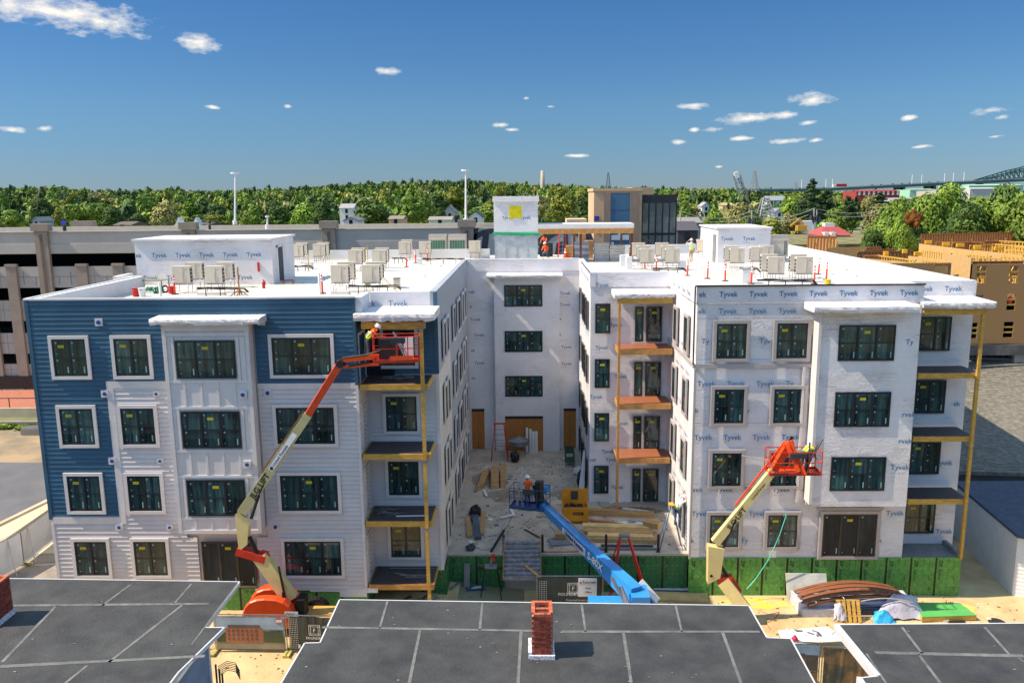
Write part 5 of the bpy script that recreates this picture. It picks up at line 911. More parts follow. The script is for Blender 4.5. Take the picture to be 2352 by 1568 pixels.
m = MB(); [m.tube((x, y, ZD), (x, y, ZD + .12), .06, 8) for x in (x0 + .1, x1 - .1) for y in (y0 + .1, y0 + .8)]; m.build('caster', black, t)
# lumber piles at right of the courtyard
def pile(label, rows, z=ZD, cat='lumber pile', name='lumber_pile', group=None):
    t = thing(name, label, cat, tuple(G(rows[0][0], rows[0][1], z)))
    for (xa, ya, xb, yb, w, h, lift, mt) in rows:
        a, b = G(xa, ya, z), G(xb, yb, z); m = MB(); m.bar(a + Vector((0, 0, lift + h / 2 + .01)), b + Vector((0, 0, lift + h / 2 + .01)), w, h); m.build('carton' if mt is card else 'board', mt, t)
    return t
pile('long brown cartons lying behind the orange tool chest in the courtyard', [(1352, 1180, 1503, 1186, .5, .22, 0, card), (1352, 1180, 1420, 1183, .34, .08, .23, card)], cat='carton pile')
pile('large stack of long cartons behind the tall red ladder', [(1345, 1240, 1512, 1243, .55, .2, 0, card), (1350, 1236, 1500, 1240, .5, .06, .21, mat('carton_pale', S(214, 178, 120), .7)), (1340, 1226, 1500, 1232, .6, .2, .1, card), (1338, 1218, 1490, 1222, .5, .06, .3, mat('carton_pale', S(214, 178, 120), .7)), (1480, 1218, 1514, 1225, .5, .3, .3, card)], cat='carton pile')
for i, (xa, ya, xb, yb, mt, l) in enumerate([(1395, 1212, 1500, 1208, wht, 'long white trim board nearest the courtyard cartons'), (1410, 1206, 1515, 1204, wht, 'white trim board overlapping the carton stack'), (1420, 1202, 1480, 1213, wht, 'white board lying aslant on the trim pile'), (1385, 1208, 1450, 1199, wht, 'short white trim board at the left end of the trim pile'), (1460, 1200, 1512, 1210, wht, 'white trim board at the right end of the trim pile'), (1440, 1199, 1505, 1199, mat('grey_trim_board', S(140, 150, 165), .6), 'grey trim board at the back of the trim pile'),
      (1352, 1194, 1445, 1204, mat('pink_board', S(200, 130, 104), .7), 'thin pinkish board right of the orange tool chest'), (1358, 1200, 1430, 1206, cedar, 'thin red brown board right of the orange tool chest'), (1430, 1168, 1490, 1176, wht, 'white strip behind the rear carton pile'), (1250, 1268, 1330, 1266, mat('pink_board', S(200, 130, 104), .7), 'pink board lying along the deck edge by the blue boom'), (1345, 1262, 1510, 1262, steel, 'metal strip lying along the deck edge behind the red ladder'), (1380, 1256, 1500, 1257, dgry, 'dark strip lying behind the deck edge'),
      (1205, 1216, 1240, 1235, brown, 'dark beam lying diagonally above the site stairs'), (1172, 1170, 1182, 1186, wht, 'white board lying on the left of the courtyard, upright in the picture'), (1150, 1192, 1182, 1184, wht, 'white board lying aslant above the left stair post'), (1112, 1128, 1118, 1142, wht, 'short pale board below the open carton'), (1400, 1155, 1430, 1152, wht, 'white lath by the balcony post foot')]):
    plank(xa, ya, xb, yb, .14, .03 + .02 * (i % 3), mt, l, lift=.02 * (i % 4))
tp = A(1434, 1232, 38.0); l0, l1 = A(1408, 1345, 37.2), A(1474, 1352, 37.2)
t = thing('step_ladder', 'tall red step ladder straddling in front of the green courtyard wall', 'ladder', (tp.x, 37.6, 0)); m = MB()
m.bar((l0.x, 37.2, .9), (tp.x - .22, 37.9, tp.z), .12, .06); m.bar((tp.x + 1.25, 37.2, .02), (tp.x + .22, 37.9, tp.z), .12, .06); m.bar((tp.x - 1.25, 37.2, .02), (l0.x, 37.2, .9), .12, .06); m.bar((tp.x - 1.1, 38.6, .02), (tp.x - .18, 38.1, tp.z), .07, .05); m.bar((tp.x + 1.1, 38.6, .02), (tp.x + .18, 38.1, tp.z), .07, .05); m.build('rail', redp, t)
m = MB(); [m.box(tp.x - .22 - 1.03 * (1 - f), tp.x + .22 + 1.03 * (1 - f), 37.9 - .7 * (1 - f) - .03, 37.9 - .7 * (1 - f) + .03, tp.z * f - .012, tp.z * f + .012) for f in (.22, .34)]; m.build('step', steel, t); m = MB(); m.box(tp.x - .26, tp.x + .26, 37.85, 38.15, tp.z, tp.z + .12); m.build('ladder_top', gry, t)
stepladder(G(1148, 1055, ZD), 2.55, 1.15, redp, 'red step ladder at the plywood doors in the courtyard', 0, .35)
# drum, bag, boards by plywood door
p = G(1191, 1060, ZD) + Vector((0, 1.2, 0)); t = thing('round_tank', 'round galvanised lid standing on legs in front of the plywood doors', 'tank', tuple(p)); m = MB(); m.tube(p + Vector((0, 0, .9)), p + Vector((0, 0, 1.2)), .72, 20); m.tube(p + Vector((0, 0, 1.2)), p + Vector((0, 0, 1.42)), .72, 20, .2); m.tube(p + Vector((0, 0, 1.42)), p + Vector((0, 0, 1.5)), .05, 6); m.build('drum', steel, t, smooth=False); m = MB(); [m.tube(p + Vector((.6 * math.cos(a), .6 * math.sin(a), 0)), p + Vector((.6 * math.cos(a), .6 * math.sin(a), .9)), .03, 5) for a in (.6, 2.2, 3.8, 5.4)]; m.build('leg', steel, t)
def bag(x, y, r_, h, mt, label, z=ZD):
    p = G(x, y, z); m = MB(); r = random.Random(int(x)); m.sphere(p + Vector((0, 0, h * .45)), r_, 14, 9, sc=(1, 1, h / r_ * .55)); m.v = [(v[0] + r.uniform(-.04, .04), v[1] + r.uniform(-.04, .04), max(z + .01, v[2] + r.uniform(-.05, .05))) for v in m.v]; single(m, 'refuse_bag', mt, label, 'bag', smooth=False)
bag(1183, 1060, .32, .75, black, 'black refuse bag in front of the round galvanised tank'); bag(1092, 1183, .34, .6, black, 'black bag on top of the dark boards at the left of the courtyard'); bag(1337, 1120, .34, 1.2, black, 'black bag leaning at the foot of the right wall'); bag(1327, 1088, .28, .5, wht, 'white sack beside the green trolley')
bag(1284, 1196, .18, .4, wht, 'small white sack left of the orange tool chest'); bag(1081, 1262, .25, .3, dgry, 'dark tangle of cable at the front left deck corner'); bag(1152, 1118 - 4, .22, .2, steel, 'crumpled pale wrapping near the open carton') if False else None
for x0, x1, yt in ((1216, 1221, 985), (1222, 1228, 990), (1229, 1235, 990), (1208, 1213, 982), (1131, 1135, 980)):
    a = A(x0, 1036, 55.6); b = A(x1, yt, 55.75); m = MB(); m.hexa([(a.x, 55.4, ZD), (b.x, 55.4, ZD), (b.x, 55.44, ZD), (a.x, 55.44, ZD), (a.x, 55.74, b.z), (b.x, 55.74, b.z), (b.x, 55.78, b.z), (a.x, 55.78, b.z)]); single(m, 'leaning_board', trimw, 'white trim board leaning at the plywood doors, ' + {1216: 'left of the three tall ones', 1222: 'middle of the three tall ones', 1229: 'right of the three tall ones', 1208: 'directly right of the round tank', 1131: 'left of the red ladder'}[x0], 'board', 'trim boards leaning by the plywood doors')
p = G(1309, 1070, ZD); m = MB(); m.box(p.x - .25, p.x + .25, p.y - .1, p.y + .9, ZD + .3, ZD + .36); [m.tube((p.x + dx, p.y + dy, ZD), (p.x + dx, p.y + dy, ZD + 1.0), .03, 5) for dx in (-.28, .28) for dy in (-.2, 1.0)]; [m.box(p.x - .28, p.x + .28, p.y + .3 * k, p.y + .3 * k + .06, ZD + .9, ZD + 1.1) for k in range(4)]; single(m, 'trolley', mat('dark_green_frame', S(30, 80, 66), .5), 'dark green framed trolley near the right wall of the courtyard', 'trolley')
for i, dx in enumerate((0, .18, .34)): a = G(1330 + i * 5, 1135, ZD); m = MB(); m.bar(a, Vector((3.36, a.y + 1.2, ZD + 2.4)), .12, .04); single(m, 'leaning_board', trimw, ['left', 'middle', 'right'][i] + ' of three pale boards leaning on the right courtyard wall', 'board', 'boards leaning on the right courtyard wall')
# cartons on the left of the courtyard
def carton(pts, h, label, z=ZD, mt=card):
    c = [G(x, y, z) for x, y in pts]; t = thing('open_carton', label, 'carton', tuple((c[0] + c[2]) / 2)); m = MB(); n = len(c)
    for p, q in ((0, 1), (1, 2), (3, 0)): m.bar(c[p] + Vector((0, 0, h / 2)), c[q] + Vector((0, 0, h / 2)), .025, h)
    m.build('side', mt, t); m = MB(); m.add([v + Vector((0, 0, h)) for v in c], [(0, 1, 2, 3)]); m.add([v + Vector((0, 0, h + .03)) for v in c], [(0, 1, 2, 3)]); m.build('top_flap', mt, t)
    m = MB(); a, b = c[2], c[3]; d = Vector((.0, -.25, .0)); m.add([a + Vector((0, 0, h)), b + Vector((0, 0, h)), b + d, a + d], [(0, 1, 2, 3)]); m.build('end_flap', mt, t)
carton([(1125, 1085), (1112, 1120), (1096, 1128), (1108, 1090)][::1], .25, 'long open brown carton, leftmost of three on the courtyard deck')
carton([(1128, 1082), (1145, 1082), (1146, 1118), (1128, 1120)], .32, 'wide brown carton in the middle of three on the courtyard deck'); carton([(1149, 1080), (1161, 1076), (1162, 1118), (1150, 1118)], .36, 'open brown carton, rightmost of three on the courtyard deck')
for (xa, ya, xb, yb, w, h, mt, l) in ((1075, 1190, 1078, 1235, .26, .12, card, 'long narrow carton left of the dark boards'), (1090, 1180, 1098, 1240, .34, .2, mat('slate_board', S(74, 86, 100), .6), 'bundle of slate grey boards under the black bag'), (1112, 1178, 1106, 1230, .26, .12, card, 'narrow carton right of the slate grey boards'), (1080, 1178, 1088, 1200, .2, .14, mat('slate_board', S(74, 86, 100), .6), 'short slate grey board on the left carton'), (1073, 1232, 1102, 1215, .05, .05, wht, 'thin white strip across the slate boards')): plank(xa, ya, xb, yb, w, h, mt, l)
r = random.Random(21); slate = mat('slate_board', S(74, 86, 100), .6)
SC_ = [(1116, 1188), (1125, 1193), (1130, 1184), (1120, 1161), (1076, 1228), (1081, 1244), (1092, 1249), (1163, 1108), (1170, 1100), (1108, 1108), (1240, 1186), (1173, 1094), (1214, 1270), (1060 + 18, 1222), (1290, 1160), (1262, 1175), (1140, 1206), (1300, 1052), (1318, 1090)]
for k, (x, y) in enumerate(SC_):
    c = G(x, y, ZD); s = r.uniform(.1, .26); a0 = r.uniform(0, 3); m = MB(); m.prism([(c.x + s * math.cos(a0 + i * 1.57) * r.uniform(.6, 1.2), c.y + s * math.sin(a0 + i * 1.57) * r.uniform(.6, 1.2)) for i in range(4)], ZD + .004, ZD + .02 + r.uniform(0, .02))
    mt = [slate, wht, card, gry][k % 4]; single(m, 'offcut', mt, ['slate grey', 'white', 'brown cardboard', 'grey'][k % 4] + ' flat offcut on the courtyard deck, ' + ['by the left wall', 'in the middle', 'right of the middle'][0 if x < 1130 else 1 if x < 1240 else 2], 'offcut', ['slate grey', 'white', 'brown cardboard', 'grey'][k % 4] + ' offcuts on the courtyard deck')
m = MB(); r = random.Random(31)
for _ in range(900):
    x, y = r.uniform(-4, 7.6), r.uniform(39.3, 54); s = r.uniform(.015, .06)
    if x > 3.2 and y > 45.5: continue
    m.box(x - s, x + s, y - s * r.uniform(.3, 1), y + s * r.uniform(.3, 1), ZD + .003, ZD + .01 + s * .3, r.choice((0, 1, 2, 3)))
m.build('site_litter', [wht, gry, card, dgry], kind='stuff')
m = MB(); dirt = mat('deck_stain', S(112, 100, 86), .9, scale=1.2, bump=.1, col2=S(150, 138, 122), edge=(.35, .6), detail=10)
for cx, cy, rx, ry in ((-1.2, 47, 1.6, 1.2), (2.2, 47.2, 1, .8), (5.5, 44.6, 2.0, .7), (-2.6, 50, 1.2, 1.5)): m.add([(cx + rx * math.cos(t / 18 * 6.283) * r.uniform(.7, 1.2), cy + ry * math.sin(t / 18 * 6.283) * r.uniform(.7, 1.2), ZD + .004) for t in range(18)], [tuple(range(18))])
m.build('deck_stain', dirt, kind='structure')
for k, (pts, mt, l) in enumerate([([(1120, 1232), (1150, 1225), (1190, 1172), (1230, 1172), (1262, 1190), (1285, 1196)], mat('green_cord', S(60, 100, 84), .6), 'thin green cord looping over the courtyard deck'), ([(1085, 1258), (1120, 1262), (1150, 1240), (1160, 1200)], gry, 'grey cord at the front left of the deck'), ([(1365, 1150), (1390, 1165), (1420, 1160), (1400, 1150)], dgry, 'dark cable loop at the foot of the wooden post'), ([(1262, 1180), (1270, 1215), (1300, 1250), (1340, 1260)], mat('blue_cord', S(60, 90, 120), .6), 'blue grey cord passing under the blue boom')]):
    m = MB(); P3 = [G(x, y, ZD + .012) for x, y in pts]; P4 = []
    for a, b in zip(P3[:-1], P3[1:]): P4 += [a.lerp(b, t) + Vector((math.sin(t * 3.14 * 2) * .12, math.sin(t * 6.28) * .08, 0)) for t in (0, .25, .5, .75)]
    m.path(P4 + [P3[-1]], .014, 4); single(m, 'cord', mt, l, 'cord')
plank(1262, 1247, 1318, 1243, .9, .08, gry, 'low grey pallet of boards left of the blue boom', 'board_stack', 'board stack'); m = MB(); p = G(1290, 1240, ZD); m.box(p.x - .35, p.x + .2, p.y - .1, p.y + .4, ZD + .12, ZD + .38); single(m, 'open_carton', card, 'small brown carton on the grey boards by the blue boom', 'carton')
m = MB(); [m.box(x - .04, x + .04, 39.0, 39.1, ZD, ZD + 1.05) for x in (A(1160, 1240, 39).x - .12, A(1247, 1240, 39).x, A(1422, 1240, 39).x, A(1538 - 20, 1240, 39).x)]
for x_, l in ((1157, 'left of the site stairs'), (1246, 'right of the site stairs'), (1392, 'left of the red ladder'), (1512, 'right of the red ladder')):
    X_ = A(x_, 1250, 39.05).x; q = MB(); q.box(X_ - .06, X_ + .06, 39.0, 39.12, ZD, ZD + .95); q.box(X_ - .1, X_ + .1, 38.98, 39.14, ZD, ZD + .02); single(q, 'edge_post', mat('dark_steel_post', S(40, 36, 34), .6), 'short dark steel post on the deck edge ' + l, 'post')
plank(1128, 1268, 1158, 1240, .1, .1, black, 'black bar leaning beside the left stair post', lift=.0, lift2=.5)
# site stairs
t = thing('site_stairs', 'temporary steel pan stair from the yard up to the courtyard deck', 'stairs', (-.45, 38.0, 0)); s0, s1 = -1.32, .46
for k in range(9):
    q = A(1200, 1241 + k * 10.2, 38.6 - k * .19); m = MB(); m.box(s0, s1, q.y - .13, q.y + .13, q.z - .04, q.z); m.build('tread', mat('stair_steel', S(150, 132, 118), .6, var=.3, scale=5), t)
    m = MB(); m.box(s0, s1, q.y - .15, q.y - .13, q.z - .13, q.z - .01); m.build('riser', mat('stair_riser', S(112, 124, 142), .5, var=.25, scale=5), t)
qa, qb = A(1200, 1236, 38.8), A(1200, 1330, 36.9)
for xx in (s0 - .03, s1 + .03): m = MB(); m.bar((xx, qa.y, qa.z), (xx, qb.y, qb.z), .05, .22); m.build('stringer', woodd, t)
for a, b in (((s0, 38.3, 2.2), (s1, 38.6, 2.95)), ((s0, 38.0, 1.7), (s1, 38.3, 2.2)), ((s1, 38.3, 2.3), (s0 + .2, 38.6, 2.9))): m = MB(); m.bar(a, b, .03); m.build('barrier_tape', mat('tape_yellow', S(206, 196, 120), .6), t)
m = MB(); m.bar(A(1163, 1262, 38.6), A(1244, 1328, 36.6), .09, .05); single(m, 'timber_brace', wood, 'long timber brace leaning diagonally in front of the site stairs', 'timber')
# yard litter left of stairs
Z2 = lambda x, y: gz(G(x, y, .2).x)
for (xa, ya, xb, yb, w, mt, l) in ((1072, 1290, 1072, 1328, .26, gry, 'grey board leaning against the green wall, upright'), (1058, 1338, 1084, 1334, .26, gry, 'grey board lying at the foot of the upright one'), (1092, 1340, 1110, 1330, .16, gry, 'grey board on the heap below the saw stand'), (1102, 1350, 1140, 1340, .16, gry, 'longest grey board on the heap below the saw stand'), (1118, 1336, 1170, 1331, .05, wht, 'thin white lath behind the heap of boards'), (1035, 1372, 1068, 1340, .12, gry, 'grey board lying diagonally behind the black roof'), (1070, 1365, 1112, 1358, .5, mat('blue_panel', S(50, 80, 110), .5), 'blue siding pieces lying behind the black roof'), (1082, 1363, 1106, 1357, .2, wht, 'white board lying on the blue siding pieces')):
    upr = xa == xb; z = .15; a, b = G(xa, ya, z), G(xb, yb, z); m = MB()
    if upr: a = A(1065, 1333, 38.3); m.hexa([(a.x, 38.25, .2), (a.x + .3, 38.25, .2), (a.x + .3, 38.3, .2), (a.x, 38.3, .2), (a.x, 38.75, 1.6), (a.x + .3, 38.75, 1.6), (a.x + .3, 38.8, 1.6), (a.x, 38.8, 1.6)])
    else: m.bar(a + Vector((0, 0, gz(a.x) - z + .05)), b + Vector((0, 0, gz(b.x) - z + .05)), w, .04)
    single(m, 'plank', mt, l, 'board')
r = random.Random(8)
for k in range(9):
    c = G(1120 + r.uniform(-18, 18), 1350 + r.uniform(-5, 4), .1); m = MB(); a0 = r.uniform(0, 3); m.bar(c + Vector((0, 0, gz(c.x) + .02 + k * .012)), c + Vector((math.cos(a0) * .35, math.sin(a0) * .2, gz(c.x) + .03 + k * .012)), .14, .02); single(m, 'offcut', gry, 'short grey offcut in the heap below the saw stand', 'offcut', 'grey offcuts below the saw stand')
p = A(1128, 1330, 38.0); t = thing('saw_stand', 'folding saw stand with a red and grey mitre saw at the green wall', 'saw', (p.x, 38.0, gz(p.x))); zt = A(1128, 1304, 38).z; m = MB()
for sx in (-1, 1): m.bar((p.x + sx * .55, 37.5, .1), (p.x + sx * .3, 38, zt), .04); m.bar((p.x + sx * .55, 38.5, .1), (p.x + sx * .3, 38, zt), .04)
m.bar((p.x - .75, 38, zt), (p.x + .75, 38, zt), .08); m.build('leg_frame', black, t); m = MB(); m.box(p.x - .3, p.x + .3, 37.8, 38.2, zt + .05, zt + .14); m.tube((p.x, 38.0, zt + .35), (p.x + .06, 38.0, zt + .35), .2, 14); m.build('saw_table', gry, t); m = MB(); m.box(p.x + .02, p.x + .2, 37.92, 38.08, zt + .4, zt + .62); m.sphere((p.x + .12, 38, zt + .66), .1, 8, 6); m.build('saw_motor', redp, t)
for k in range(5):
    c = Vector((-6.8 + k * .45, 35.9 + (k % 2) * .4, .75)); m = MB(); m.bar(c, c + Vector((.5, .45, .05 + .06 * k)), .16, .05); single(m, 'plank', [gry, slate][k % 2], ['first', 'second', 'third', 'fourth', 'fifth'][k] + ' board from the left in the shade under the lowest left balcony', 'board', 'boards under the lowest left balcony')
m = MB(); m.box(-5.5, -5.0, 35.75, 36.1, .8, 1.0); single(m, 'red_case', redp, 'red case lying under the lowest left balcony', 'case')
for k, (dx, dy, L, l) in enumerate(((0, 0, 2.2, 'grey white strip along the back of the lowest left balcony'), (.3, -.5, 1.1, 'short strip slanting on the lowest left balcony'), (.6, -.75, 1.4, 'strip lying parallel to the front of the lowest left balcony'), (.9, -.95, 1.2, 'strip nearest the front beam of the lowest left balcony'))):
    m = MB(); m.bar((-6.9 + dx, 37.1 + dy, 2.15), (-6.9 + dx + L, 37.1 + dy - (.35 if k == 1 else 0), 2.15), .05, .03); single(m, 'trim_strip', gry, l, 'strip')
for z, n, l in ((11.77, 9, 'loose pale strips heaped on the top left balcony'), (5.27, 7, 'torn pale offcuts on the left balcony third from the top')):
    m = MB(); r = random.Random(n); x = -5.9 if n == 9 else -6.8
    for k in range(n * 3): a0 = r.uniform(0, 3.1); c = Vector((x + r.uniform(-.5, .6), 36.4 + r.uniform(-.3, .4), z + .02 + k * .004)); m.bar(c, c + Vector((math.cos(a0) * .45, math.sin(a0) * .25, 0)), .05, .012)
    single(m, 'strip_heap', gry, l, 'strips')
m = MB(); m.bar((-6.3, 36.0, 5.29), (-4.8, 36.05, 5.29), .07, .03); single(m, 'trim_strip', wht, 'long white strip on the left balcony third from the top', 'strip')
# right yard ---------------------------------------------------------
m = MB(); a, b = A(1804, 1372, 38.2), A(1897, 1374, 38.2); m.hexa([(a.x, 37.9, .0), (b.x, 37.9, .0), (b.x, 37.95, .0), (a.x, 37.95, .0), (a.x - .0, 38.35, 1.25), (b.x, 38.35, 1.22), (b.x, 38.4, 1.22), (a.x, 38.4, 1.25)]); single(m, 'leaning_sheet', mat('pale_grey_sheet', S(196, 196, 186), .5), 'pale grey sheet leaning on the green sheathing', 'sheet')
t = thing('deck_board_stack', 'bowed stack of reddish brown decking boards on wrapped bundles', 'lumber stack', (15.2, 36.6, 0))
brd = mat('decking_brown', S(136, 84, 60), .55, var=.15, scale=2, stretch=(.6, 6, 6))
def bow(yo, z0, x0, x1, sag, w, mt, name, par, h=.035, n=14, dy=0):
    m = MB(); P5 = [Vector((x0 + (x1 - x0) * i / n, yo + dy * i / n, z0 + sag * (1 - (2 * i / n - 1) ** 2))) for i in range(n + 1)]
    for a, b in zip(P5[:-1], P5[1:]): m.bar(a, b, w, h)
    m.build(name, mt, par)
for k in range(7): bow(36.35 + k * .19, .72 + .03 * (k % 2), 12.95 + .1 * (k % 3), 18.2 - .05 * k, .38, .17, brd, 'board', t, dy=.55)
for k in range(4): bow(36.3 + k * .05, .62 - .05 * k, 13.3, 18.0, .36, .14, brd, 'board', t, dy=.5)
bow(36.25, .78, 15.5, 18.2, .22, .05, trimt, 'batten', t)
m = MB(); m.box(12.9, 18.4, 36.6, 37.8, .02, .62); m.box(13.0, 14.6, 36.3, 36.6, .02, .4); m.build('wrapped_bundle', mat('bundle_wrap', S(190, 190, 205), .5, bump=.6, bscale=5), t); m = MB(); m.box(15.0, 17.4, 36.5, 36.6, .1, .5); [m.box(15.0, 17.4, 36.46, 36.5, z, z + .03) for z in (.2, .34, .48)]; m.build('blue_banding', mat('bundle_blue', S(60, 76, 104), .5), t)
m = MB(); [m.bar((13.6 + k * 1.3, 36.2, .8 + .2 * k), (13.7 + k * 1.3, 37.5, .85 + .1 * k), .03, .02) for k in range(2)]; m.build('strap', wht, t)
def tarp(pts, mt, label, name='tarpaulin', cat='tarpaulin', jit=.05, seed=1, nu=10, nv=8, base=None):
    """sheet draped over four top corners"""
    r = random.Random(seed); m = MB(); a, b, c, d = [Vector(p) for p in pts]; vs = []
    for j in range(nv + 1):
        for i in range(nu + 1): u, v = i / nu, j / nv; p = a.lerp(b, u).lerp(d.lerp(c, u), v); vs.append(p + Vector((r.uniform(-jit, jit), r.uniform(-jit, jit), r.uniform(-jit, jit) + .35 * math.sin(u * 3.14) * math.sin(v * 3.14))))
    m.add(vs, [(j * (nu + 1) + i, j * (nu + 1) + i + 1, (j + 1) * (nu + 1) + i + 1, (j + 1) * (nu + 1) + i) for j in range(nv) for i in range(nu)]); return single(m, name, mt, label, cat, smooth=True)
silver = mat('silver_wrap', S(188, 186, 200), .4, bump=.5, bscale=6)
tarp([(16.0, 35.9, .15), (18.7, 36.0, .1), (18.6, 36.9, .8), (17.5, 36.8, .95)], silver, 'silver grey plastic wrap bunched at the right end of the decking boards', seed=2); tarp([(14.3, 35.8, .1), (14.9, 35.75, .1), (14.9, 36.3, .75), (14.5, 36.3, .7)], silver, 'silver plastic flap hanging by the left of the pallet', seed=3); tarp([(16.1, 35.6, .06), (17.2, 35.6, .05), (17.0, 36.1, .35), (16.3, 36.15, .4)], mat('bright_blue_plastic', S(20, 170, 225), .4, bump=.4), 'bright blue plastic sheet crumpled beside the pallet', seed=4)
t = thing('pallet', 'small timber pallet standing on edge in front of the decking boards', 'pallet', (15.6, 35.9, 0)); a, b = A(1926, 1400, 35.9), A(1981, 1400, 35.9)
for k in range(5): m = MB(); x = a.x + (b.x - a.x) * (k + .1) / 5; m.hexa([(x, 35.75, .02), (x + .15, 35.75, .02), (x + .15, 35.78, .02), (x, 35.78, .02), (x, 36.2, .95), (x + .15, 36.2, .95), (x + .15, 36.23, .95), (x, 36.23, .95)]); m.build('slat', wood, t)
for z in (.1, .5, .88): m = MB(); m.box(a.x, b.x, 35.82 + z * .45, 35.9 + z * .45, z - .04, z + .04); m.build('bearer', wood, t)
t = thing('panel_stack', 'bright green sheathing panels stacked flat with one cut corner at the right of the yard', 'panel stack', (20, 36.6, 0)); P6 = [G(2100, 1382, .3), G(2205, 1384, .3), G(2243, 1412, .3), G(2118, 1416, .3)]; m = MB(); m.prism([(p.x, p.y) for p in P6], .05, .26); m.build('stacked_panel', wood, t); m = MB(); m.prism([(p.x, p.y) for p in P6], .262, .30); m.build('top_panel', mat('bright_green_panel', S(80, 170, 90), .5, var=.06), t)
m = MB(); m.text('ZIP', (20.1, 37.0, .304), (1, 0, 0), (0, 1, 0), .35, bold=.02); m.build('panel_print', mat('panel_ink', S(20, 62, 34), .6), t)
for x, y, l in ((2140, 1416, 'timber block under the left of the green panels'), (2230, 1418, 'timber block under the right of the green panels')): q = G(x, y, .02); box_thing('timber_block', q.x - .4, q.x + .2, q.y - .1, q.y + .05, .01, .12, wood, l, 'timber')
for x, y, l, r_ in ((2195, 1425, 'round drain cover in the sand behind the right roof', .42), (2290, 1428, 'round drain cover nearest the white wall, half hidden', .38)): q = G(x, y, .02); m = MB(); m.tube((q.x, q.y, .0), (q.x, q.y, .035), r_, 20); single(m, 'drain_cover', brown, l, 'drain cover')
for x, y, l in ((2160, 1424, 'white board by the drain cover'), (2210, 1420, 'white carton by the green panels')): q = G(x, y, .02); box_thing('white_board', q.x - .4, q.x + .35, q.y - .12, q.y + .12, .01, .1, wht, l, 'board')
t = thing('work_table', 'long white work table with offcuts in the yard left of the right roof', 'table', (13.2, 34.4, 0)); P7 = [G(1787, 1447, .75), G(1900, 1438, .75), G(1948, 1470, .75), G(1800, 1478, .75)]; m = MB(); m.prism([(p.x, p.y) for p in P7], .71, .75); m.build('table_top', wht, t); m = MB(); [m.tube((p.x + (.1 if p.x < 12.5 else -.1), p.y, 0), (p.x + (.1 if p.x < 12.5 else -.1), p.y, .71), .04, 6) for p in P7]; m.build('leg', wood, t)
for k in range(9): q = P7[0].lerp(P7[2], r.uniform(.1, .8)) + Vector((r.uniform(-.3, .3), r.uniform(-.1, .3), 0)); m = MB(); a0 = r.uniform(0, 3); m.bar((q.x, q.y, .762 + k * .003), (q.x + .3 * math.cos(a0), q.y + .3 * math.sin(a0), .762 + k * .003), .1, .015); single(m, 'offcut', [slate, wht, gry][k % 3], ['slate', 'white', 'grey'][k % 3] + ' offcut lying on the white work table', 'offcut', ['slate', 'white', 'grey'][k % 3] + ' offcuts on the work table')
q = G(1825, 1472, .75); m = MB(); m.sphere((q.x, q.y, .87), .13, 10, 7); m.box(q.x - .15, q.x + .15, q.y - .1, q.y + .1, .755, .86); m.path([(q.x - .12, q.y, .9), (q.x, q.y, 1.05), (q.x + .12, q.y, .9)], .02, 5); single(m, 'circular_saw', mat('magenta_tool', S(190, 30, 80), .5), 'pink red hand saw on the white work table', 'saw')
m = MB(); q = A(1780, 1440, 31.5); [m.tube((8.6, 31.8, .48), (9.0, 31.8, .48), .48, 18)]; single(m, 'tyre', black, 'black tyre half hidden by the corner of the centre roof', 'tyre') if False else None
m = MB(); hp = [A(1806, 1182, 38.3), A(1790, 1230, 38.2), A(1765, 1285, 38.1), A(1735, 1330, 38), A(1715, 1352, 37.9)]; m.path(hp, .02, 5); m.path([A(1806, 1182, 38.3), A(1802, 1178, 38.36), A(1800, 1186, 38.36)], .02, 5); single(m, 'air_hose', mat('cyan_hose', S(60, 200, 190), .5), 'turquoise air hose hanging from a ground floor window down to the sand', 'hose')
m = MB(); hp = [G(1742, 1400, .02), G(1765, 1410, .02), G(1790, 1405, .02), G(1780, 1420, .02), G(1760, 1430, .02), G(1770, 1445, .02)]; m.path(hp, .014, 4); single(m, 'cord', mat('red_cord', S(170, 50, 40), .6), 'thin red cord lying in the sand by the centre roof corner', 'cord')
m = MB(); r = random.Random(51)
for k in range(1500):       # rubble, chips and offcuts trodden into the sand
    x, y = (r.uniform(-15, 24), r.uniform(30.2, 38.3)); q = r.random() ** 3 * .09 + .015
    if x < -4.5 and y > 35.2 or (21.2 < x and y > 38): continue
    a0 = r.uniform(0, 3); c_, s_ = math.cos(a0) * q, math.sin(a0) * q; z = gz(x) + .008; f_ = r.uniform(.25, .9); mi = r.choice((0, 0, 0, 1, 2, 3)); w = [(x + c_, y + s_), (x - s_ * f_, y + c_ * f_), (x - c_, y - s_), (x + s_ * f_, y - c_ * f_)]
    m.add([(*p, z) for p in w] + [(*p, z + q * .5) for p in w], [(4, 5, 6, 7), (0, 1, 5, 4), (1, 2, 6, 5), (2, 3, 7, 6), (3, 0, 4, 7)], mi)
m.build('yard_rubble', [mat('rubble', S(140, 118, 88), .9, var=.2), wht, woodd, gry], kind='stuff')
m = MB()
for k in range(500):
    x, y = r.uniform(-22, 21), r.uniform(39, 68); q = r.random() ** 3 * .08 + .015
    if -4.5 < x < 8.2 and y < 56.5 or x > 18 and y < 40.5: continue
    m.box(x - q, x + q, y - q * r.uniform(.3, 1), y + q * .5, ZR + .052, ZR + .06 + q * .3, r.choice((0, 1, 2)))
m.build('roof_litter', [gry, card, dgry], kind='stuff')
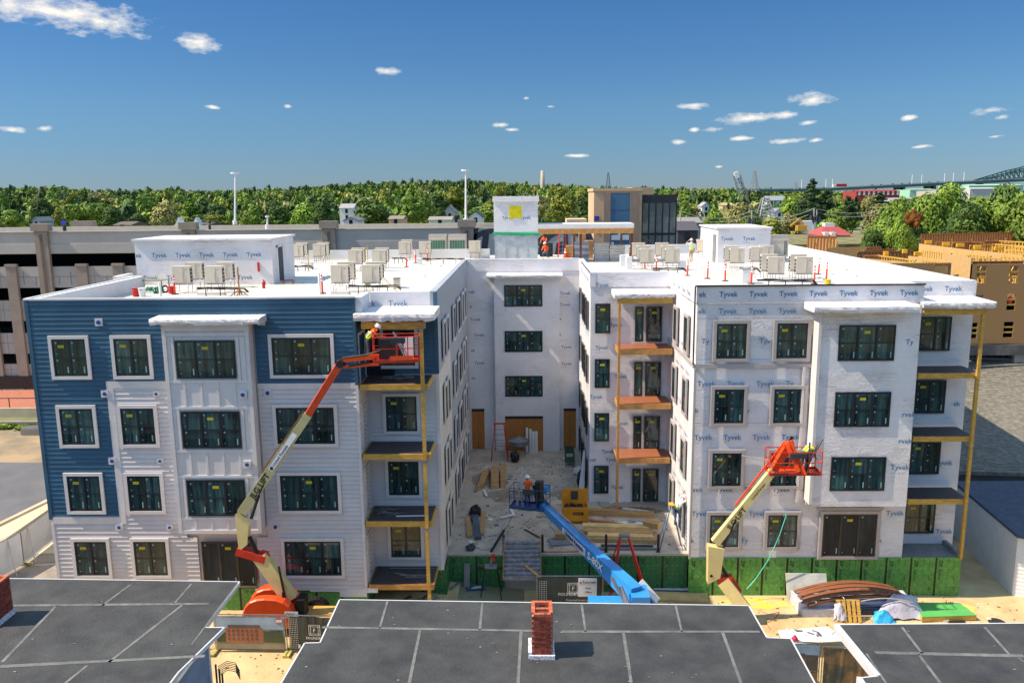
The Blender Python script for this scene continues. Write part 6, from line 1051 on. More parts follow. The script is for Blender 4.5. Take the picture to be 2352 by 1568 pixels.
# lumber near the blue lift
pile('bundle of flat pale boards in the yard right of the blue lift', [(1500, 1372, 1625, 1376, .8, .12, .02, mat('carton_pale', S(214, 178, 120), .7)), (1490, 1362, 1600, 1363, .4, .1, .02, slate), (1500, 1356, 1580, 1358, .25, .16, .02, wht)], z=0)
pile('long boxed boards lying behind the centre banner fence', [(1246, 1318, 1390, 1322, .3, .1, .85, wht), (1250, 1326, 1385, 1330, .45, .2, .55, mat('carton_pale', S(214, 178, 120), .7)), (1245, 1322, 1388, 1320, .3, .1, .3, wht)], z=0)
# ---------------------------------------------------------------- temporary fences with banners
ban = mat('dark_banner', S(56, 62, 60), .55, var=.2, scale=1.5); ink = mat('banner_white_ink', S(220, 220, 214), .5)
def fence(label, p0, p1, h, bm, zb0, extra=None, foot=True, panel=None):
    p0, p1 = Vector(p0), Vector(p1); t = thing('site_fence', label, 'fence', tuple(p0)); m = MB(); u = (p1 - p0).normalized(); L = (p1 - p0).length; k = Vector((0, 0, 1))
    m.tube(p0, p0 + k * h, .025, 6); m.tube(p1, p1 + k * h, .025, 6); m.tube(p0 + k * h, p1 + k * h, .025, 6); m.tube(p0 + k * .12, p1 + k * .12, .02, 6); m.build('frame', steel, t)
    m = MB(); n = int(L / .12); nrm = Vector((u.y, -u.x, 0)); nrm = nrm if nrm.y < 0 else -nrm
    for i in range(1, n): a = p0 + u * (L * i / n) + nrm * -.01; m.bar(a + k * .12, a + k * h, .006)
    for i in range(1, int(h / .2)): m.bar(p0 + k * i * .2, p1 + k * i * .2, .006)
    m.build('mesh_infill', steel, t, kind='stuff')
    m = MB(); nn = 18; r = random.Random(int(p0.x * 9)); vs = [p0 + u * (.05 + (L - .1) * i / nn) + nrm * (.03 + r.uniform(-.012, .012)) + k * z for z in (.16, h - .05) for i in range(nn + 1)]; m.add(vs, [(i, i + 1, nn + 2 + i, nn + 1 + i) for i in range(nn)]); m.build('banner', bm, t)
    if foot:
        for p in (p0, p1): m = MB(); m.bar(p - nrm * -.45 + k * .06, p - nrm * .45 + k * .06, .16, .12); m.build('weight', mat('yellow_foot', S(170, 160, 90), .8, var=.3), t)
    return t, u, nrm, L
def fr(m, c, u, s, w=.03):
    k = Vector((0, 0, 1)); c = Vector(c)
    for d in (s, s * .62):
        for a, b in (((-1, -1), (1, -1)), ((1, -1), (1, 1)), ((1, 1), (-1, 1)), ((-1, 1), (-1, -1))): m.bar(c + u * a[0] * d + k * a[1] * d, c + u * b[0] * d + k * b[1] * d, w, .004, upv=(0, -1, 0) if True else None)
Zf = gz(-11.5); f0 = G(497, 1496, Zf); f1 = G(661, 1498, Zf); f2 = G(668, 1498, Zf); f3 = G(775, 1502, Zf)
photo_b = mat('picture_banner', S(120, 130, 140), .55, scale=.8, col2=S(170, 160, 140), edge=(.4, .6))
t, u, nrm, L = fence('fence panel with a brick apartment picture banner between the black roofs at left', f0, f1, 1.75, photo_b, Zf)
def onb(m, p0, u, nrm, x0, x1, z0, z1, mi=0, o=.05): p0 = Vector(p0); k = Vector((0, 0, 1)); m.add([p0 + u * x0 + nrm * o + k * z0, p0 + u * x1 + nrm * o + k * z0, p0 + u * x1 + nrm * o + k * z1, p0 + u * x0 + nrm * o + k * z1], [(0, 1, 2, 3)], mi)
m = MB(); onb(m, f0, u, nrm, .1, L - .1, 1.1, 1.65, 2, .045); onb(m, f0, u, nrm, .1, L - .1, .2, .5, 3, .045); onb(m, f0, u, nrm, .5, 2.1, .5, 1.15, 0, .055); onb(m, f0, u, nrm, .6, 2.0, 1.15, 1.3, 1, .055)
for i in range(7):
    for j in range(3): onb(m, f0, u, nrm, .58 + i * .2, .68 + i * .2, .6 + j * .19, .72 + j * .19, 1, .062)
onb(m, f0, u, nrm, .1, .5, .5, .95, 4, .055); onb(m, f0, u, nrm, 2.15, L - .12, .5, 1.0, 4, .055)
m.build('banner_picture', [mat('print_brick', S(176, 104, 80), .6), mat('print_glass', S(96, 88, 84), .6), mat('print_sky', S(150, 175, 200), .6), mat('print_road', S(150, 140, 120), .6), mat('print_tree', S(70, 84, 60), .6)], t)
m = MB(); c = f1 - u * .28 + nrm * .06 + Vector((0, 0, 1.5)); m.add([c + (u * math.cos(a) + Vector((0, 0, 1)) * math.sin(a)) * .17 for a in [math.pi / 8 + i * math.pi / 4 for i in range(8)]], [tuple(range(8))]); m.build('octagon_sign', mat('sign_pink', S(205, 110, 120), .5), t)
m = MB(); onb(m, f1 - u * .28, u, nrm, -.13, .13, 1.44, 1.56, 0, .065); m.build('octagon_band', wht, t)
t, u, nrm, L = fence('fence panel with a dark banner lettered FOUNDRY PLACE beside the centre black roof', f2, f3, 1.75, ban, Zf)
m = MB(); k = Vector((0, 0, 1))
def frame_logo(m, c, u, nrm, s):
    for d in (s, s * .68):
        th = s * .09
        for a in (-1, 1): onb(m, c, u, nrm, -s, s, a * d - th / 2, a * d + th / 2, 0, .012); onb(m, c, u, nrm, a * d - th / 2, a * d + th / 2, -s, s, 0, .014)
    m.text('F', c + nrm * .015 - u * s * .28 - k * s * .36, u, k, s, bold=.015)
c = Vector(f2) + u * 1.12 + nrm * .05 + k * 1.12; frame_logo(m, c, u, nrm, .24); m.text('FOUNDRY PLACE', Vector(f2) + u * .74 + nrm * .06 + k * .70, u, k, .155, bold=.02); m.text('Presented to you by', Vector(f2) + u * .95 + nrm * .06 + k * .48, u, k, .09); m.text('BRICK', Vector(f2) + u * .55 + nrm * .06 + k * .32, u, k, .09, bold=.02); m.text('603', Vector(f2) + u * .5 + nrm * .06 + k * .14, u, k, .12, bold=.02)
m.bar(Vector(f2) + u * .42 + nrm * .055 + k * .27, Vector(f2) + u * .42 + nrm * .058 + k * .44, .1, .004); m.build('banner_lettering', ink, t)
m = MB(); [onb(m, f2, u, nrm, .08 + i * .07, .10 + i * .07, .25 + j * .09, .29 + j * .09, 0, .06) for i in range(5) for j in range(16)]; m.build('perforation', wht, t, kind='stuff')
m = MB(); q = A(742, 1435, f2.y - .05); m.box(q.x - .16, q.x + .1, f2.y - .08, f2.y - .06, 1.9, 2.2); single(m, 'orange_sign', mat('amber_sign', S(230, 150, 30), .5), 'small amber sign on the dark banner beside the centre roof', 'sign')
c0f = G(1233, 1400, .15); yb_ = 36.4; a = A(1233, 1322, yb_); b = A(1385, 1326, yb_)
t, u, nrm, L = fence('fence panel with dark FOUNDRY PLACE banner and white office board by the stairs', (a.x, yb_, gz(a.x)), (b.x, yb_, gz(a.x)), a.z - gz(a.x), ban, 0)
P0 = Vector((a.x, yb_, 0)); m = MB(); c = A(1317, 1350, yb_ - .06); frame_logo(m, c, u, nrm, .27); c = A(1282, 1367, yb_ - .07); c2 = A(1362, 1367, yb_ - .07); m.text('FOUNDRY PLACE', c, u, k, .21, bold=.02); m.text('Presented to you by', A(1300, 1379, yb_ - .07), u, k, .13); m.build('banner_lettering', ink, t)
m = MB(); [m.box(a.x + .12 + i * .08, a.x + .145 + i * .08, yb_ - .06, yb_ - .055, .3 + j * .1, .35 + j * .1) for i in range(5) for j in range(int((a.z - .4) * 10))]; m.build('perforation', wht, t, kind='stuff')
q0, q1 = A(1328, 1369, yb_ - .1), A(1371, 1327, yb_ - .1); m = MB(); m.box(q0.x, q1.x, yb_ - .12, yb_ - .1, q0.z, q1.z); single(m, 'field_office_board', wht, 'white board reading Fulcrum Field Office on the centre fence', 'sign')
m = MB(); h_ = q1.z - q0.z; m.text('Fulcrum', (q0.x + .2, yb_ - .125, q1.z - .26), (1, 0, 0), k, .2, bold=.02); m.text('Field', (q0.x + .33, yb_ - .125, q0.z + h_ * .42), (1, 0, 0), k, .14); m.text('Office', (q0.x + .3, yb_ - .125, q0.z + h_ * .2), (1, 0, 0), k, .14); o = [x for x in C.objects if x.name.startswith('field_office_board')][0]; m.build('board_lettering', mat('dark_ink', S(40, 40, 50), .6), o)
m = MB(); m.add([(q0.x + .04, yb_ - .125, q1.z - .27), (q0.x + .18, yb_ - .125, q1.z - .27), (q0.x + .11, yb_ - .125, q1.z - .12)], [(0, 1, 2)]); m.box(q0.x + .02, q1.x - .02, yb_ - .124, yb_ - .121, q1.z - .33, q1.z - .315); m.build('board_emblem', mat('emblem_orange', S(214, 90, 50), .5), o)
# right fence
g0, g1 = G(1772, 1500, .0), G(1880, 1524, .0); g0 = Vector((9.0, 28.6, 0)); g1 = Vector((11.0, 28.2, 0)); a = A(1770, 1470, 29.2); b = A(1884, 1484, 29.2)
t, u, nrm, L = fence('fence panel with a picture banner between the centre and right black roofs', (a.x, 29.2, a.z - 1.85), (b.x, 29.2, a.z - 1.85 - .1), 1.85, photo_b, 0)
P0 = Vector((a.x, 29.2, a.z - 1.85)); m = MB(); onb(m, P0, u, nrm, .05, L - .05, 1.35, 1.78, 0, .05); onb(m, P0, u, nrm, .7, 1.35, .75, 1.35, 1, .055); onb(m, P0, u, nrm, .7, 1.35, 1.2, 1.4, 2, .06); onb(m, P0, u, nrm, .1, L - .1, .2, .6, 3, .05); onb(m, P0, u, nrm, 1.4, L - .1, .7, 1.3, 2, .052)
m.build('banner_picture', [mat('print_sky', S(150, 175, 200), .6), mat('print_brick', S(176, 104, 80), .6), mat('print_glass', S(96, 88, 84), .6), mat('print_earth', S(130, 104, 74), .6)], t)
a2 = A(1890, 1484, 29.0); t, u, nrm, L = fence('short fence panel running under the edge of the right black roof', (a2.x, 29.0, a2.z - 1.85), (a2.x + 2.4, 28.9, a2.z - 1.85), 1.85, mat('brown_banner', S(70, 74, 70), .6, scale=1.6, col2=S(150, 116, 80), edge=(.42, .6)), 0)
# left chain link fence with white sheeting
wsheet = mat('white_mesh_sheet', S(200, 206, 210), .6, var=.08, scale=.6)
fl = [G(*p, .8) for p in ((-30, 1345), (56, 1300 - 2), (160, 1216))]
ft = [G(-30, 1262, 2.7), G(44, 1217, 2.7), G(148, 1152, 2.7)]
for i, l in enumerate(('fence panel with white sheeting at the far left picture edge', 'fence panel with white sheeting next to the left building corner')):
    p0, p1 = fl[i].copy(), fl[i + 1].copy(); p0.z = p1.z = .8
    t, u, nrm, L = fence(l, p0 + Vector((0, 0, 0)), p1, 1.9, wsheet, 0)
    m = MB(); [m.bar(p0 + u * L * f + Vector((0, 0, 1.85)), p0 + u * (L * f + .25) - Vector((-.5, .7, -.02)), .04) for f in (.15, .65)]; m.build('stay', steel, t)
    if i: m = MB(); m.text('FOUNDRY PLACE', p0 + u * .8 + nrm * .06 + k * .9, u, k, .26); m.build('banner_lettering', mat('faint_ink', S(224, 228, 230), .5), t)
# ---------------------------------------------------------------- low black roofed buildings in front
ZF = 7.0
def lowbuilding(label, poly, walls, seams, mtw=None):  # walls: outline below the deep eaves
    """poly is the roof outline, x,y in metres"""
    cx = sum(p[0] for p in poly) / len(poly); cy = max(p[1] for p in poly); t = thing('flat_roofed_house', label, 'building', (cx, cy, 0))
    m = MB(); m.prism(walls or poly, 0, ZF - .12); wl = m.build('wall', mtw or mat('blue_grey_clapboard', S(110, 130, 150), .6), t)
    m = MB(); m.prism(poly, ZF - .12, ZF); rf = m.build('roof', epdm, t)
    m = MB(); n = len(poly)
    for i in range(n):
        a, b = Vector((*poly[i], ZF - .06)), Vector((*poly[(i + 1) % n], ZF - .06)); m.bar(a, b, .045, .13)
    m.build('drip_edge', drip, rf)
    for (x0, y0, x1, y1, w) in seams:
        m = MB(); a, b = G(x0, y0, ZF), G(x1, y1, ZF); k_ = max(1, int((b - a).length / 1.2)); r = random.Random(int(x0)); d = (b - a).normalized(); nn = Vector((-d.y, d.x, 0))
        vs = []; 
        for i in range(k_ + 1): p = a.lerp(b, i / k_); e = r.uniform(.85, 1.15) * w / 2; vs += [p + nn * e + Vector((0, 0, .008)), p - nn * e + Vector((0, 0, .008))]
        m.add(vs, [(2 * i, 2 * i + 1, 2 * i + 3, 2 * i + 2) for i in range(k_)]); m.build('roof_seam', seam, rf)
    return t, wl, rf
Lp = [(-34, 26.75), (-10.08, 26.02), (-10.10, 23.0), (-9.49, 23.0), (-9.9, 20.6), (-10.05, 9), (-34, 9)]
tL, wL, rL = lowbuilding('black flat roofed house at the lower left with a brick chimney at the picture edge', Lp, [(-33, 26), (-15.5, 26), (-15.5, 22.6), (-9.9, 22.6), (-10.1, 20.6), (-10.3, 9.2), (-33, 9.2)],
    [(30, 1390, 480, 1386, .14), (300, 1342, 235, 1390, .09), (582 - 5, 1340, 530, 1386, .09) if False else (440, 1340, 400, 1386, .09), (175 + 55, 1342, 190, 1385, .09) if False else (420, 1388, 250, 1520, .10), (130, 1390, 5, 1520, .10), (0, 1530, 470, 1506, .14), (200, 1528, 150, 1568, .10), (545, 1340, 440, 1480, .05), (440, 1520, 405, 1568, .1)])
Cp = [(-6.31, 24.76), (7.0, 24.37), (7.03, 22.45), (7.72, 22.4), (7.66, 20.1), (7.5, 9), (-7.0, 9), (-6.85, 20.09), (-6.75, 22.12), (-6.3, 22.14)]
tC, wC, rC = lowbuilding('large black flat roofed house at the bottom centre with a red brick chimney', Cp, None,
    [(740, 1440, 1222, 1448, .12), (1290, 1450, 1745, 1450, .12), (890, 1380, 872, 1442, .08), (1108, 1384, 1102, 1446, .08), (1336, 1388, 1345, 1450, .08), (1552, 1390, 1566, 1450, .08), (965, 1446, 940, 1568, .09), (1197, 1450, 1190, 1568, .09), (1432, 1452, 1450, 1568, .09), (1660, 1452, 1702, 1568, .09)])
Rp = [(9.38, 23.2), (34, 23.6), (34, 9), (8.6, 9), (8.95, 20.4), (9.5, 20.5)]
tR, wR, rR = lowbuilding('black flat roofed house at the lower right with a white roof edge', Rp, [(14.6, 23), (33, 23), (33, 9.2), (13, 9.2)],
    [(2010, 1498, 2352, 1506, .16), (2072, 1440, 2118, 1500, .08), (2262, 1440, 2318, 1502, .08), (2110, 1502, 2160, 1568, .09), (2340, 1510, 2352, 1520, .09), (1990, 1500, 2035, 1568, .07)])
# side clapboards of the left house, each course
for i in range(22):
    z = ZF - .3 - i * .2; m = MB(); m.add([(-9.87, 22.6, z), (-10.27, 9.4, z), (-10.29, 9.4, z + .2), (-9.892, 22.6, z + .2), (-9.9, 22.6, z), (-10.3, 9.4, z)], [(0, 1, 2, 3), (0, 4, 5, 1)]); m.build('siding_board', mat('blue_grey_clapboard', S(110, 130, 150), .6), wL)
m = MB(); m.box(-9.92, -9.84, 22.55, 22.66, .8, ZF - .15); m.build('corner_board', drip, wL)
# white trim strips along roof side edges
m = MB(); m.bar((9.36, 23.2, ZF - .1), (9.5, 20.5, ZF - .1), .14, .25); m.bar((8.95, 20.42, ZF - .1), (8.6, 12, ZF - .1), .14, .25); m.build('fascia', drip, rR)
# chimneys, brick by brick
def chimney(roof, cx, cy, w, d, h, rng, z0=ZF, nmax=300, core=True):
    cw = .21; ch = .077; m = MB(); m.box(cx - w / 2 + .012, cx + w / 2 - .012, cy - d / 2 + .012, cy - d / 2 + .1, z0, z0 + h - .09); m.box(cx - w / 2 + .012, cx + w / 2 - .012, cy + d / 2 - .1, cy + d / 2 - .012, z0, z0 + h - .09)
    m.box(cx - w / 2 + .012, cx - w / 2 + .1, cy - d / 2 + .1, cy + d / 2 - .1, z0, z0 + h - .09); m.box(cx + w / 2 - .1, cx + w / 2 - .012, cy - d / 2 + .1, cy + d / 2 - .1, z0, z0 + h - .09); m.box(cx - w / 2 + .1, cx + w / 2 - .1, cy - .05, cy + .05, z0, z0 + h - .12); st_ = m.build('chimney', mortar, roof)
    meshes = {}
    def bm_(lx, ly, mt):
        k = (round(lx, 3), round(ly, 3), mt.name)
        if k not in meshes: q = MB(); q.box(-lx / 2, lx / 2, -ly / 2, ly / 2, 0, ch - .012); meshes[k] = q.mesh('brick', mt)
        return meshes[k]
    n = int(h / ch); cnt = 0
    for r in range(n):
        z = z0 + r * ch; mt = brickt if r >= n - 1 else brickm; off = (r % 2) * .5
        for side in range(4):
            L = w if side in (0, 1) else d - .2; k = max(2, round(L / cw)); bl = L / k
            js = [i for i in range(k)]
            for j in js:
                a = -L / 2 + (j + .5) * bl; ln = bl - .012
                jt = rng.uniform(-.004, .005)
                if side < 2:
                    y = cy + (-d / 2 + .05 if side == 0 else d / 2 - .05); loc = (cx + a, y + (jt if side else -jt), z); me = bm_(ln, .1, mt)
                else: x = cx + (-w / 2 + .05 if side == 2 else w / 2 - .05); loc = (x + jt, cy + a, z); me = bm_(.1, ln, mt)
                if off and side == 0: loc = (loc[0] + (bl / 2 if j < k - 1 else 0) - bl / 4, loc[1], z)
                inst('brick', me, st_, loc); cnt += 1
                if cnt > 298: break
    for j in range(3): inst('brick', bm_(.15, .1, brickt), st_, (cx - .14 + j * .16, cy, z0 + h - .12))
    m = MB(); r = rng
    for (x0, y0, x1, y1) in ((-w / 2 - .06, -d / 2 - .06, w / 2 + .06, -d / 2 - .0), (-w / 2 - .1, -d / 2, -w / 2, d / 2), (w / 2, -d / 2, w / 2 + .06, d / 2)): m.box(cx + x0, cx + x1, cy + y0, cy + y1, z0 + .002, z0 + r.uniform(.1, .2))
    m.build('flashing', mat('white_flashing', S(214, 214, 220), .6, var=.35, scale=12), st_); return st_
cA = G(1244, 1513, ZF); chimney(rC, cA.x + .02, cA.y + .42, .60, .80, 1.40, random.Random(5))
cB = G(2, 1440, ZF); chimney(rL, cB.x - .46, cB.y + .45, .62, .9, 1.35, random.Random(6))
m = MB(); m.bar(G(-40, 1440, ZF + .02), G(30, 1404, ZF + .02), .25, .03); m.build('blue_flashing', mat('blue_flash', S(60, 110, 200), .5), rL)
m = MB(); r = random.Random(19); k = 0
while k < 300:       # grit, scuffs and specks lying on the near roofs
    x, y = r.uniform(-18, 15), r.uniform(19.5, 26); q = r.random() ** 4 * .035 + .006
    if not (x < -10.3 and y < 25.6 or x < -9.9 and y < 22.8 or -6.1 < x < 6.9 and y < 24.3 or 9.6 < x and y < 23 or -6.7 < x < 7.5 and y < 22): continue
    m.box(x - q, x + q, y - q * r.uniform(.3, 1), y + q * .5, ZF + .009, ZF + .014 + q * .15, 0 if r.random() < .5 else 1); k += 1
m.build('roof_grit', [seam, mat('grit_pale', S(132, 134, 132), .8)], kind='stuff')
# electrical service mast on the left house
m = MB(); q = A(500, 1490, 23.3); 
for dx in (0, .16, .3): m.tube((-9.75 + dx * .6, 22.75, 3.4), (-9.75 + dx * .6, 22.75, 5.9 - dx), .03, 6)
for k_ in range(6): a = Vector((-9.7, 22.8, 5.8 - k_ * .06)); m.path([a, a + Vector((.25, .1, .12)), a + Vector((.5, .12, .05)), a + Vector((.62, .12, -.22))], .012, 4)
m.box(-9.75, -9.4, 22.68, 22.85, 3.0, 3.4); single(m, 'service_mast', dgry, 'electrical service pipes and looping cables at the corner of the left black roof', 'cables')
# ---------------------------------------------------------------- right hand low buildings
a0, a1, a2_, a3 = G(2218, 1258, 0), G(2326, 1365, 0), (27.6, 37.2), (60, 36)
t = thing('white_clapboard_house', 'low white clapboard building with a dark roof at the right edge', 'building', (26, 40, 0)); m = MB(); poly = [(24.8, 44.0), (24.2, 38.5), (27.8, 36.6), (44, 36), (44, 46), (25.0, 46)]; m.prism(poly, 0, 3.1); w_ = m.build('wall', wht, t)
for i in range(15):
    z = i * .205; q = MB(); 
    for (p, q_) in (((24.8, 44.0), (24.2, 38.5)), ((24.2, 38.5), (27.8, 36.6))):
        d = Vector((q_[0] - p[0], q_[1] - p[1], 0)).normalized(); n = Vector((d.y, -d.x, 0)) * -1; n = n if (n.x < 0 or n.y < 0) else -n
        q.add([(p[0] + n.x * .03, p[1] + n.y * .03, z), (q_[0] + n.x * .03, q_[1] + n.y * .03, z), (q_[0] + n.x * .005, q_[1] + n.y * .005, z + .2), (p[0] + n.x * .005, p[1] + n.y * .005, z + .2)], [(0, 1, 2, 3)])
    q.build('siding_board', wht, w_)
m = MB(); m.prism([(24.7, 44.1), (24.1, 38.4), (27.8, 36.4), (44, 35.9), (44, 46.1), (24.9, 46.1)], 3.1, 3.25); m.build('roof', mat('slate_blue_roof', S(66, 78, 96), .8, var=.15, scale=3), t)
# shingled roof building behind it
t = thing('shingled_building', 'long low building with weathered shingle slope and flat grey roof right of the new block', 'building', (36, 56, 0))
E0, E1 = G(2195, 1125, 3.4), G(2360, 1175, 3.4); U0, U1 = G(2225, 885, 5.8), G(2420, 1060, 5.8)
shg = mat('weathered_shingle', S(112, 108, 98), .85, var=.25, scale=3)
quad = [E0, Vector((60, E0.y - 4, 3.4)), Vector((60, U1.y - 6, 5.8)), U1, U0]
m = MB(); lo = [Vector((26.0, 48.5, 3.0)), Vector((50, 46.0, 3.0)), Vector((62, 62, 6.2)), Vector((30.8, 68.5, 6.2))]
m.add(lo + [v - Vector((0, 0, .2)) for v in lo], [(0, 1, 2, 3), (4, 7, 6, 5), (0, 4, 5, 1), (3, 2, 6, 7), (0, 3, 7, 4), (1, 5, 6, 2)]); rs = m.build('roof_slope', shg, t)
r = random.Random(12); q = MB(); n = 56
for j in range(n):           # shingle courses, each with a real butt edge
    p0 = lo[0].lerp(lo[3], j / n); p1 = lo[1].lerp(lo[2], j / n); p2 = lo[1].lerp(lo[2], (j + 1.15) / n if j < n - 1 else 1); p3 = lo[0].lerp(lo[3], (j + 1.15) / n if j < n - 1 else 1); k_ = 60
    for i in range(k_):
        a, b = p0.lerp(p1, i / k_), p0.lerp(p1, (i + .92) / k_); c, d = p3.lerp(p2, (i + .92) / k_), p3.lerp(p2, i / k_); h = r.uniform(.03, .05); q.add([a + Vector((0, 0, h)), b + Vector((0, 0, h)), c + Vector((0, 0, .01)), d + Vector((0, 0, .01)), a, b], [(0, 1, 2, 3), (0, 4, 5, 1)], r.randrange(3))
q.build('shingle', [shg, mat('weathered_shingle_pale', S(120, 116, 106), .85, var=.2, scale=3), mat('weathered_shingle_dark', S(104, 101, 93), .85, var=.2, scale=3)], t, kind='stuff')
m = MB(); m.prism([(26.0, 48.6), (50, 46.2), (62, 62), (30.8, 68.4)], 0, 2.95); m.prism([(30.9, 68.6), (62, 62.1), (66, 80), (34, 84)], 0, 6.2); m.build('wall', mat('dark_wall', S(70, 72, 76), .8), t); m = MB(); m.prism([(30.6, 68.3), (62.3, 61.6), (66.3, 80.3), (33.7, 84.3)], 6.22, 6.4); m.build('flat_roof', mat('grey_roll_roof', S(112, 110, 112), .85, scale=.4, bump=.1, col2=S(132, 130, 130), edge=(.35, .65)), t)
m = MB(); a, b = Vector((30.6, 68.3, 6.44)), Vector((62.3, 61.6, 6.44)); m.bar(a, b, .2, .1); m.build('ridge_cap', dgry, t)
# ---------------------------------------------------------------- parking garage behind
YG = 78.0
pc = mat('precast_concrete', S(172, 168, 162), .8, var=.05, scale=.4, bump=.06); pcc = mat('precast_column', S(146, 134, 122), .8, var=.07, scale=1); pcp = mat('precast_parapet_back', S(190, 180, 164), .8, var=.05)
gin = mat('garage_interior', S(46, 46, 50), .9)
t = thing('parking_garage', 'long precast concrete parking garage with open dark levels behind the new block', 'parking garage', (-30, 90, .8))
zz = lambda y: A(50, y, YG).z
lv = [(534.5, 583), (613, 661), (690, 737), (765, 812), (836, 862)]
XG0, XG1 = -90, A(1092, 560, YG).x
for i, (a, b) in enumerate(lv):
    z1, z0 = zz(a), zz(b); m = MB(); x = XG0; k = 0; xs_ = [A(98 + 329.5 * (j) / (3 if i else 1), 540, YG).x for j in range(-12 if i else -4, 10 if i else 4)]; xs_ = [v for v in xs_ if XG0 < v < XG1] + [XG1]
    for v0, v1 in zip([XG0] + xs_[:-1], xs_):
        q = MB(); q.box(v0 + .02, v1 - .02, YG, YG + .3, z0, z1)
        if i == 0: q.box(v0 + .02, v1 - .02, YG - .06, YG, z0 + .0, z0 + (z1 - z0) * .45); q.box(v0, v1, YG - .1, YG + .35, z1, z1 + .1)
        p = q.build('spandrel_panel', pc, t)
        if i:
            q = MB(); q.box(v0 + .02, v1 - .02, YG - .02, YG, z0 + (z1 - z0) * .52, z0 + (z1 - z0) * .54); n = 4
            for j in range(1, n): xx = v0 + (v1 - v0) * j / n; q.box(xx - .03, xx + .03, YG - .02, YG, z0 + .3, z0 + (z1 - z0) * (.5 if j != 2 else .75))
            q.build('joint', gry, p)
m = MB(); zf = [zz(b) - .05 for a, b in lv]
for z in zf: m.box(XG0, XG1, YG + .35, YG + 30, z, z + .25)
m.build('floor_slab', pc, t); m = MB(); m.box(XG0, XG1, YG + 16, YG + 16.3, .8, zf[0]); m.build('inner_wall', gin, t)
for x in (98, 436, 757, 1073):
    c = A(x, 540, YG).x; m = MB(); z1 = zz(531); m.box(c - .62, c + .62, YG - .35, YG, .8, z1); m.box(c - .14, c + .14, YG - .38, YG - .35, .8, z1 - .3, 1); q = m.build('column', [pcc, mat('column_groove', S(110, 96, 88), .8)], t); m = MB(); m.box(c - .85, c + .85, YG - .5, YG + .3, z1, z1 + .7); m.build('column_cap', pcc, q)
for x in (-30, 28, 190, 273, 355):
    c = A(x, 610, YG).x; m = MB(); z1 = zz(609); m.box(c - .5, c + .5, YG - .3, YG, .8, z1); q = m.build('column', pcc, t); m = MB(); m.box(c - .58, c + .58, YG - .36, YG, z1 - .15, z1 + .1); m.build('column_cap', pcc, q)
# back parapet and ramp wall on the top deck
m = MB(); zb2 = A(600, 517, 96).z; m.box(A(-200, 500, 96).x, A(1135, 500, 96).x, 96, 96.4, zf[0], zb2); m.build('rear_parapet', pcp, t)
m = MB(); a, b = A(-10, 517, 112), A(330, 525, 112); m.hexa([(a.x - 60, 112, zf[0]), (b.x, 112, zf[0]), (b.x, 112.4, zf[0]), (a.x - 60, 112.4, zf[0]), (a.x - 60, 112, A(0, 516, 112).z), (b.x, 112, A(330, 523, 112).z), (b.x, 112.4, A(330, 523, 112).z), (a.x - 60, 112.4, A(0, 516, 112).z)]); m.build('ramp_wall', pcp, t)
m = MB(); a = A(188, 525, 100); m.box(a.x - 1.4, a.x + 1.4, 100, 101, zf[0], A(188, 508, 100).z); m.build('stair_head', pcc, t)
m = MB(); m.box(XG1 - .1, A(1352, 540, YG).x, YG, YG + .4, .8, A(1200, 523, YG).z); wl = m.build('mural_wall', pc, t)
m = MB(); zr = A(1200, 514, 90).z; m.box(XG1, A(1352, 540, 90).x, 90, 90.4, 10, zr); m.box(A(1300, 515, 90).x, A(1345, 520, 90).x, 88, 92, 10, zr + .5); m.build('rear_parapet', pcp, t)
mur = mat('mural_paint', S(58, 62, 70), .8)
m = MB(); c = A(1300, 590, YG); c.y = YG - .03
def arc(c, r0, r1, a0, a1, n=24):
    for i in range(n):
        t0, t1 = a0 + (a1 - a0) * i / n, a0 + (a1 - a0) * (i + 1) / n; m.quad((c.x + r0 * math.cos(t0), c.y, c.z + r0 * math.sin(t0)), (c.x + r0 * math.cos(t1), c.y, c.z + r0 * math.sin(t1)), (c.x + r1 * math.cos(t1), c.y, c.z + r1 * math.sin(t1)), (c.x + r1 * math.cos(t0), c.y, c.z + r1 * math.sin(t0)))
arc(c, 2.25, 2.75, .05, 3.1)
for a in (.62, 1.25, 1.9, 2.5, .15): p = c + Vector((math.cos(a), 0, math.sin(a))) * 2.7; tt = Vector((-math.sin(a), 0, math.cos(a))); rr = Vector((math.cos(a), 0, math.sin(a))); m.add([p - tt * .7, p + tt * .7, p + tt * .5 + rr * .55, p - tt * .5 + rr * .3], [(0, 1, 2, 3)])
m.quad((c.x - .3, c.y, c.z - .3), (c.x + .3, c.y, c.z - .3), (c.x + .15, c.y, c.z + 2.3), (c.x - .2, c.y, c.z + 2.3)); m.quad((c.x - 1.1, c.y + .002, c.z), (c.x - .5, c.y + .002, c.z - .2), (c.x - .3, c.y + .002, c.z + 1.5), (c.x - .9, c.y + .002, c.z + 1.3))
c = A(1132, 592, YG); c.y = YG - .03; arc(c, 2.3, 2.8, .2, 2.4); p = c + Vector((-2.2, 0, 1.6)); m.add([p + Vector((-1.3, 0, .5)), p + Vector((.9, 0, 1.3)), p + Vector((.6, 0, .0)), p + Vector((-.2, 0, .3))], [(0, 1, 2, 3)]); m.quad((c.x - 1.2, c.y + .003, c.z - .2), (c.x - .6, c.y + .003, c.z), (c.x - .3, c.y + .003, c.z + 2.4), (c.x - .9, c.y + .003, c.z + 2.4))
m.build('mural', mur, wl)
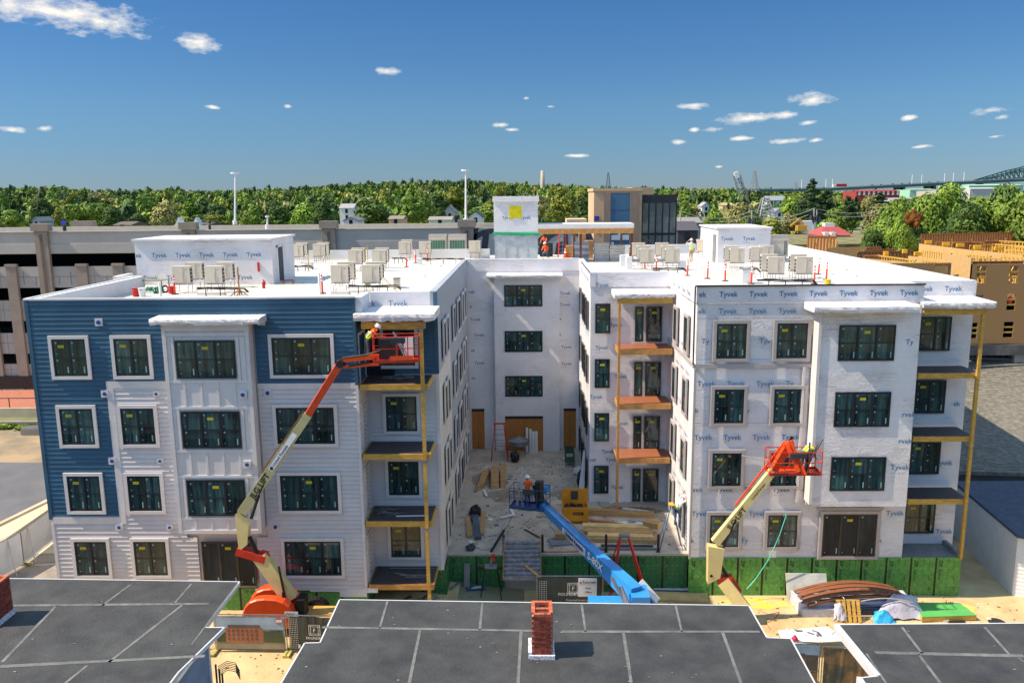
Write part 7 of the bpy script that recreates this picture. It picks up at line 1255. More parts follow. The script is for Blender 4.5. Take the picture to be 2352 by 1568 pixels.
# storefront under the garage at the left
m = MB(); z1, z0 = zz(890), zz(934); m.box(XG0, A(90, 900, YG).x + 6, YG - .4, YG, zz(889), zz(862)); m.build('shop_fascia', dark, t); z0 = max(z0, 1.0)
yS = 71.5
m = MB(); m.box(-80, -36, 70.2, YG - .5, .8, 1.55); m.build('shop_terrace', mat('terrace_brick', S(168, 104, 84), .8, var=.15, scale=4), t); m = MB(); m.box(-80, -36, 70.0, 70.2, .7, 1.65); m.build('terrace_kerb', pavm, t)
m = MB(); [m.box(x, x + .06, 70.3, 70.36, 1.6, 2.5) for x in np.arange(-60, -36, 2.6)]; m.box(-80, -36, 70.3, 70.36, 2.46, 2.52); m.build('terrace_rail', dark, t)
shopc = [S(170, 96, 70), S(120, 150, 160), S(150, 110, 100), S(110, 120, 90)]
for i in range(10):
    x = A(118, 900, YG).x - i * 2.35 - 2.3; q = MB(); q.box(x + .08, x + 2.25, YG - .45, YG - .4, zz(934) + .0, zz(891)); q.build('shop_window', mat('shop_print_%d' % (i % 4), shopc[i % 4], .3, scale=.8, col2=S(96, 120, 100), edge=(.42, .58)), t)
m = MB(); m.box(XG0, A(118, 900, YG).x, YG - .38, YG - .3, .8, zz(862)); m.build('shop_wall', dgry, t)
m = MB(); q = A(110, 1020, 70); m.box(A(103, 960, 69.5).x, A(103, 960, 69.5).x + .5, 69.5, 70.1, .8, A(100, 915, 69.5).z); single(m, 'brick_pier', mat('dark_red_brick', S(110, 56, 46), .8, var=.2, scale=6), 'dark red brick pier beside the street at the left corner of the building', 'pier')
m = MB(); q = G(70, 992, .8); m.box(-46.5, -40.5, 66.4, 66.7, .8, 1.4); single(m, 'retaining_wall', pcc, 'low stone retaining wall at the edge of the dirt lot', 'wall')
m = MB(); q = G(78, 1000, .8); m.box(q.x - 1.1, q.x + 1.0, q.y, q.y + 1.2, .8, 1.35); single(m, 'sheet_stack', steel, 'small stack of grey metal sheets at the far end of the dirt lot', 'sheets')
# car on the top deck
def car(label, p, ang, col, s=1.0):
    t = thing('parked_car', label, 'car', (0, 0, 0)); body = mat('car_paint_%s' % label[:6].replace(' ', '_'), col, .3, coat=.5)
    pr = [(-2.2, .35), (-2.25, .75), (-1.9, .95), (-1.3, 1.0), (-.7, 1.42), (.5, 1.46), (1.15, 1.05), (2.0, .88), (2.25, .6), (2.2, .35)]; n = len(pr); m = MB()
    vs = [(x, y, z) for y, k in ((-.85, 1), (.85, 1)) for x, z in pr]; m.add(vs, [tuple(range(n)), tuple(range(n, 2 * n))[::-1]] + [(i, (i + 1) % n, n + (i + 1) % n, n + i) for i in range(n)]); m.build('body', body, t)
    m = MB(); w = [(-1.2, 1.02), (-.66, 1.38), (.46, 1.42), (1.02, 1.06)]; [m.add([(x, y, z) for x, z in w], [(0, 1, 2, 3)]) for y in (-.856, .856)]; m.add([(1.16, -.75, 1.07), (1.16, .75, 1.07), (.56, .7, 1.45), (.56, -.7, 1.45)], [(0, 1, 2, 3)]); m.build('side_glass', glass, t)
    for x in (-1.4, 1.4):
        for y in (-.85, .85): m = MB(); m.tube((x, y - .1, .33), (x, y + .1, .33), .33, 14); m.build('wheel', black, t)
    t.location = p; t.rotation_euler.z = ang; WL[t] = Vector(p); return t
q = A(281, 533, 84); car('blue parked car on the top deck of the garage behind the parapet', (q.x, 84, zf[0] + .25), 0, S(50, 80, 110))
car('grey parked car glimpsed in the lower open level of the garage', (A(30, 745, 82).x, 82, zf[2] + .25), 1.57, S(120, 130, 136)); car('white parked car glimpsed in the top open level of the garage', (A(250, 600, 84).x, 84, zf[1] + .25), 1.57, S(200, 200, 204))
def lamp(x, y0, y1, Y, label, r=.14, head=1, mt=wht):
    a, b = A(x, y0, Y), A(x, y1, Y); t = thing('light_pole', label, 'light pole', tuple(a), 'light poles on the garage'); m = MB(); m.tube(a, b, r, 8, r * .6); m.build('pole', mt, t); m = MB(); m.tube(b, b + Vector((0, 0, .15)), r * 3.6 if head else r * 2, 10); m.tube(a, a + Vector((0, 0, .5)), r * 2, 8); m.build('lamp_head', mt, t)
lamp(540, 516, 399, 97, 'tall white light pole standing on the garage above the long bulkhead'); lamp(1070, 512, 393, 90, 'tall white light pole with a flat head above the garage near the elevator tower'); lamp(614, 526, 499, 94, 'short white standpipe on the garage parapet', .12, 0); lamp(149, 531, 506, 93, 'short dark lamp with a blue disc on the garage parapet', .1, 0, dark); lamp(482, 527, 513, 94, 'small dark lamp on the garage parapet above the bulkhead', .08, 0, dark)
m = MB(); q = A(146, 512, 92.8); m.tube((q.x, 92.8, q.z), (q.x, 92.75, q.z), .3, 14); single(m, 'disc_sign', mat('sign_blue', S(40, 60, 160), .5), 'round blue sign on the short dark lamp above the garage', 'sign')
m = MB(); [m.tube(A(x, 510, 89), A(x, 495, 89), .12, 6) for x in (1046, 1050, 1054)]; single(m, 'pipe_cluster', dark, 'three short dark pipes beside the tall white light pole', 'pipes')
# ---------------------------------------------------------------- beige stair tower with glazed hall
beige = mat('beige_stucco', S(196, 164, 130), .8, var=.04); beiged = mat('taupe_stucco', S(146, 124, 108), .8, var=.05); tw = thing('stair_tower', 'beige and blue stair tower with a tall glazed hall right of the mural wall', 'tower', (12, 86, 0)); YT = 84.0
def X(x, Y=YT): return A(x, 500, Y).x
z_t = A(1440, 432, YT).z; m = MB(); m.box(X(1364), X(1474), YT, YT + 8, .5, z_t - .3); m.box(X(1364) - .1, X(1474), YT - .1, YT + 8, z_t - .3, z_t); m.build('tower_wall', beige, tw)
m = MB(); m.box(X(1386), X(1402), YT - .12, YT, .5, z_t - .5); m.box(X(1447), X(1466), YT - .12, YT, .5, z_t - .5); m.build('pilaster', beiged, tw)
m = MB(); m.box(X(1402), X(1447), YT - .06, YT, .5, z_t - .5); bp_ = m.build('blue_panel', mat('blue_tower_panel', S(58, 104, 132), .5, var=.06), tw); m = MB(); [m.box(X(1402), X(1447), YT - .07, YT - .06, z, z + .05) for z in np.arange(8, z_t - 1, 1.3)]; m.build('panel_joint', dblue, bp_)
zq = lambda y: A(1424, y, YT).z; m = MB(); m.box(X(1404), X(1445), YT - .1, YT - .06, zq(551), zq(540)); m.box(X(1420), X(1430), YT - .1, YT - .06, zq(540), zq(520)); m.box(X(1404), X(1410), YT - .1, YT - .06, zq(575), zq(556)); m.box(X(1410), X(1445), YT - .1, YT - .06, zq(574), zq(566)); m.build('sign_letter', mat('pale_blue_letter', S(200, 212, 220), .5), tw)
m = MB(); m.box(X(1468), X(1520), YT + 6, YT + 12, .5, A(1500, 430, YT + 6).z); m.build('rear_wall', beige, tw)
m = MB(); y0 = YT + 1; zt_ = A(1500, 447, y0).z; m.box(X(1474, y0), X(1554, y0), y0, y0 + 6, A(1500, 466, y0).z, zt_); m.box(X(1474, y0), X(1554, y0), y0 - .03, y0 + 6, A(1500, 540, y0).z - .0, A(1500, 535, y0).z); m.build('hall_roof', mat('black_fascia', S(34, 38, 44), .5), tw)
m = MB(); m.box(X(1476, y0), X(1552, y0), y0 + 2, y0 + 6, .5, A(1500, 466, y0).z); m.build('hall_back_wall', mat('hall_grey', S(110, 112, 108), .8), tw); 
for k in range(5):
    xa, xb = X(1475 + k * 15.6, y0), X(1475 + (k + 1) * 15.6, y0)
    for ya, yb in ((466, 535), (540, 562), (562, 610)): m = MB(); m.box(xa + .06, xb - .06, y0 + .05, y0 + .1, A(1500, yb, y0).z, A(1500, ya, y0).z); m.build('pane', mat('hall_glass', (.13, .15, .14), .08, scale=.5, col2=(.27, .28, .24), edge=(.4, .6), spec=.3), tw)
    m = MB(); m.box(xb - .07, xb + .07, y0, y0 + .12, .5, A(1500, 466, y0).z); m.build('mullion', dark, tw)
m = MB(); [m.bar(A(1478, 545 + d, y0 - .02) , A(1530, 578 + d, y0 - .02), .12, .05) for d in (0, 8, 16)]; m.build('stair_rail', mat('pale_rail', S(150, 160, 160), .5), tw)
m = MB(); q = A(1369, 502, YT); m.box(q.x - .2, q.x + .3, YT - .05, YT, q.z - .2, q.z + .25); m.box(q.x - .0, q.x + .2, YT - .05, YT, q.z - 1.4, q.z - .8); single(m, 'wall_plate', mat('sign_blue', S(40, 60, 160), .5), 'small blue plate on the left face of the beige tower', 'sign')
# ---------------------------------------------------------------- timber frame building at right
tf = thing('timber_frame_building', 'large apartment block under construction with bare strand board walls and stud framing at right', 'building', (45, 80, 0))
YO = 66.0; xO = A(2222, 700, YO).x; zO = A(2290, 606, YO).z; zOb = A(2290, 789, YO).z; m = MB()
hl = []
for x0, x1, y0, y1 in ((2241, 2266, 611, 651), (2316, 2340, 611, 651), (2238, 2259, 677, 706), (2311, 2334, 675, 712), (2229, 2246, 741, 777), (2303, 2329, 739, 775)):
    p, q = A(x0, y1, YO), A(x1, y0, YO); hl.append((p.x - xO, q.x - xO, p.z, q.z))
hl += [(h[0] + 6.2, h[1] + 6.2, h[2], h[3]) for h in hl if h[0] > 3.5] + [(h[0] + 12.4, h[1] + 12.4, h[2], h[3]) for h in hl if h[0] > 3.5]
holewall(m, (xO, YO, 0), (1, 0, 0), (0, -1, 0), 26, zOb, zO, .15, hl); m.build('sheathed_wall', osbd, tf)
m = MB(); 
for (a, b, c, d) in hl:
    n = 2
    for k in range(1, 3): z = c + (d - c) * k / 3; m.box(xO + a, xO + b, YO + .02, YO + .1, z - .07, z + .07)
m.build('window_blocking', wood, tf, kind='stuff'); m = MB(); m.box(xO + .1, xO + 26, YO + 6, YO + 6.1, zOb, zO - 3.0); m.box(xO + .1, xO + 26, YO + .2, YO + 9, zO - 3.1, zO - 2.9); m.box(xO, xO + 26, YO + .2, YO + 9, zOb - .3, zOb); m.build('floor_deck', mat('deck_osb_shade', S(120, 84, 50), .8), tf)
for h in hl[:2] + hl[6:8]: m = MB(); m.bar((xO + h[0] + .1, YO + .4, h[2] + .1), (xO + h[1] - .1, YO + .5, h[3] - .1), .1); m.bar((xO + h[1] - .1, YO + .5, h[2] + .1), (xO + h[0] + .1, YO + .4, h[3] - .1), .1); m.build('brace', wood, tf)
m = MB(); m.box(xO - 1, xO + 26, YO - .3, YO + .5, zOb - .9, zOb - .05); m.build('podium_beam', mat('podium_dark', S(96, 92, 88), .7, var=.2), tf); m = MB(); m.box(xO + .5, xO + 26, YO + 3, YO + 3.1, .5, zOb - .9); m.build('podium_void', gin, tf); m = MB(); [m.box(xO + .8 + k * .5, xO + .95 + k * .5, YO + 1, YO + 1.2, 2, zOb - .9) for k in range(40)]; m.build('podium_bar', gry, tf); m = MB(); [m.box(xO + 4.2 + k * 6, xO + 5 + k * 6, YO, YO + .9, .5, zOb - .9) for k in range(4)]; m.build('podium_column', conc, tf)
def studwall(xa, ya, xb, yb, z=14.0, h=2.7, sheath=None, mt=wood, nm='stud_wall', sp=.41, face=.07):
    a, b = G(xa, ya, z), G(xb, yb, z); d = (b - a); L = d.length; d.normalize(); n = Vector((-d.y, d.x, 0)); k = Vector((0, 0, 1)); m = MB()
    m.bar(a - k * .05, b - k * .05, .14, .12); m.bar(a - k * h, b - k * h, .14, .06)
    for i in range(int(L / sp) + 1): p = a + d * (i * sp); m.bar(p - k * h, p - k * .08, .05, .13, upv=d)
    m.build(nm, mt, tf)
    if sheath is not None:
        s = MB(); o = n * (sheath * .09); p, q = a + o, b + o; e = n * .015; nn = max(1, int(L / 2.44))
        for i in range(nn): u, v = p.lerp(q, i / nn + .001), p.lerp(q, (i + 1) / nn - .001); ww = MB(); ww.hexa([u - e - k * h, v - e - k * h, v + e - k * h, u + e - k * h, u - e - k * .0, v - e, v + e, u + e]); ww.build('sheathing_sheet', osb, tf)
# corner return and left face
m = MB(); a = Vector((xO, YO, 0)); b = G(2182, 578, zO - .0); m.hexa([(xO - .02, YO, zOb), (xO + .12, YO, zOb), (xO + .12, 70.5, zOb), (xO - .02, 70.5, zOb), (xO - .02, YO, zO + .5), (xO + .12, YO, zO + .5), (xO + .12, 70.5, zO + .5), (xO - .02, 70.5, zO + .5)]); m.build('sheathed_wall', osb, tf)
zS = zO
studwall(2116, 538, 2318, 533, zS, 3.0, 1, woodd); studwall(2318, 532.5, 2420, 530, zS, 3.0, 1, woodd)
studwall(2113, 560, 2352, 590, zS, 2.7, -1); studwall(2352, 590, 2500, 606, zS, 2.7, -1)
studwall(1856, 541, 1922, 542, zS, 2.7, 1, woodd); studwall(1903, 569, 1990, 568, zS, 2.5, -1, woodd)
studwall(1952, 568, 2024, 567, zS, 2.5, 1, woodd); studwall(1985, 574, 2060, 571.5, zS, 2.5, 1, woodd); studwall(1970, 578, 2098, 575.7, zS, 2.5, 1, woodd); studwall(1985, 586, 2018, 586.5, zS, 2.5, 1, woodd); studwall(2015, 585.5, 2104, 597, zS, 2.6, None, wood)
studwall(2088, 588, 2182, 598, zS, 2.5, -1); studwall(2150, 555, 2262, 556, zS, 2.5, None, woodd); studwall(2188, 558, 2300, 552, zS, 2.5, 1, woodd); studwall(2228, 563, 2330, 558, zS, 2.5, None, wood); studwall(2280, 560, 2380, 566, zS, 2.5, None, wood); studwall(2222, 583, 2276, 588, zS, 2.5, None, wood); studwall(2240, 575, 2352, 586, zS, 2.6, -1); studwall(2286, 552, 2370, 556, zS, 2.5, None, wood); studwall(2312, 573, 2400, 579, zS, 2.5, None, wood); studwall(1945, 590, 2088, 602, zS, 2.4, -1, woodd)
studwall(2222, 600, 2352, 599, zS, 1.2, 1, woodd); studwall(2226, 592, 2300, 594, zS, 2.3, None, wood); studwall(2300, 588, 2380, 594, zS, 2.4, None, wood); studwall(2190, 584, 2225, 588, zS, 2.3, None, wood); studwall(2330, 566, 2400, 570, zS, 2.4, None, wood); studwall(2120, 574, 2186, 582, zS, 1.9, None, wood)
for x0, x1, y in ((2122, 2139, 563), (2165, 2181, 567), (2197, 2213, 571), (2262, 2280, 579)):
    a, b = G(x0, y, zS - .3), G(x1, y, zS - .3); m = MB(); m.bar(a - Vector((0, .25, .8)), b - Vector((0, .25, .8)), .04, 1.5); q = m.build('shaded_opening_board', mat('opening_shade_brown', S(104, 66, 40), .8), tf); m = MB(); [m.bar(a - Vector((0, .3, z)), b - Vector((0, .3, z)), .05, .12) for z in (.5, 1.1)]; m.build('blocking', wood, q)  # openings drawn as solid boards, their shade painted in darker brown
for x0, x1, y in ((2125, 2140, 556), (2165, 2181, 560.5), (2197, 2214, 563), (2237, 2253, 568), (2284, 2302, 571), (2100, 2116, 583), (2073, 2083, 577), (2030, 2040, 582)):
    a, b = G(x0, y, zS + .1), G(x1, y, zS + .1); m = MB(); m.bar(a, b, .35, .35); m.build('lintel', mat('lintel_yellow', S(236, 170, 40), .6), tf)
r = random.Random(44)
for x, y in ((2170, 563), (2186, 549), (2232, 549), (2266, 552), (2310, 547), (2290, 572), (2127, 562), (1905, 549), (1922, 552), (1872, 549), (2254, 590), (2320, 600), (2190, 596)): a = G(x, y, zS); m = MB(); m.bar(a, a + Vector((.9, 1.0, -2.4)), .09, .05); m.build('brace', wood, tf)
pts = [G(x, y, zO - 2.8) for x, y in ((2225, 640), (2500, 640), (2500, 560), (2116, 560), (2113, 590), (1960, 588), (1900, 566), (1850, 566), (1830, 590), (2080, 650))]
m = MB(); m.prism([(p.x, p.y) for p in pts], zO - 3.1, zO - 2.85); m.build('floor_deck', mat('deck_osb', S(186, 140, 80), .8, var=.12), tf); m = MB(); m.prism([(p.x, p.y) for p in pts], .5, zO - 3.2); m.build('lower_wall', osbd, tf)
xa, xb = A(2040, 645, 64.5).x, A(2182, 645, 64.5).x; zt = A(2110, 604, 64.5).z; wx = A(2148, 610, 64.5).x; m = MB(); holewall(m, (xa, 64.5, 0), (1, 0, 0), (0, -1, 0), xb - xa, 8, zt, .15, [(wx - xa, wx - xa + 1.1, zt - 1.6, zt - .25)]); m.build('sheathed_wall', osbd, tf)
m = MB(); m.box(wx - .3, wx + 1.6, 65.2, 65.3, 8, zt - .1); m.build('sheathed_wall', osb, tf); m = MB(); m.box(wx - .1, wx + 1.2, 64.42, 64.5, zt - .25, zt - .05); m.build('lintel', woodd, tf)
studwall(2050, 598, 2120, 606, zS, 2.2, None, wood); studwall(2120, 596, 2180, 603, zS, 2.2, None, wood)
m = MB(); q = A(2317, 690, YO - .2); m.sphere(q + Vector((.3, .35, 0)), .34, 10, 6, sc=(.7, .3, 1)); single(m, 'orange_bag', delo, 'orange bag hanging in a window of the timber frame building', 'bag')
# ---------------------------------------------------------------- far buildings, chimney, masts, crane, bridge
def house(label, x0, x1, ybase, ytop, Y, wallc, roofc, dep=9, gable=True, cat='house'):
    a, b = A(x0, ybase, Y), A(x1, ybase, Y); zt = A((x0 + x1) / 2, ytop, Y).z; t = thing('house', label, cat, ((a.x + b.x) / 2, Y, a.z - 6), 'houses among the trees')
    wm = mat('house_%d_%d_%d' % wallc, S(*wallc), .7, var=.04); rm = mat('houseroof_%d_%d_%d' % roofc, S(*roofc), .8, var=.08); h = zt - a.z; e = a.z + h * .5; m = MB()
    if gable:     # gable end faces the camera
        m.add([(a.x, Y, a.z - 6), (b.x, Y, a.z - 6), (b.x, Y, e), ((a.x + b.x) / 2, Y, zt), (a.x, Y, e), (a.x, Y + dep, a.z - 6), (b.x, Y + dep, a.z - 6), (b.x, Y + dep, e), ((a.x + b.x) / 2, Y + dep, zt), (a.x, Y + dep, e)], [(0, 1, 2, 3, 4), (9, 8, 7, 6, 5), (0, 4, 9, 5), (1, 6, 7, 2)]); m.build('wall', wm, t)
        c = (a.x + b.x) / 2; o = .35; m = MB(); m.hexa([(a.x - o, Y - o, e - .3), (c, Y - o, zt), (c, Y + dep + o, zt), (a.x - o, Y + dep + o, e - .3), (a.x - o, Y - o, e - .05), (c, Y - o, zt + .3), (c, Y + dep + o, zt + .3), (a.x - o, Y + dep + o, e - .05)]); m.hexa([(c, Y - o, zt), (b.x + o, Y - o, e - .3), (b.x + o, Y + dep + o, e - .3), (c, Y + dep + o, zt), (c, Y - o, zt + .3), (b.x + o, Y - o, e - .05), (b.x + o, Y + dep + o, e - .05), (c, Y + dep + o, zt + .3)]); m.build('roof', rm, t)
    else:
        m.box(a.x, b.x, Y, Y + dep, a.z - 6, e); m.build('wall', wm, t); c = Y + dep / 2; m = MB(); m.add([(a.x - .3, Y - .3, e), (b.x + .3, Y - .3, e), (b.x + .3, c, zt), (a.x - .3, c, zt), (a.x - .3, Y + dep, e), (b.x + .3, Y + dep, e)], [(0, 1, 2, 3), (3, 2, 5, 4), (0, 3, 4), (1, 5, 2)]); m.build('roof', rm, t)
    w = b.x - a.x; n = max(1, int(w / 3.2))
    for i in range(n):
        for zz_ in (a.z - .2, a.z - 2.6): q = MB(); xx = a.x + w * (i + .5) / n; q.box(xx - .5, xx + .5, Y - .05, Y, zz_ - .9 + h * .25, zz_ + .7 + h * .25); q.build('window', glassg, t)
    return t
HS = [('dark roofed house with two white dormer gables above the garage', 400, 478, 524, 512, 190, (120, 110, 104), (70, 66, 70), 0), ('small white gabled house above the garage behind the bulkhead', 780, 812, 488, 468, 320, (220, 220, 218), (150, 150, 150), 0), ('pale gabled house just above the garage parapet left of the tall pole', 790, 822, 512, 500, 230, (200, 205, 215), (110, 110, 116), 1),
      ('tan house with small windows above the garage', 893, 925, 510, 496, 240, (196, 164, 132), (130, 120, 112), 0), ('pale house with low gable left of the pipe cluster', 985, 1036, 512, 498, 220, (205, 205, 190), (140, 134, 128), 0), ('grey gabled house in the trees left of the elevator tower', 1020, 1046, 500, 474, 300, (170, 172, 172), (130, 128, 128), 1), ('white house with a dark roof directly right of the tall light pole', 1077, 1108, 510, 486, 240, (225, 225, 222), (64, 68, 78), 1),
      ('grey house far behind the tall light pole', 1062, 1090, 478, 466, 420, (150, 148, 144), (130, 126, 124), 0), ('red brick house peeking through trees above the left bulkhead', 556, 580, 498, 484, 330, (150, 104, 86), (110, 90, 84), 1), ('blue grey gable in the trees at the far left', 75, 92, 516, 500, 300, (150, 165, 175), (120, 130, 140), 1),
      ('large white house with grey gabled roof on the hill at right', 1762, 1804, 470, 450, 420, (205, 208, 212), (130, 138, 150), 0), ('white house with porch below the large white house at right', 1778, 1802, 496, 480, 330, (200, 205, 212), (120, 126, 136), 1), ('dark gambrel house with a row of white windows near the walking man', 1556, 1602, 548, 510, 150, (60, 66, 72), (74, 72, 78), 0), ('grey roofed cottage behind the dark gambrel house', 1555, 1610, 524, 500, 175, (130, 140, 146), (130, 128, 128), 0),
      ('white house half hidden among trees beyond the glazed hall', 1612, 1632, 482, 466, 380, (215, 215, 214), (150, 150, 155), 1), ('tan roof glimpsed beyond the trees right of the glazed hall', 1660, 1684, 478, 466, 420, (190, 170, 140), (176, 150, 110), 0), ('long dark roof partly hidden above the garage at left', 262, 300, 524, 510, 200, (130, 120, 110), (96, 84, 78), 0), ('white roof far away among the hills at left centre', 1030 - 0 + 0 - 0, 1090, 456, 450, 600, (180, 180, 176), (150, 146, 150), 0)]
for l, x0, x1, yb, yt, Y, wc, rc, gb in HS: house(l, x0, x1, yb, yt, Y, wc, rc, gable=bool(gb))
for i, x in enumerate((411, 451)): a = A(x, 523, 189); m = MB(); m.add([(a.x - 1.2, 189, a.z), (a.x + 1.2, 189, a.z), (a.x, 189, a.z + 2.4), (a.x - 1.2, 191, a.z), (a.x + 1.2, 191, a.z), (a.x, 191, a.z + 2.4)], [(0, 1, 2), (5, 4, 3), (0, 2, 5, 3), (1, 4, 5, 2)]); o = [q for q in C.objects if q.get('label', '').startswith('dark roofed house with two')][0]; m.build('dormer', wht, o)
# gambrel windows
# red roofed building
t = thing('red_roofed_building', 'low building with a red hipped roof and white cupola beyond the timber frame', 'building', (60, 150, 0)); Y = 150; a, b = A(1884, 541, Y), A(1960, 545, Y); ap = A(1922, 523, Y); redr = mat('red_roof', S(160, 70, 66), .7, var=.08)
m = MB(); m.box(a.x + .4, b.x - .4, Y + .5, Y + 7.5, 0, a.z); m.build('wall', wht, t); m = MB(); m.add([(a.x, Y, a.z), (b.x, Y, a.z), (b.x, Y + 8, a.z), (a.x, Y + 8, a.z), (ap.x - 1, Y + 4, ap.z + .2), (ap.x + 1.5, Y + 4, ap.z + .2)], [(0, 1, 5, 4), (1, 2, 5), (2, 3, 4, 5), (3, 0, 4)]); m.build('roof', redr, t); m = MB(); m.box(ap.x - .9, ap.x + .9, Y + 3.5, Y + 5, ap.z - .8, A(1918, 512, Y + 4).z); m.build('cupola', wht, t)
for x in (1900, 1916): q = A(x, 538, Y - .5); m = MB(); m.box(q.x - .4, q.x + .4, Y - .2, Y + 2, q.z - .4, q.z + .3); m.build('dormer', wht, t)
# chimney stack
m = MB(); a, b = A(1246, 424, 1150), A(1246, 392, 1150); m.tube(Vector((a.x, a.y, 0)), b, 4.2, 14, 2.4); single(m, 'smokestack', mat('stack_concrete', S(170, 160, 146), .8), 'tall pale concrete smokestack on the wooded horizon', 'chimney', smooth=True)
def mast(label, x, y0, y1, Y, w, col=gry, n=7, lean=0, name='lattice_mast', cat='mast'):
    a, b = A(x, y0, Y), A(x + lean, y1, Y); t = MB(); r = .035 * w + .06
    for sx, sy in ((-1, -1), (1, -1), (1, 1), (-1, 1)): t.tube(a + Vector((sx * w / 2, sy * w / 2, 0)), b + Vector((sx * w * .12, sy * w * .12, 0)), r, 4)
    for i in range(n):
        for s in (-1, 1):
            f0, f1 = i / n, (i + 1) / n; w0, w1 = w / 2 * (1 - f0 * .76), w / 2 * (1 - f1 * .76); p, q = a.lerp(b, f0), a.lerp(b, f1); t.tube(p + Vector((-s * w0, -w0, 0)), q + Vector((s * w1, -w1, 0)), r * .7, 3)
    return single(t, name, col, label, cat)
steelg = mat('pylon_grey', S(130, 136, 140), .6)
mast('tall lattice pylon rising from the trees right of the crane', 1758, 516, 454, 260, 6, steelg, 9); mast('thin lattice mast on the horizon right of the crane', 1733, 440, 392, 900, 8, steelg, 8); mast('thin dark antenna mast on the horizon above the beige tower', 1397, 432, 396, 1000, 5, dgry, 8); mast('slender white mast on the horizon near the bridge', 1828, 436, 398 + 20, 900, 4, steelg, 6)
# lattice boom crane
t = thing('crawler_crane', 'lattice boom crane leaning left over the trees with a white tip', 'crane', tuple(A(1720, 500, 420))); a, b = A(1722, 500, 420), A(1692, 402, 420); m = MB(); w = 3.6; d = (b - a).normalized(); s = d.cross(Vector((0, 1, 0))).normalized()
for sx in (-1, 1):
    for sy in (-1, 1): m.tube(a + s * sx * w / 2 + Vector((0, sy * 1.5, 0)), b + s * sx * w * .4 + Vector((0, sy * 1.2, 0)), .2, 4)
for i in range(14):
    f0, f1 = i / 14, (i + 1) / 14; sg = 1 if i % 2 else -1; m.tube(a.lerp(b, f0) - s * w / 2 * sg, a.lerp(b, f1) + s * w / 2 * sg, .13, 3)
m.build('lattice_boom', mat('crane_grey', S(110, 114, 120), .6), t); m = MB(); m.bar(b - d * 1.6, b + d * 1.6, 2.2, 2.0); m.build('boom_tip', wht, t); m = MB(); m.path([b, A(1740, 500, 421)], .12, 3); m.path([b, A(1730, 505, 421)], .12, 3); m.build('cable', dgry, t)
# utility poles and wires
def upole(x, y0, y1, Y, label, arm=True, w=.22):
    a, b = A(x, y0, Y), A(x, y1, Y); t = thing('utility_pole', label, 'utility pole', tuple(a), 'utility poles'); m = MB(); m.tube(Vector((a.x, a.y, 0)), b, w, 6, w * .7); m.build('pole', mat('pale_pole', S(170, 168, 160), .7), t)
    if arm: m = MB(); m.box(b.x - 1.6, b.x + 1.6, b.y - .08, b.y + .08, b.z - .9, b.z - .7); m.tube(b + Vector((-.5, 0, -2.6)), b + Vector((-.5, 0, -1.5)), .35, 8); m.tube(b + Vector((.6, 0, -2.6)), b + Vector((.6, 0, -1.5)), .35, 8); m.build('crossarm', dgry, t)
    return b
Yp = 175
b0 = upole(1563, 530, 484, Yp, 'pale utility pole beside the glazed hall', False); b1_ = upole(1727, 545, 484, Yp, 'pale utility pole right of the wrapped bulkhead'); b2_ = upole(1870, 548, 478, Yp, 'left of two close utility poles before the red roofed building'); b3_ = upole(1876, 548, 482, Yp, 'right of two close utility poles before the red roofed building'); b4_ = A(2020, 482, 185)
m = MB()
for p, q in ((b0, b1_), (b1_, b2_), (b2_, b4_)):
    for dz in (0, -.8):
        P8 = [p.lerp(q, i / 14) + Vector((0, 0, dz - 4 * (1.6 if p is not b2_ else .9) * (i / 14) * (1 - i / 14))) for i in range(15)]; m.path(P8, .04, 3)
single(m, 'power_lines', mat('pale_wire', S(176, 178, 170), .6), 'sagging power lines strung between the utility poles in front of the trees', 'power lines')
# industrial roofs near the river
for (x0, x1, y0, y1, Y, c, l) in ((1967, 2066, 448, 436, 700, (150, 56, 52), 'long red building near the bridge'), (2090, 2150, 440, 434, 800, (140, 190, 165), 'pale green flat roof right of the red building'), (2052, 2160, 462, 455, 560, (160, 162, 170), 'long grey warehouse roof in front of the red building'), (2228, 2300, 440, 431, 620, (180, 182, 180), 'large pale warehouse roof behind the maple trees at right'), (2225, 2350, 432, 424, 760, (150, 200, 170), 'pale green shed roof below the bridge'), (2150, 2172, 444, 436, 600, (170, 160, 150), 'small tan block beside the pale green roof')):
    a, b = A(x0, y0, Y), A(x1, y0, Y); z1 = A(x0, y1, Y).z; t = thing('industrial_building', l, 'building', ((a.x + b.x) / 2, Y, a.z - 3)); m = MB(); m.box(a.x, b.x, Y, Y + 30, a.z - 12, a.z + (z1 - a.z) * .7); m.build('wall', mat('ind_%d' % x0, S(*c), .7, var=.05), t); m = MB(); m.add([(a.x, Y - .5, a.z + (z1 - a.z) * .7), (b.x, Y - .5, a.z + (z1 - a.z) * .7), (b.x, Y + 15, z1), (a.x, Y + 15, z1)], [(0, 1, 2, 3)]); m.build('roof', mat('ind_%d' % x0, S(*c), .7), t)
    if x0 == 1967:
        for i in range(9):
            for zz_ in (.2, .55): q = MB(); xx = a.x + (b.x - a.x) * (i + .4) / 9; q.box(xx, xx + 1.6, Y - .3, Y - .1, a.z + (z1 - a.z) * zz_ - 1, a.z + (z1 - a.z) * zz_ + .4); q.build('window', wht, t)
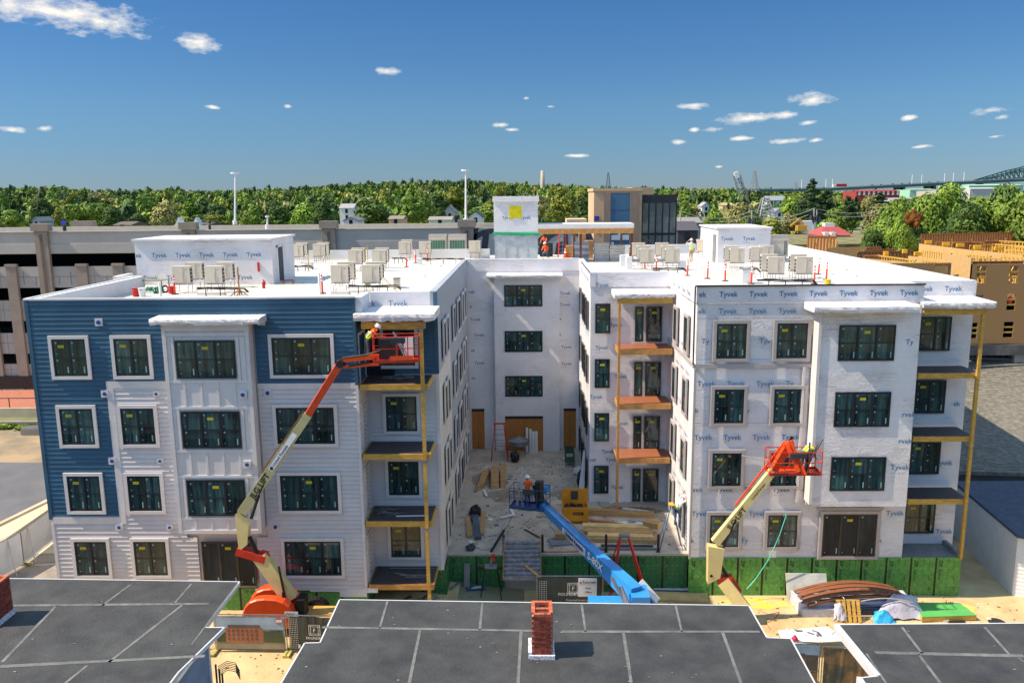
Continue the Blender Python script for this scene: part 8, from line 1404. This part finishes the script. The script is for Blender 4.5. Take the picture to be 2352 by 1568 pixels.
# highway bridge with a green steel truss
gb = mat('bridge_green', S(62, 104, 100), .6); t = thing('highway_bridge', 'long highway bridge rising to green steel arch trusses at the right horizon', 'bridge', tuple(A(2000, 436, 1300)))
Yb = 1000; dk = [(1700, 437), (1840, 434), (1900, 433), (2000, 428), (2100, 423), (2200, 418), (2280, 415), (2420, 407), (2600, 400)]
yo = lambda x: np.interp(x, [q[0] for q in dk], [q[1] for q in dk])
P9 = [A(x, y, Yb) for x, y in dk]; m = MB()
for p, q in zip(P9[:-1], P9[1:]): m.bar(p - Vector((0, 0, 1.4)), q - Vector((0, 0, 1.4)), 20, 3.0)
m.build('deck', gb, t); m = MB(); [m.bar(p + Vector((0, -10, .8)), q + Vector((0, -10, .8)), .5, .8) for p, q in zip(P9[:-1], P9[1:])]; m.build('barrier', mat('bridge_barrier', S(150, 156, 160), .6), t)
for x in (1905, 1965, 2060, 2072, 2130, 2142, 2200, 2250): a = A(x, yo(x) + 2, Yb); m = MB(); m.box(a.x - 1.6, a.x + 1.6, Yb - 6, Yb + 6, 0, a.z); m.build('pier', gb, t)
m = MB(); tp_ = [(2246, 414), (2290, 401), (2320, 392), (2352, 385), (2400, 370), (2460, 360)]; bt_ = [(2246, 418), (2290, 414), (2320, 411), (2352, 408), (2400, 404), (2460, 400)]
for dy in (-9, 9):
    for i in range(len(tp_) - 1):
        a0_, a1_, b0_, b1__ = [A(*q, Yb) + Vector((0, dy, 0)) for q in (tp_[i], tp_[i + 1], bt_[i], bt_[i + 1])]
        m.bar(a0_, a1_, 1.3); m.bar(b0_, b1__, 1.3); up2 = A(tp_[i][0], tp_[i][1] + (bt_[i][1] - tp_[i][1]) * .33, Yb) + Vector((0, dy, 0)); up3 = A(tp_[i + 1][0], tp_[i + 1][1] + (bt_[i + 1][1] - tp_[i + 1][1]) * .3, Yb) + Vector((0, dy, 0)); m.bar(up2, up3, 1.0)
        n = 3
        for j in range(n): p, q = a0_.lerp(a1_, j / n), b0_.lerp(b1__, j / n); r_ = b0_.lerp(b1__, (j + 1) / n); m.bar(p, q, .7); m.bar(p, r_, .7)
m.build('truss', gb, t)
for x in (1835, 1890, 1905, 2086, 2108, 2160, 2180, 2204): a = A(x, yo(x), Yb); m = MB(); m.tube(a + Vector((0, -9, 0)), a + Vector((0, -9, 11)), .3, 4); m.build('lamp_mast', wht, t)
q = A(1985 + 35, 430, Yb - 8); q = A(1925, yo(1925) - 1, Yb); t = thing('articulated_lorry', 'red lorry with white cab driving on the distant bridge', 'lorry', tuple(q)); m = MB(); m.box(q.x - 4, q.x + 8, Yb - 6, Yb - 3, q.z + 1, q.z + 4.2); m.build('trailer', redp, t); m = MB(); m.box(q.x - 8, q.x - 4.5, Yb - 6, Yb - 3, q.z + .6, q.z + 3.6); m.build('cab', wht, t)
for i, x in enumerate((2000, 2020, 2047, 2068, 2085, 2130, 1890, 2150)): a = A(x, yo(x), Yb); m = MB(); m.box(a.x - 2.2, a.x + 2.2, Yb - 5, Yb - 3, a.z + .3, a.z + 1.2); m.box(a.x - 1.2, a.x + 1.0, Yb - 4.9, Yb - 3.1, a.z + 1.2, a.z + 1.9, 1); single(m, 'distant_car', [[dgry, wht, redm][i % 3], glass], ['dark', 'white', 'red'][i % 3] + ' car driving on the distant bridge', 'car', ['dark', 'white', 'red'][i % 3] + ' cars on the bridge')
t = MB(); q = A(1835, 522, 190); t.box(q.x - 4, q.x + 4, 190, 193, q.z - 1.5, q.z + 1.4); single(t, 'white_trailer', wht, 'white trailer parked beyond the right roof left of the red roofed building', 'trailer')
t = MB(); q = A(1825 - 10, 520, 185); t.bar(q, q + Vector((2, 0, 1.6)), .4); t.bar(q + Vector((2, 0, 1.6)), q + Vector((3.5, 0, -.2)), .35); t.box(q.x + 1.5, q.x + 3.6, 184.4, 186, q.z - 1, q.z + .2); single(t, 'excavator', mat('digger_yellow', S(220, 160, 60), .6), 'small yellow digger beyond the right roof beside the white trailer', 'excavator')
m = MB(); a, b = A(1800, 540, 140), A(1930, 560, 140); m.box(a.x - 10, b.x + 20, 130, 160, 0, b.z + .6); o = m.build('embankment', mat('scrub', S(92, 96, 56), .9, scale=.6, col2=S(138, 124, 84)), kind='structure')
# ---------------------------------------------------------------- trees
def leafmat(name, c1, c2, k=1.0, tr=.0):
    m = bpy.data.materials.new(name); m.use_nodes = True; t = m.node_tree; p = t.nodes['Principled BSDF']; p.inputs['Roughness'].default_value = .7; p.inputs['Specular IOR Level'].default_value = .25
    g = N(t, 'ShaderNodeNewGeometry'); n = N(t, 'ShaderNodeTexNoise'); n.inputs['Scale'].default_value = .35; n.inputs['Detail'].default_value = 5; t.links.new(g.outputs['Position'], n.inputs['Vector'])
    r = N(t, 'ShaderNodeMath', operation='MULTIPLY_ADD'); t.links.new(g.outputs['Random Per Island'], r.inputs[0]); r.inputs[1].default_value = .13; t.links.new(n.outputs['Fac'], r.inputs[2])
    mr = N(t, 'ShaderNodeMapRange', clamp=True); t.links.new(r.outputs[0], mr.inputs[0]); mr.inputs[1].default_value = .38; mr.inputs[2].default_value = .78
    mx = N(t, 'ShaderNodeMixRGB'); t.links.new(mr.outputs[0], mx.inputs[0]); mx.inputs[1].default_value = (*c1, 1); mx.inputs[2].default_value = (*c2, 1)
    oi = N(t, 'ShaderNodeObjectInfo'); h = N(t, 'ShaderNodeHueSaturation'); a = N(t, 'ShaderNodeMapRange'); t.links.new(oi.outputs['Random'], a.inputs[0]); a.inputs[3].default_value = .75; a.inputs[4].default_value = 1.3
    t.links.new(a.outputs[0], h.inputs['Value']); t.links.new(mx.outputs[0], h.inputs['Color']); t.links.new(h.outputs[0], p.inputs['Base Color']); return m
LM = {'mid green': leafmat('leaf_mid', S(64, 94, 35), S(127, 155, 59)), 'dark green': leafmat('leaf_dark', S(39, 66, 32), S(87, 115, 49)), 'yellowish green': leafmat('leaf_yellow', S(92, 108, 38), S(138, 144, 56)),
      'bluish dark green': leafmat('leaf_pine', S(32, 57, 34), S(64, 94, 51)), 'dull olive': leafmat('leaf_olive', S(105, 107, 63), S(164, 159, 99)), 'orange tinged': leafmat('leaf_orange', S(120, 84, 36), S(186, 110, 54))}
bark = mat('bark', S(92, 80, 66), .9, var=.2, scale=3)
def crown(seed, n, kind='round', leaf=.055):
    """leaf-sized faces through the volume of an uneven lobed crown; unit height 1, unit radius .5"""
    g = np.random.RandomState(seed); lobes = []
    if kind == 'round':
        for i in range(16): a = g.rand() * 6.28; rr = .30 * math.sqrt(g.rand()); z = .22 + .60 * g.rand(); lobes.append((rr * math.cos(a) * (1.25 - z), rr * math.sin(a) * (1.25 - z), z, .13 + .10 * g.rand()))
        lobes += [(0, 0, .55, .30), (0, .0, .80, .15), (.05, 0, .3, .22)]
    elif kind == 'wide':
        for i in range(24): a = g.rand() * 6.28; rr = .40 * math.sqrt(g.rand()); z = .20 + .52 * g.rand() * (1 - rr); lobes.append((rr * math.cos(a), rr * math.sin(a), z + .08, .10 + .09 * g.rand()))
        lobes += [(0, 0, .5, .30)]
    elif kind == 'cone':
        for i in range(34): z = .08 + .88 * (i / 34); rr = .42 * (1 - z) * g.rand() ** .4; a = g.rand() * 6.28; lobes.append((rr * math.cos(a), rr * math.sin(a), z, .05 + .13 * (1 - z)))
    else:
        for i in range(16): a = g.rand() * 6.28; rr = .22 * math.sqrt(g.rand()); z = .15 + .75 * g.rand(); lobes.append((rr * math.cos(a), rr * math.sin(a), z, .09 + .08 * g.rand()))
    L = np.array(lobes); w = L[:, 3] ** 2; idx = g.choice(len(L), n, p=w / w.sum()); d = g.normal(size=(n, 3)); d /= np.linalg.norm(d, axis=1)[:, None]; rad = (1 - .30 * g.rand(n) ** 2)[:, None]
    c = L[idx, :3] + d * L[idx, 3:4] * rad * np.array([1, 1, .8 if kind != 'cone' else .35]); nrm = d + g.normal(size=(n, 3)) * .28; nrm /= np.linalg.norm(nrm, axis=1)[:, None]
    a = np.cross(nrm, g.normal(size=(n, 3))); a /= np.linalg.norm(a, axis=1)[:, None]; b = np.cross(nrm, a); s = (leaf * (.6 + .8 * g.rand(n)))[:, None]
    v = np.stack([c - a * s - b * s * .6, c + a * s - b * s * .5, c + a * s * .8 + b * s * .7, c - a * s * .7 + b * s * .6], 1).reshape(-1, 3); v[:, 2] -= np.percentile(v[:, 2], 1); v[:, 2] /= np.percentile(v[:, 2], 99.5); v[:, 2] = np.maximum(v[:, 2], 0); r_ = np.percentile(np.hypot(v[:, 0], v[:, 1]), 98); v[:, :2] *= .5 / r_; return v.astype(np.float32)
def npmesh(name, v, mt, quads=4, mi=None):
    me = bpy.data.meshes.new(name); nv = len(v); nf = nv // 4; me.vertices.add(nv); me.vertices.foreach_set('co', v.ravel()); me.loops.add(nv); me.loops.foreach_set('vertex_index', np.arange(nv, dtype=np.int32)); me.polygons.add(nf)
    me.polygons.foreach_set('loop_start', np.arange(0, nv, 4, dtype=np.int32)); me.polygons.foreach_set('loop_total', np.full(nf, 4, np.int32))
    for m in (mt if isinstance(mt, list) else [mt]): me.materials.append(m)
    if mi is not None: me.polygons.foreach_set('material_index', mi.astype(np.int32))
    me.update(); return me
CK = {'round': [crown(s, 2600, 'round', .028) for s in (1, 2, 3)], 'wide': [crown(s, 3000, 'wide', .025) for s in (4, 5)], 'cone': [crown(s, 2000, 'cone', .030) for s in (6, 7)], 'thin': [crown(s, 1300, 'thin', .030) for s in (8, 9)]}
BIG = {'round': [crown(s, 9000, 'round', .016) for s in (11, 12, 13)], 'wide': [crown(s, 11000, 'wide', .015) for s in (14, 15)], 'cone': CK['cone'], 'thin': CK['thin']}
TM = {}
def trunk_mesh():
    if 'tr' not in TM:
        m = MB(); m.tube((0, 0, -.35), (0, 0, .35), .028, 7, .02); r = random.Random(3)
        for i in range(6): a = i * 1.05; m.tube((0, 0, .1 + .06 * i), (.2 * math.cos(a), .2 * math.sin(a), .42 + .06 * i), .013, 5, .006)
        TM['tr'] = m.mesh('trunk', bark)
    return TM['tr']
def tree(x, ytop, ybot, wpx, Y, hue, kind, label, group='trees beyond the site', big=False, seed=None):
    """crown spans the given height and width at distance Y"""
    pt, pb = A(x, ytop, Y), A(x, ybot, Y); h = pt.z - pb.z; w = wpx / F * Y; vs = (BIG if big else CK)[kind]; k = (hue, kind, big, (seed if seed is not None else rnd.randrange(9)) % len(vs))
    if k not in TM: TM[k] = npmesh('crown', vs[k[3]], LM[hue])
    t = thing('tree', label, 'tree', (pb.x, Y, pb.z), group); c = sub('crown', TM[k], t); c.scale = (w, w * .9, h); c.rotation_euler.z = rnd.uniform(0, 6.28); q = sub('trunk', trunk_mesh(), t); q.scale = (w * .6, w * .6, h); return t
# hand placed trees that can be told apart
BT = [(30, 482, 520, 60, 260, 'mid green', 'round', 'bushy tree at the far left edge above the garage'), (150, 462, 520, 60, 330, 'yellowish green', 'round', 'pale yellow tree at left above the garage'), (205, 466, 522, 110, 300, 'mid green', 'wide', 'broad domed tree above the left garage pier'), (100, 456, 515, 70, 360, 'dark green', 'round', 'dark tree left of the pale yellow one'), (262, 476, 522, 60, 280, 'dark green', 'round', 'dark rounded tree right of the broad domed one'),
 (318, 492, 524, 66, 250, 'dark green', 'round', 'dark low tree just above the blue parked car'), (380, 462, 524, 70, 320, 'dull olive', 'round', 'pale olive tree above the twin dormer house'), (440, 456, 522, 90, 330, 'mid green', 'cone', 'layered pine like tree above the twin dormer roof'), (500, 468, 524, 60, 300, 'dark green', 'round', 'dark tree left of the tall white pole'), (500, 494, 524, 80, 230, 'yellowish green', 'round', 'low yellow bush left of the tall white pole'), (465, 505, 524, 30, 220, 'yellowish green', 'round', 'small yellow shrub between the dormer roof and pole'),
 (580, 470, 524, 60, 280, 'mid green', 'round', 'rounded tree right of the tall white pole'), (640, 474, 522, 70, 270, 'dark green', 'round', 'dark tree above the short standpipe'), (700, 468, 522, 70, 270, 'mid green', 'round', 'mid green tree above the left condensers'), (735, 478, 520, 60, 250, 'dark green', 'round', 'dark green tree above the second garage column'), (860, 455, 520, 96, 250, 'dark green', 'round', 'large dark domed tree above the garage'), (950, 450, 512, 70, 270, 'mid green', 'round', 'tall green tree between the dark domes'),
 (960, 440, 510, 90, 300, 'mid green', 'round', 'tall pale crowned tree left of the tall light pole'), (1010, 446, 500, 60, 320, 'dark green', 'round', 'dark tree behind the grey gabled house'), (1012, 478, 512, 40, 240, 'dark green', 'round', 'small dark tree in front of the grey gabled house'), (1044, 430, 470, 60, 420, 'yellowish green', 'round', 'yellow green tree far behind the tall light pole'), (1110, 470, 512, 60, 260, 'mid green', 'thin', 'slender tree right of the white house'), (1085, 450, 500, 40, 330, 'dark green', 'round', 'narrow dark tree right of the tall light pole'),
 (1295, 432, 512, 84, 210, 'yellowish green', 'round', 'large yellow green tree between the elevator tower and beige tower'), (1335, 455, 512, 70, 220, 'dark green', 'round', 'dark tree touching the beige tower'), (1268, 480, 512, 40, 190, 'yellowish green', 'round', 'low yellow tree right of the elevator tower'), (1345, 495, 515, 36, 180, 'mid green', 'round', 'small bush at the foot of the beige tower'), (1245, 448, 500, 40, 300, 'dull olive', 'thin', 'thin bare looking tree right of the elevator tower'),
 (1575, 462, 530, 50, 190, 'mid green', 'round', 'tree directly right of the glazed hall'), (1590, 468, 530, 50, 230, 'dull olive', 'thin', 'bare grey branched tree right of the glazed hall'), (1640, 480, 530, 64, 210, 'mid green', 'round', 'rounded tree behind the right wrapped bulkhead'), (1690, 466, 520, 60, 260, 'dull olive', 'round', 'pale tree below the leaning crane'), (1725, 492, 535, 60, 200, 'mid green', 'round', 'green tree above the wrapped bulkhead'), (1770, 500, 550, 70, 185, 'yellowish green', 'round', 'yellow green tree right of the lattice pylon'), (1812, 488, 548, 70, 190, 'dull olive', 'round', 'olive tree above the tall right roof unit'),
 (1862, 414, 500, 84, 300, 'bluish dark green', 'cone', 'tall dark spruce breaking the skyline at right'), (1895, 436, 505, 64, 300, 'bluish dark green', 'cone', 'dark spruce just right of the tallest spruce'), (1820, 452, 505, 60, 310, 'mid green', 'round', 'round tree left of the tall spruce'), (1945, 452, 510, 66, 280, 'bluish dark green', 'cone', 'dark conifer below the bridge deck'), (1918, 480, 545, 70, 200, 'mid green', 'round', 'tree behind the red hipped roof'), (2010, 470, 540, 70, 220, 'dull olive', 'round', 'pale olive tree right of the red roof'), (2020, 442, 480, 60, 420, 'bluish dark green', 'cone', 'dark fir in front of the red building'), (2105, 452, 490, 50, 400, 'dark green', 'round', 'dark round tree before the grey warehouse')]
for x, yt, yb, w, Y, hue, kd, l in BT: tree(x, yt, yb, w, Y, hue, kd, hue + ' ' + l)
for x, yt, yb, w, Y, hue, kd, l in ((2035, 478, 590, 130, 125, 'mid green', 'round', 'broad tree behind the left timber frame walls'), (2090, 520, 600, 90, 118, 'dark green', 'wide', 'low dark tree at the back corner of the timber frame'), (2120, 450, 590, 130, 130, 'mid green', 'round', 'maple behind the small orange crown'), (2170, 425, 560, 110, 145, 'mid green', 'round', 'tall bright green maple right of the orange patch'), (2290, 432, 560, 210, 125, 'mid green', 'wide', 'huge dark green maple at the right edge'), (2360, 440, 560, 150, 118, 'mid green', 'round', 'maple cut by the right picture edge'), (2215, 470, 560, 110, 122, 'dark green', 'round', 'rounded maple between the two tallest maples'), (2060, 500, 590, 80, 112, 'mid green', 'wide', 'lower tree in front of the broad left maple'), (2000, 530, 590, 70, 115, 'dark green', 'round', 'low tree beside the brown stud walls')):
    tree(x, yt, yb + 30, w, Y, hue, kd, hue + ' ' + l, 'maples behind the timber frame', big=True)
tree(2098, 482, 522, 44, 116, 'orange tinged', 'wide', 'orange tinged crown standing in for a leaf patch on a maple behind the timber frame', 'maples behind the timber frame', big=True, seed=1)  # added crown, stands in for an orange patch on a maple
# rows of mid distance trees, each its own object
TC = {}; lands = [(0, 'above the left garage'), (420, 'above the twin dormer house'), (620, 'above the long bulkhead'), (900, 'above the middle condensers'), (1130, 'above the elevator tower'), (1380, 'above the beige tower'), (1560, 'above the right bulkhead'), (1800, 'near the tall spruce'), (2000, 'near the red building')]
for row, (Y, yb0, n) in enumerate(((420, 500, 26), (540, 488, 28), (700, 476, 32), (880, 466, 34))):
    for i in range(n):
        x = (i + .5 + rnd.uniform(-.35, .35)) * 2400 / n - 20; a = A(x, 460, Y); zg = hill(a.x, Y) ; ht = rnd.uniform(12, 19); 
        hue = rnd.choice(['mid green', 'mid green', 'mid green', 'dark green', 'yellowish green', 'dull olive', 'bluish dark green']); kd = 'cone' if hue.startswith('bluish') else rnd.choice(['round', 'round', 'wide'])
        if x > 1560: ht *= .85
        w = ht * rnd.uniform(.7, 1.05) * (.6 if kd == 'cone' else 1); k = (hue, kd, False, rnd.randrange(9) % len(CK[kd]))
        if k not in TM: TM[k] = npmesh('crown', CK[kd][k[3]], LM[hue])
        land = [l for v, l in lands if v <= max(x, 0)][-1]
        ky = (hue, row, land); TC[ky] = TC.get(ky, 0) + 1; od = ['', 'second ', 'third ', 'fourth ', 'fifth ', 'sixth ', 'seventh '][TC[ky] - 1]
        t = thing('tree', f"{od}{hue} {'pointed' if kd == 'cone' else 'rounded'} tree in the {['nearest', 'second', 'third', 'farthest'][row]} row {land}", 'tree', (a.x, Y, zg), f"{hue} trees in the {['nearest', 'second', 'third', 'farthest'][row]} row {land}")
        c = sub('crown', TM[k], t); c.scale = (w, w, ht); c.rotation_euler.z = rnd.uniform(0, 6.28); q = sub('trunk', trunk_mesh(), t); q.scale = (w * .5, w * .5, ht)
# the wooded hills beyond, read as one mass
g_ = np.random.RandomState(5); small = [crown(s, 130, k_, .085) for s, k_ in ((21, 'round'), (22, 'wide'), (23, 'wide'), (24, 'round'))]; VS, MI = [], []; Y = 340
while Y < 1720:
    half = Y * .72; step = 10.5 + Y * .004; nxx = int(2 * half / step)
    for i in range(nxx):
        X_ = -half + (i + g_.rand()) * step; yy = Y + g_.rand() * 24; k_ = g_.randint(0, 4); s = g_.uniform(9, 15) if k_ < 3 or g_.rand() < .7 else g_.uniform(14, 19); w = g_.uniform(11, 17) if s < 14 else 9; a = g_.rand() * 6.28; ca, sa = math.cos(a), math.sin(a); v = small[k_]
        xs1 = 1176 + F * math.tan(math.atan2(X_, yy) + YW)
        if xs1 > 1930 and yy < 950 and g_.rand() < .75: continue
        VS.append(np.stack([(v[:, 0] * ca - v[:, 1] * sa) * w + X_, (v[:, 0] * sa + v[:, 1] * ca) * w + yy, v[:, 2] * s + hill(X_, yy) - 1], 1)); MI.append(np.full(len(v) // 4, 3 if k_ == 3 else g_.choice([0, 0, 0, 0, 1, 1, 2, 4])))
    Y += 22 + Y * .022
V = np.concatenate(VS).astype(np.float32); o = bpy.data.objects.new('distant_forest', npmesh('distant_forest', V, [LM['mid green'], LM['dark green'], LM['yellowish green'], LM['bluish dark green'], LM['dull olive']], mi=np.concatenate(MI))); C.objects.link(o); o['kind'] = 'stuff'
# shrubs on the dirt lot
for x, y, l in ((10, 985, 'green weeds at the left edge of the dirt lot'), (66, 988, 'green weeds by the stack of metal sheets')): q = G(x, y, .8); v = crown(int(x), 500, 'wide', .06); v = v * np.array([2.4, 1.2, .5]); o = bpy.data.objects.new('weeds', npmesh('weeds', v.astype(np.float32), LM['mid green'])); C.objects.link(o); o.location = q; o['kind'] = 'stuff'
for o in bpy.data.objects:
    if o.type == 'EMPTY': o.empty_display_size = .2
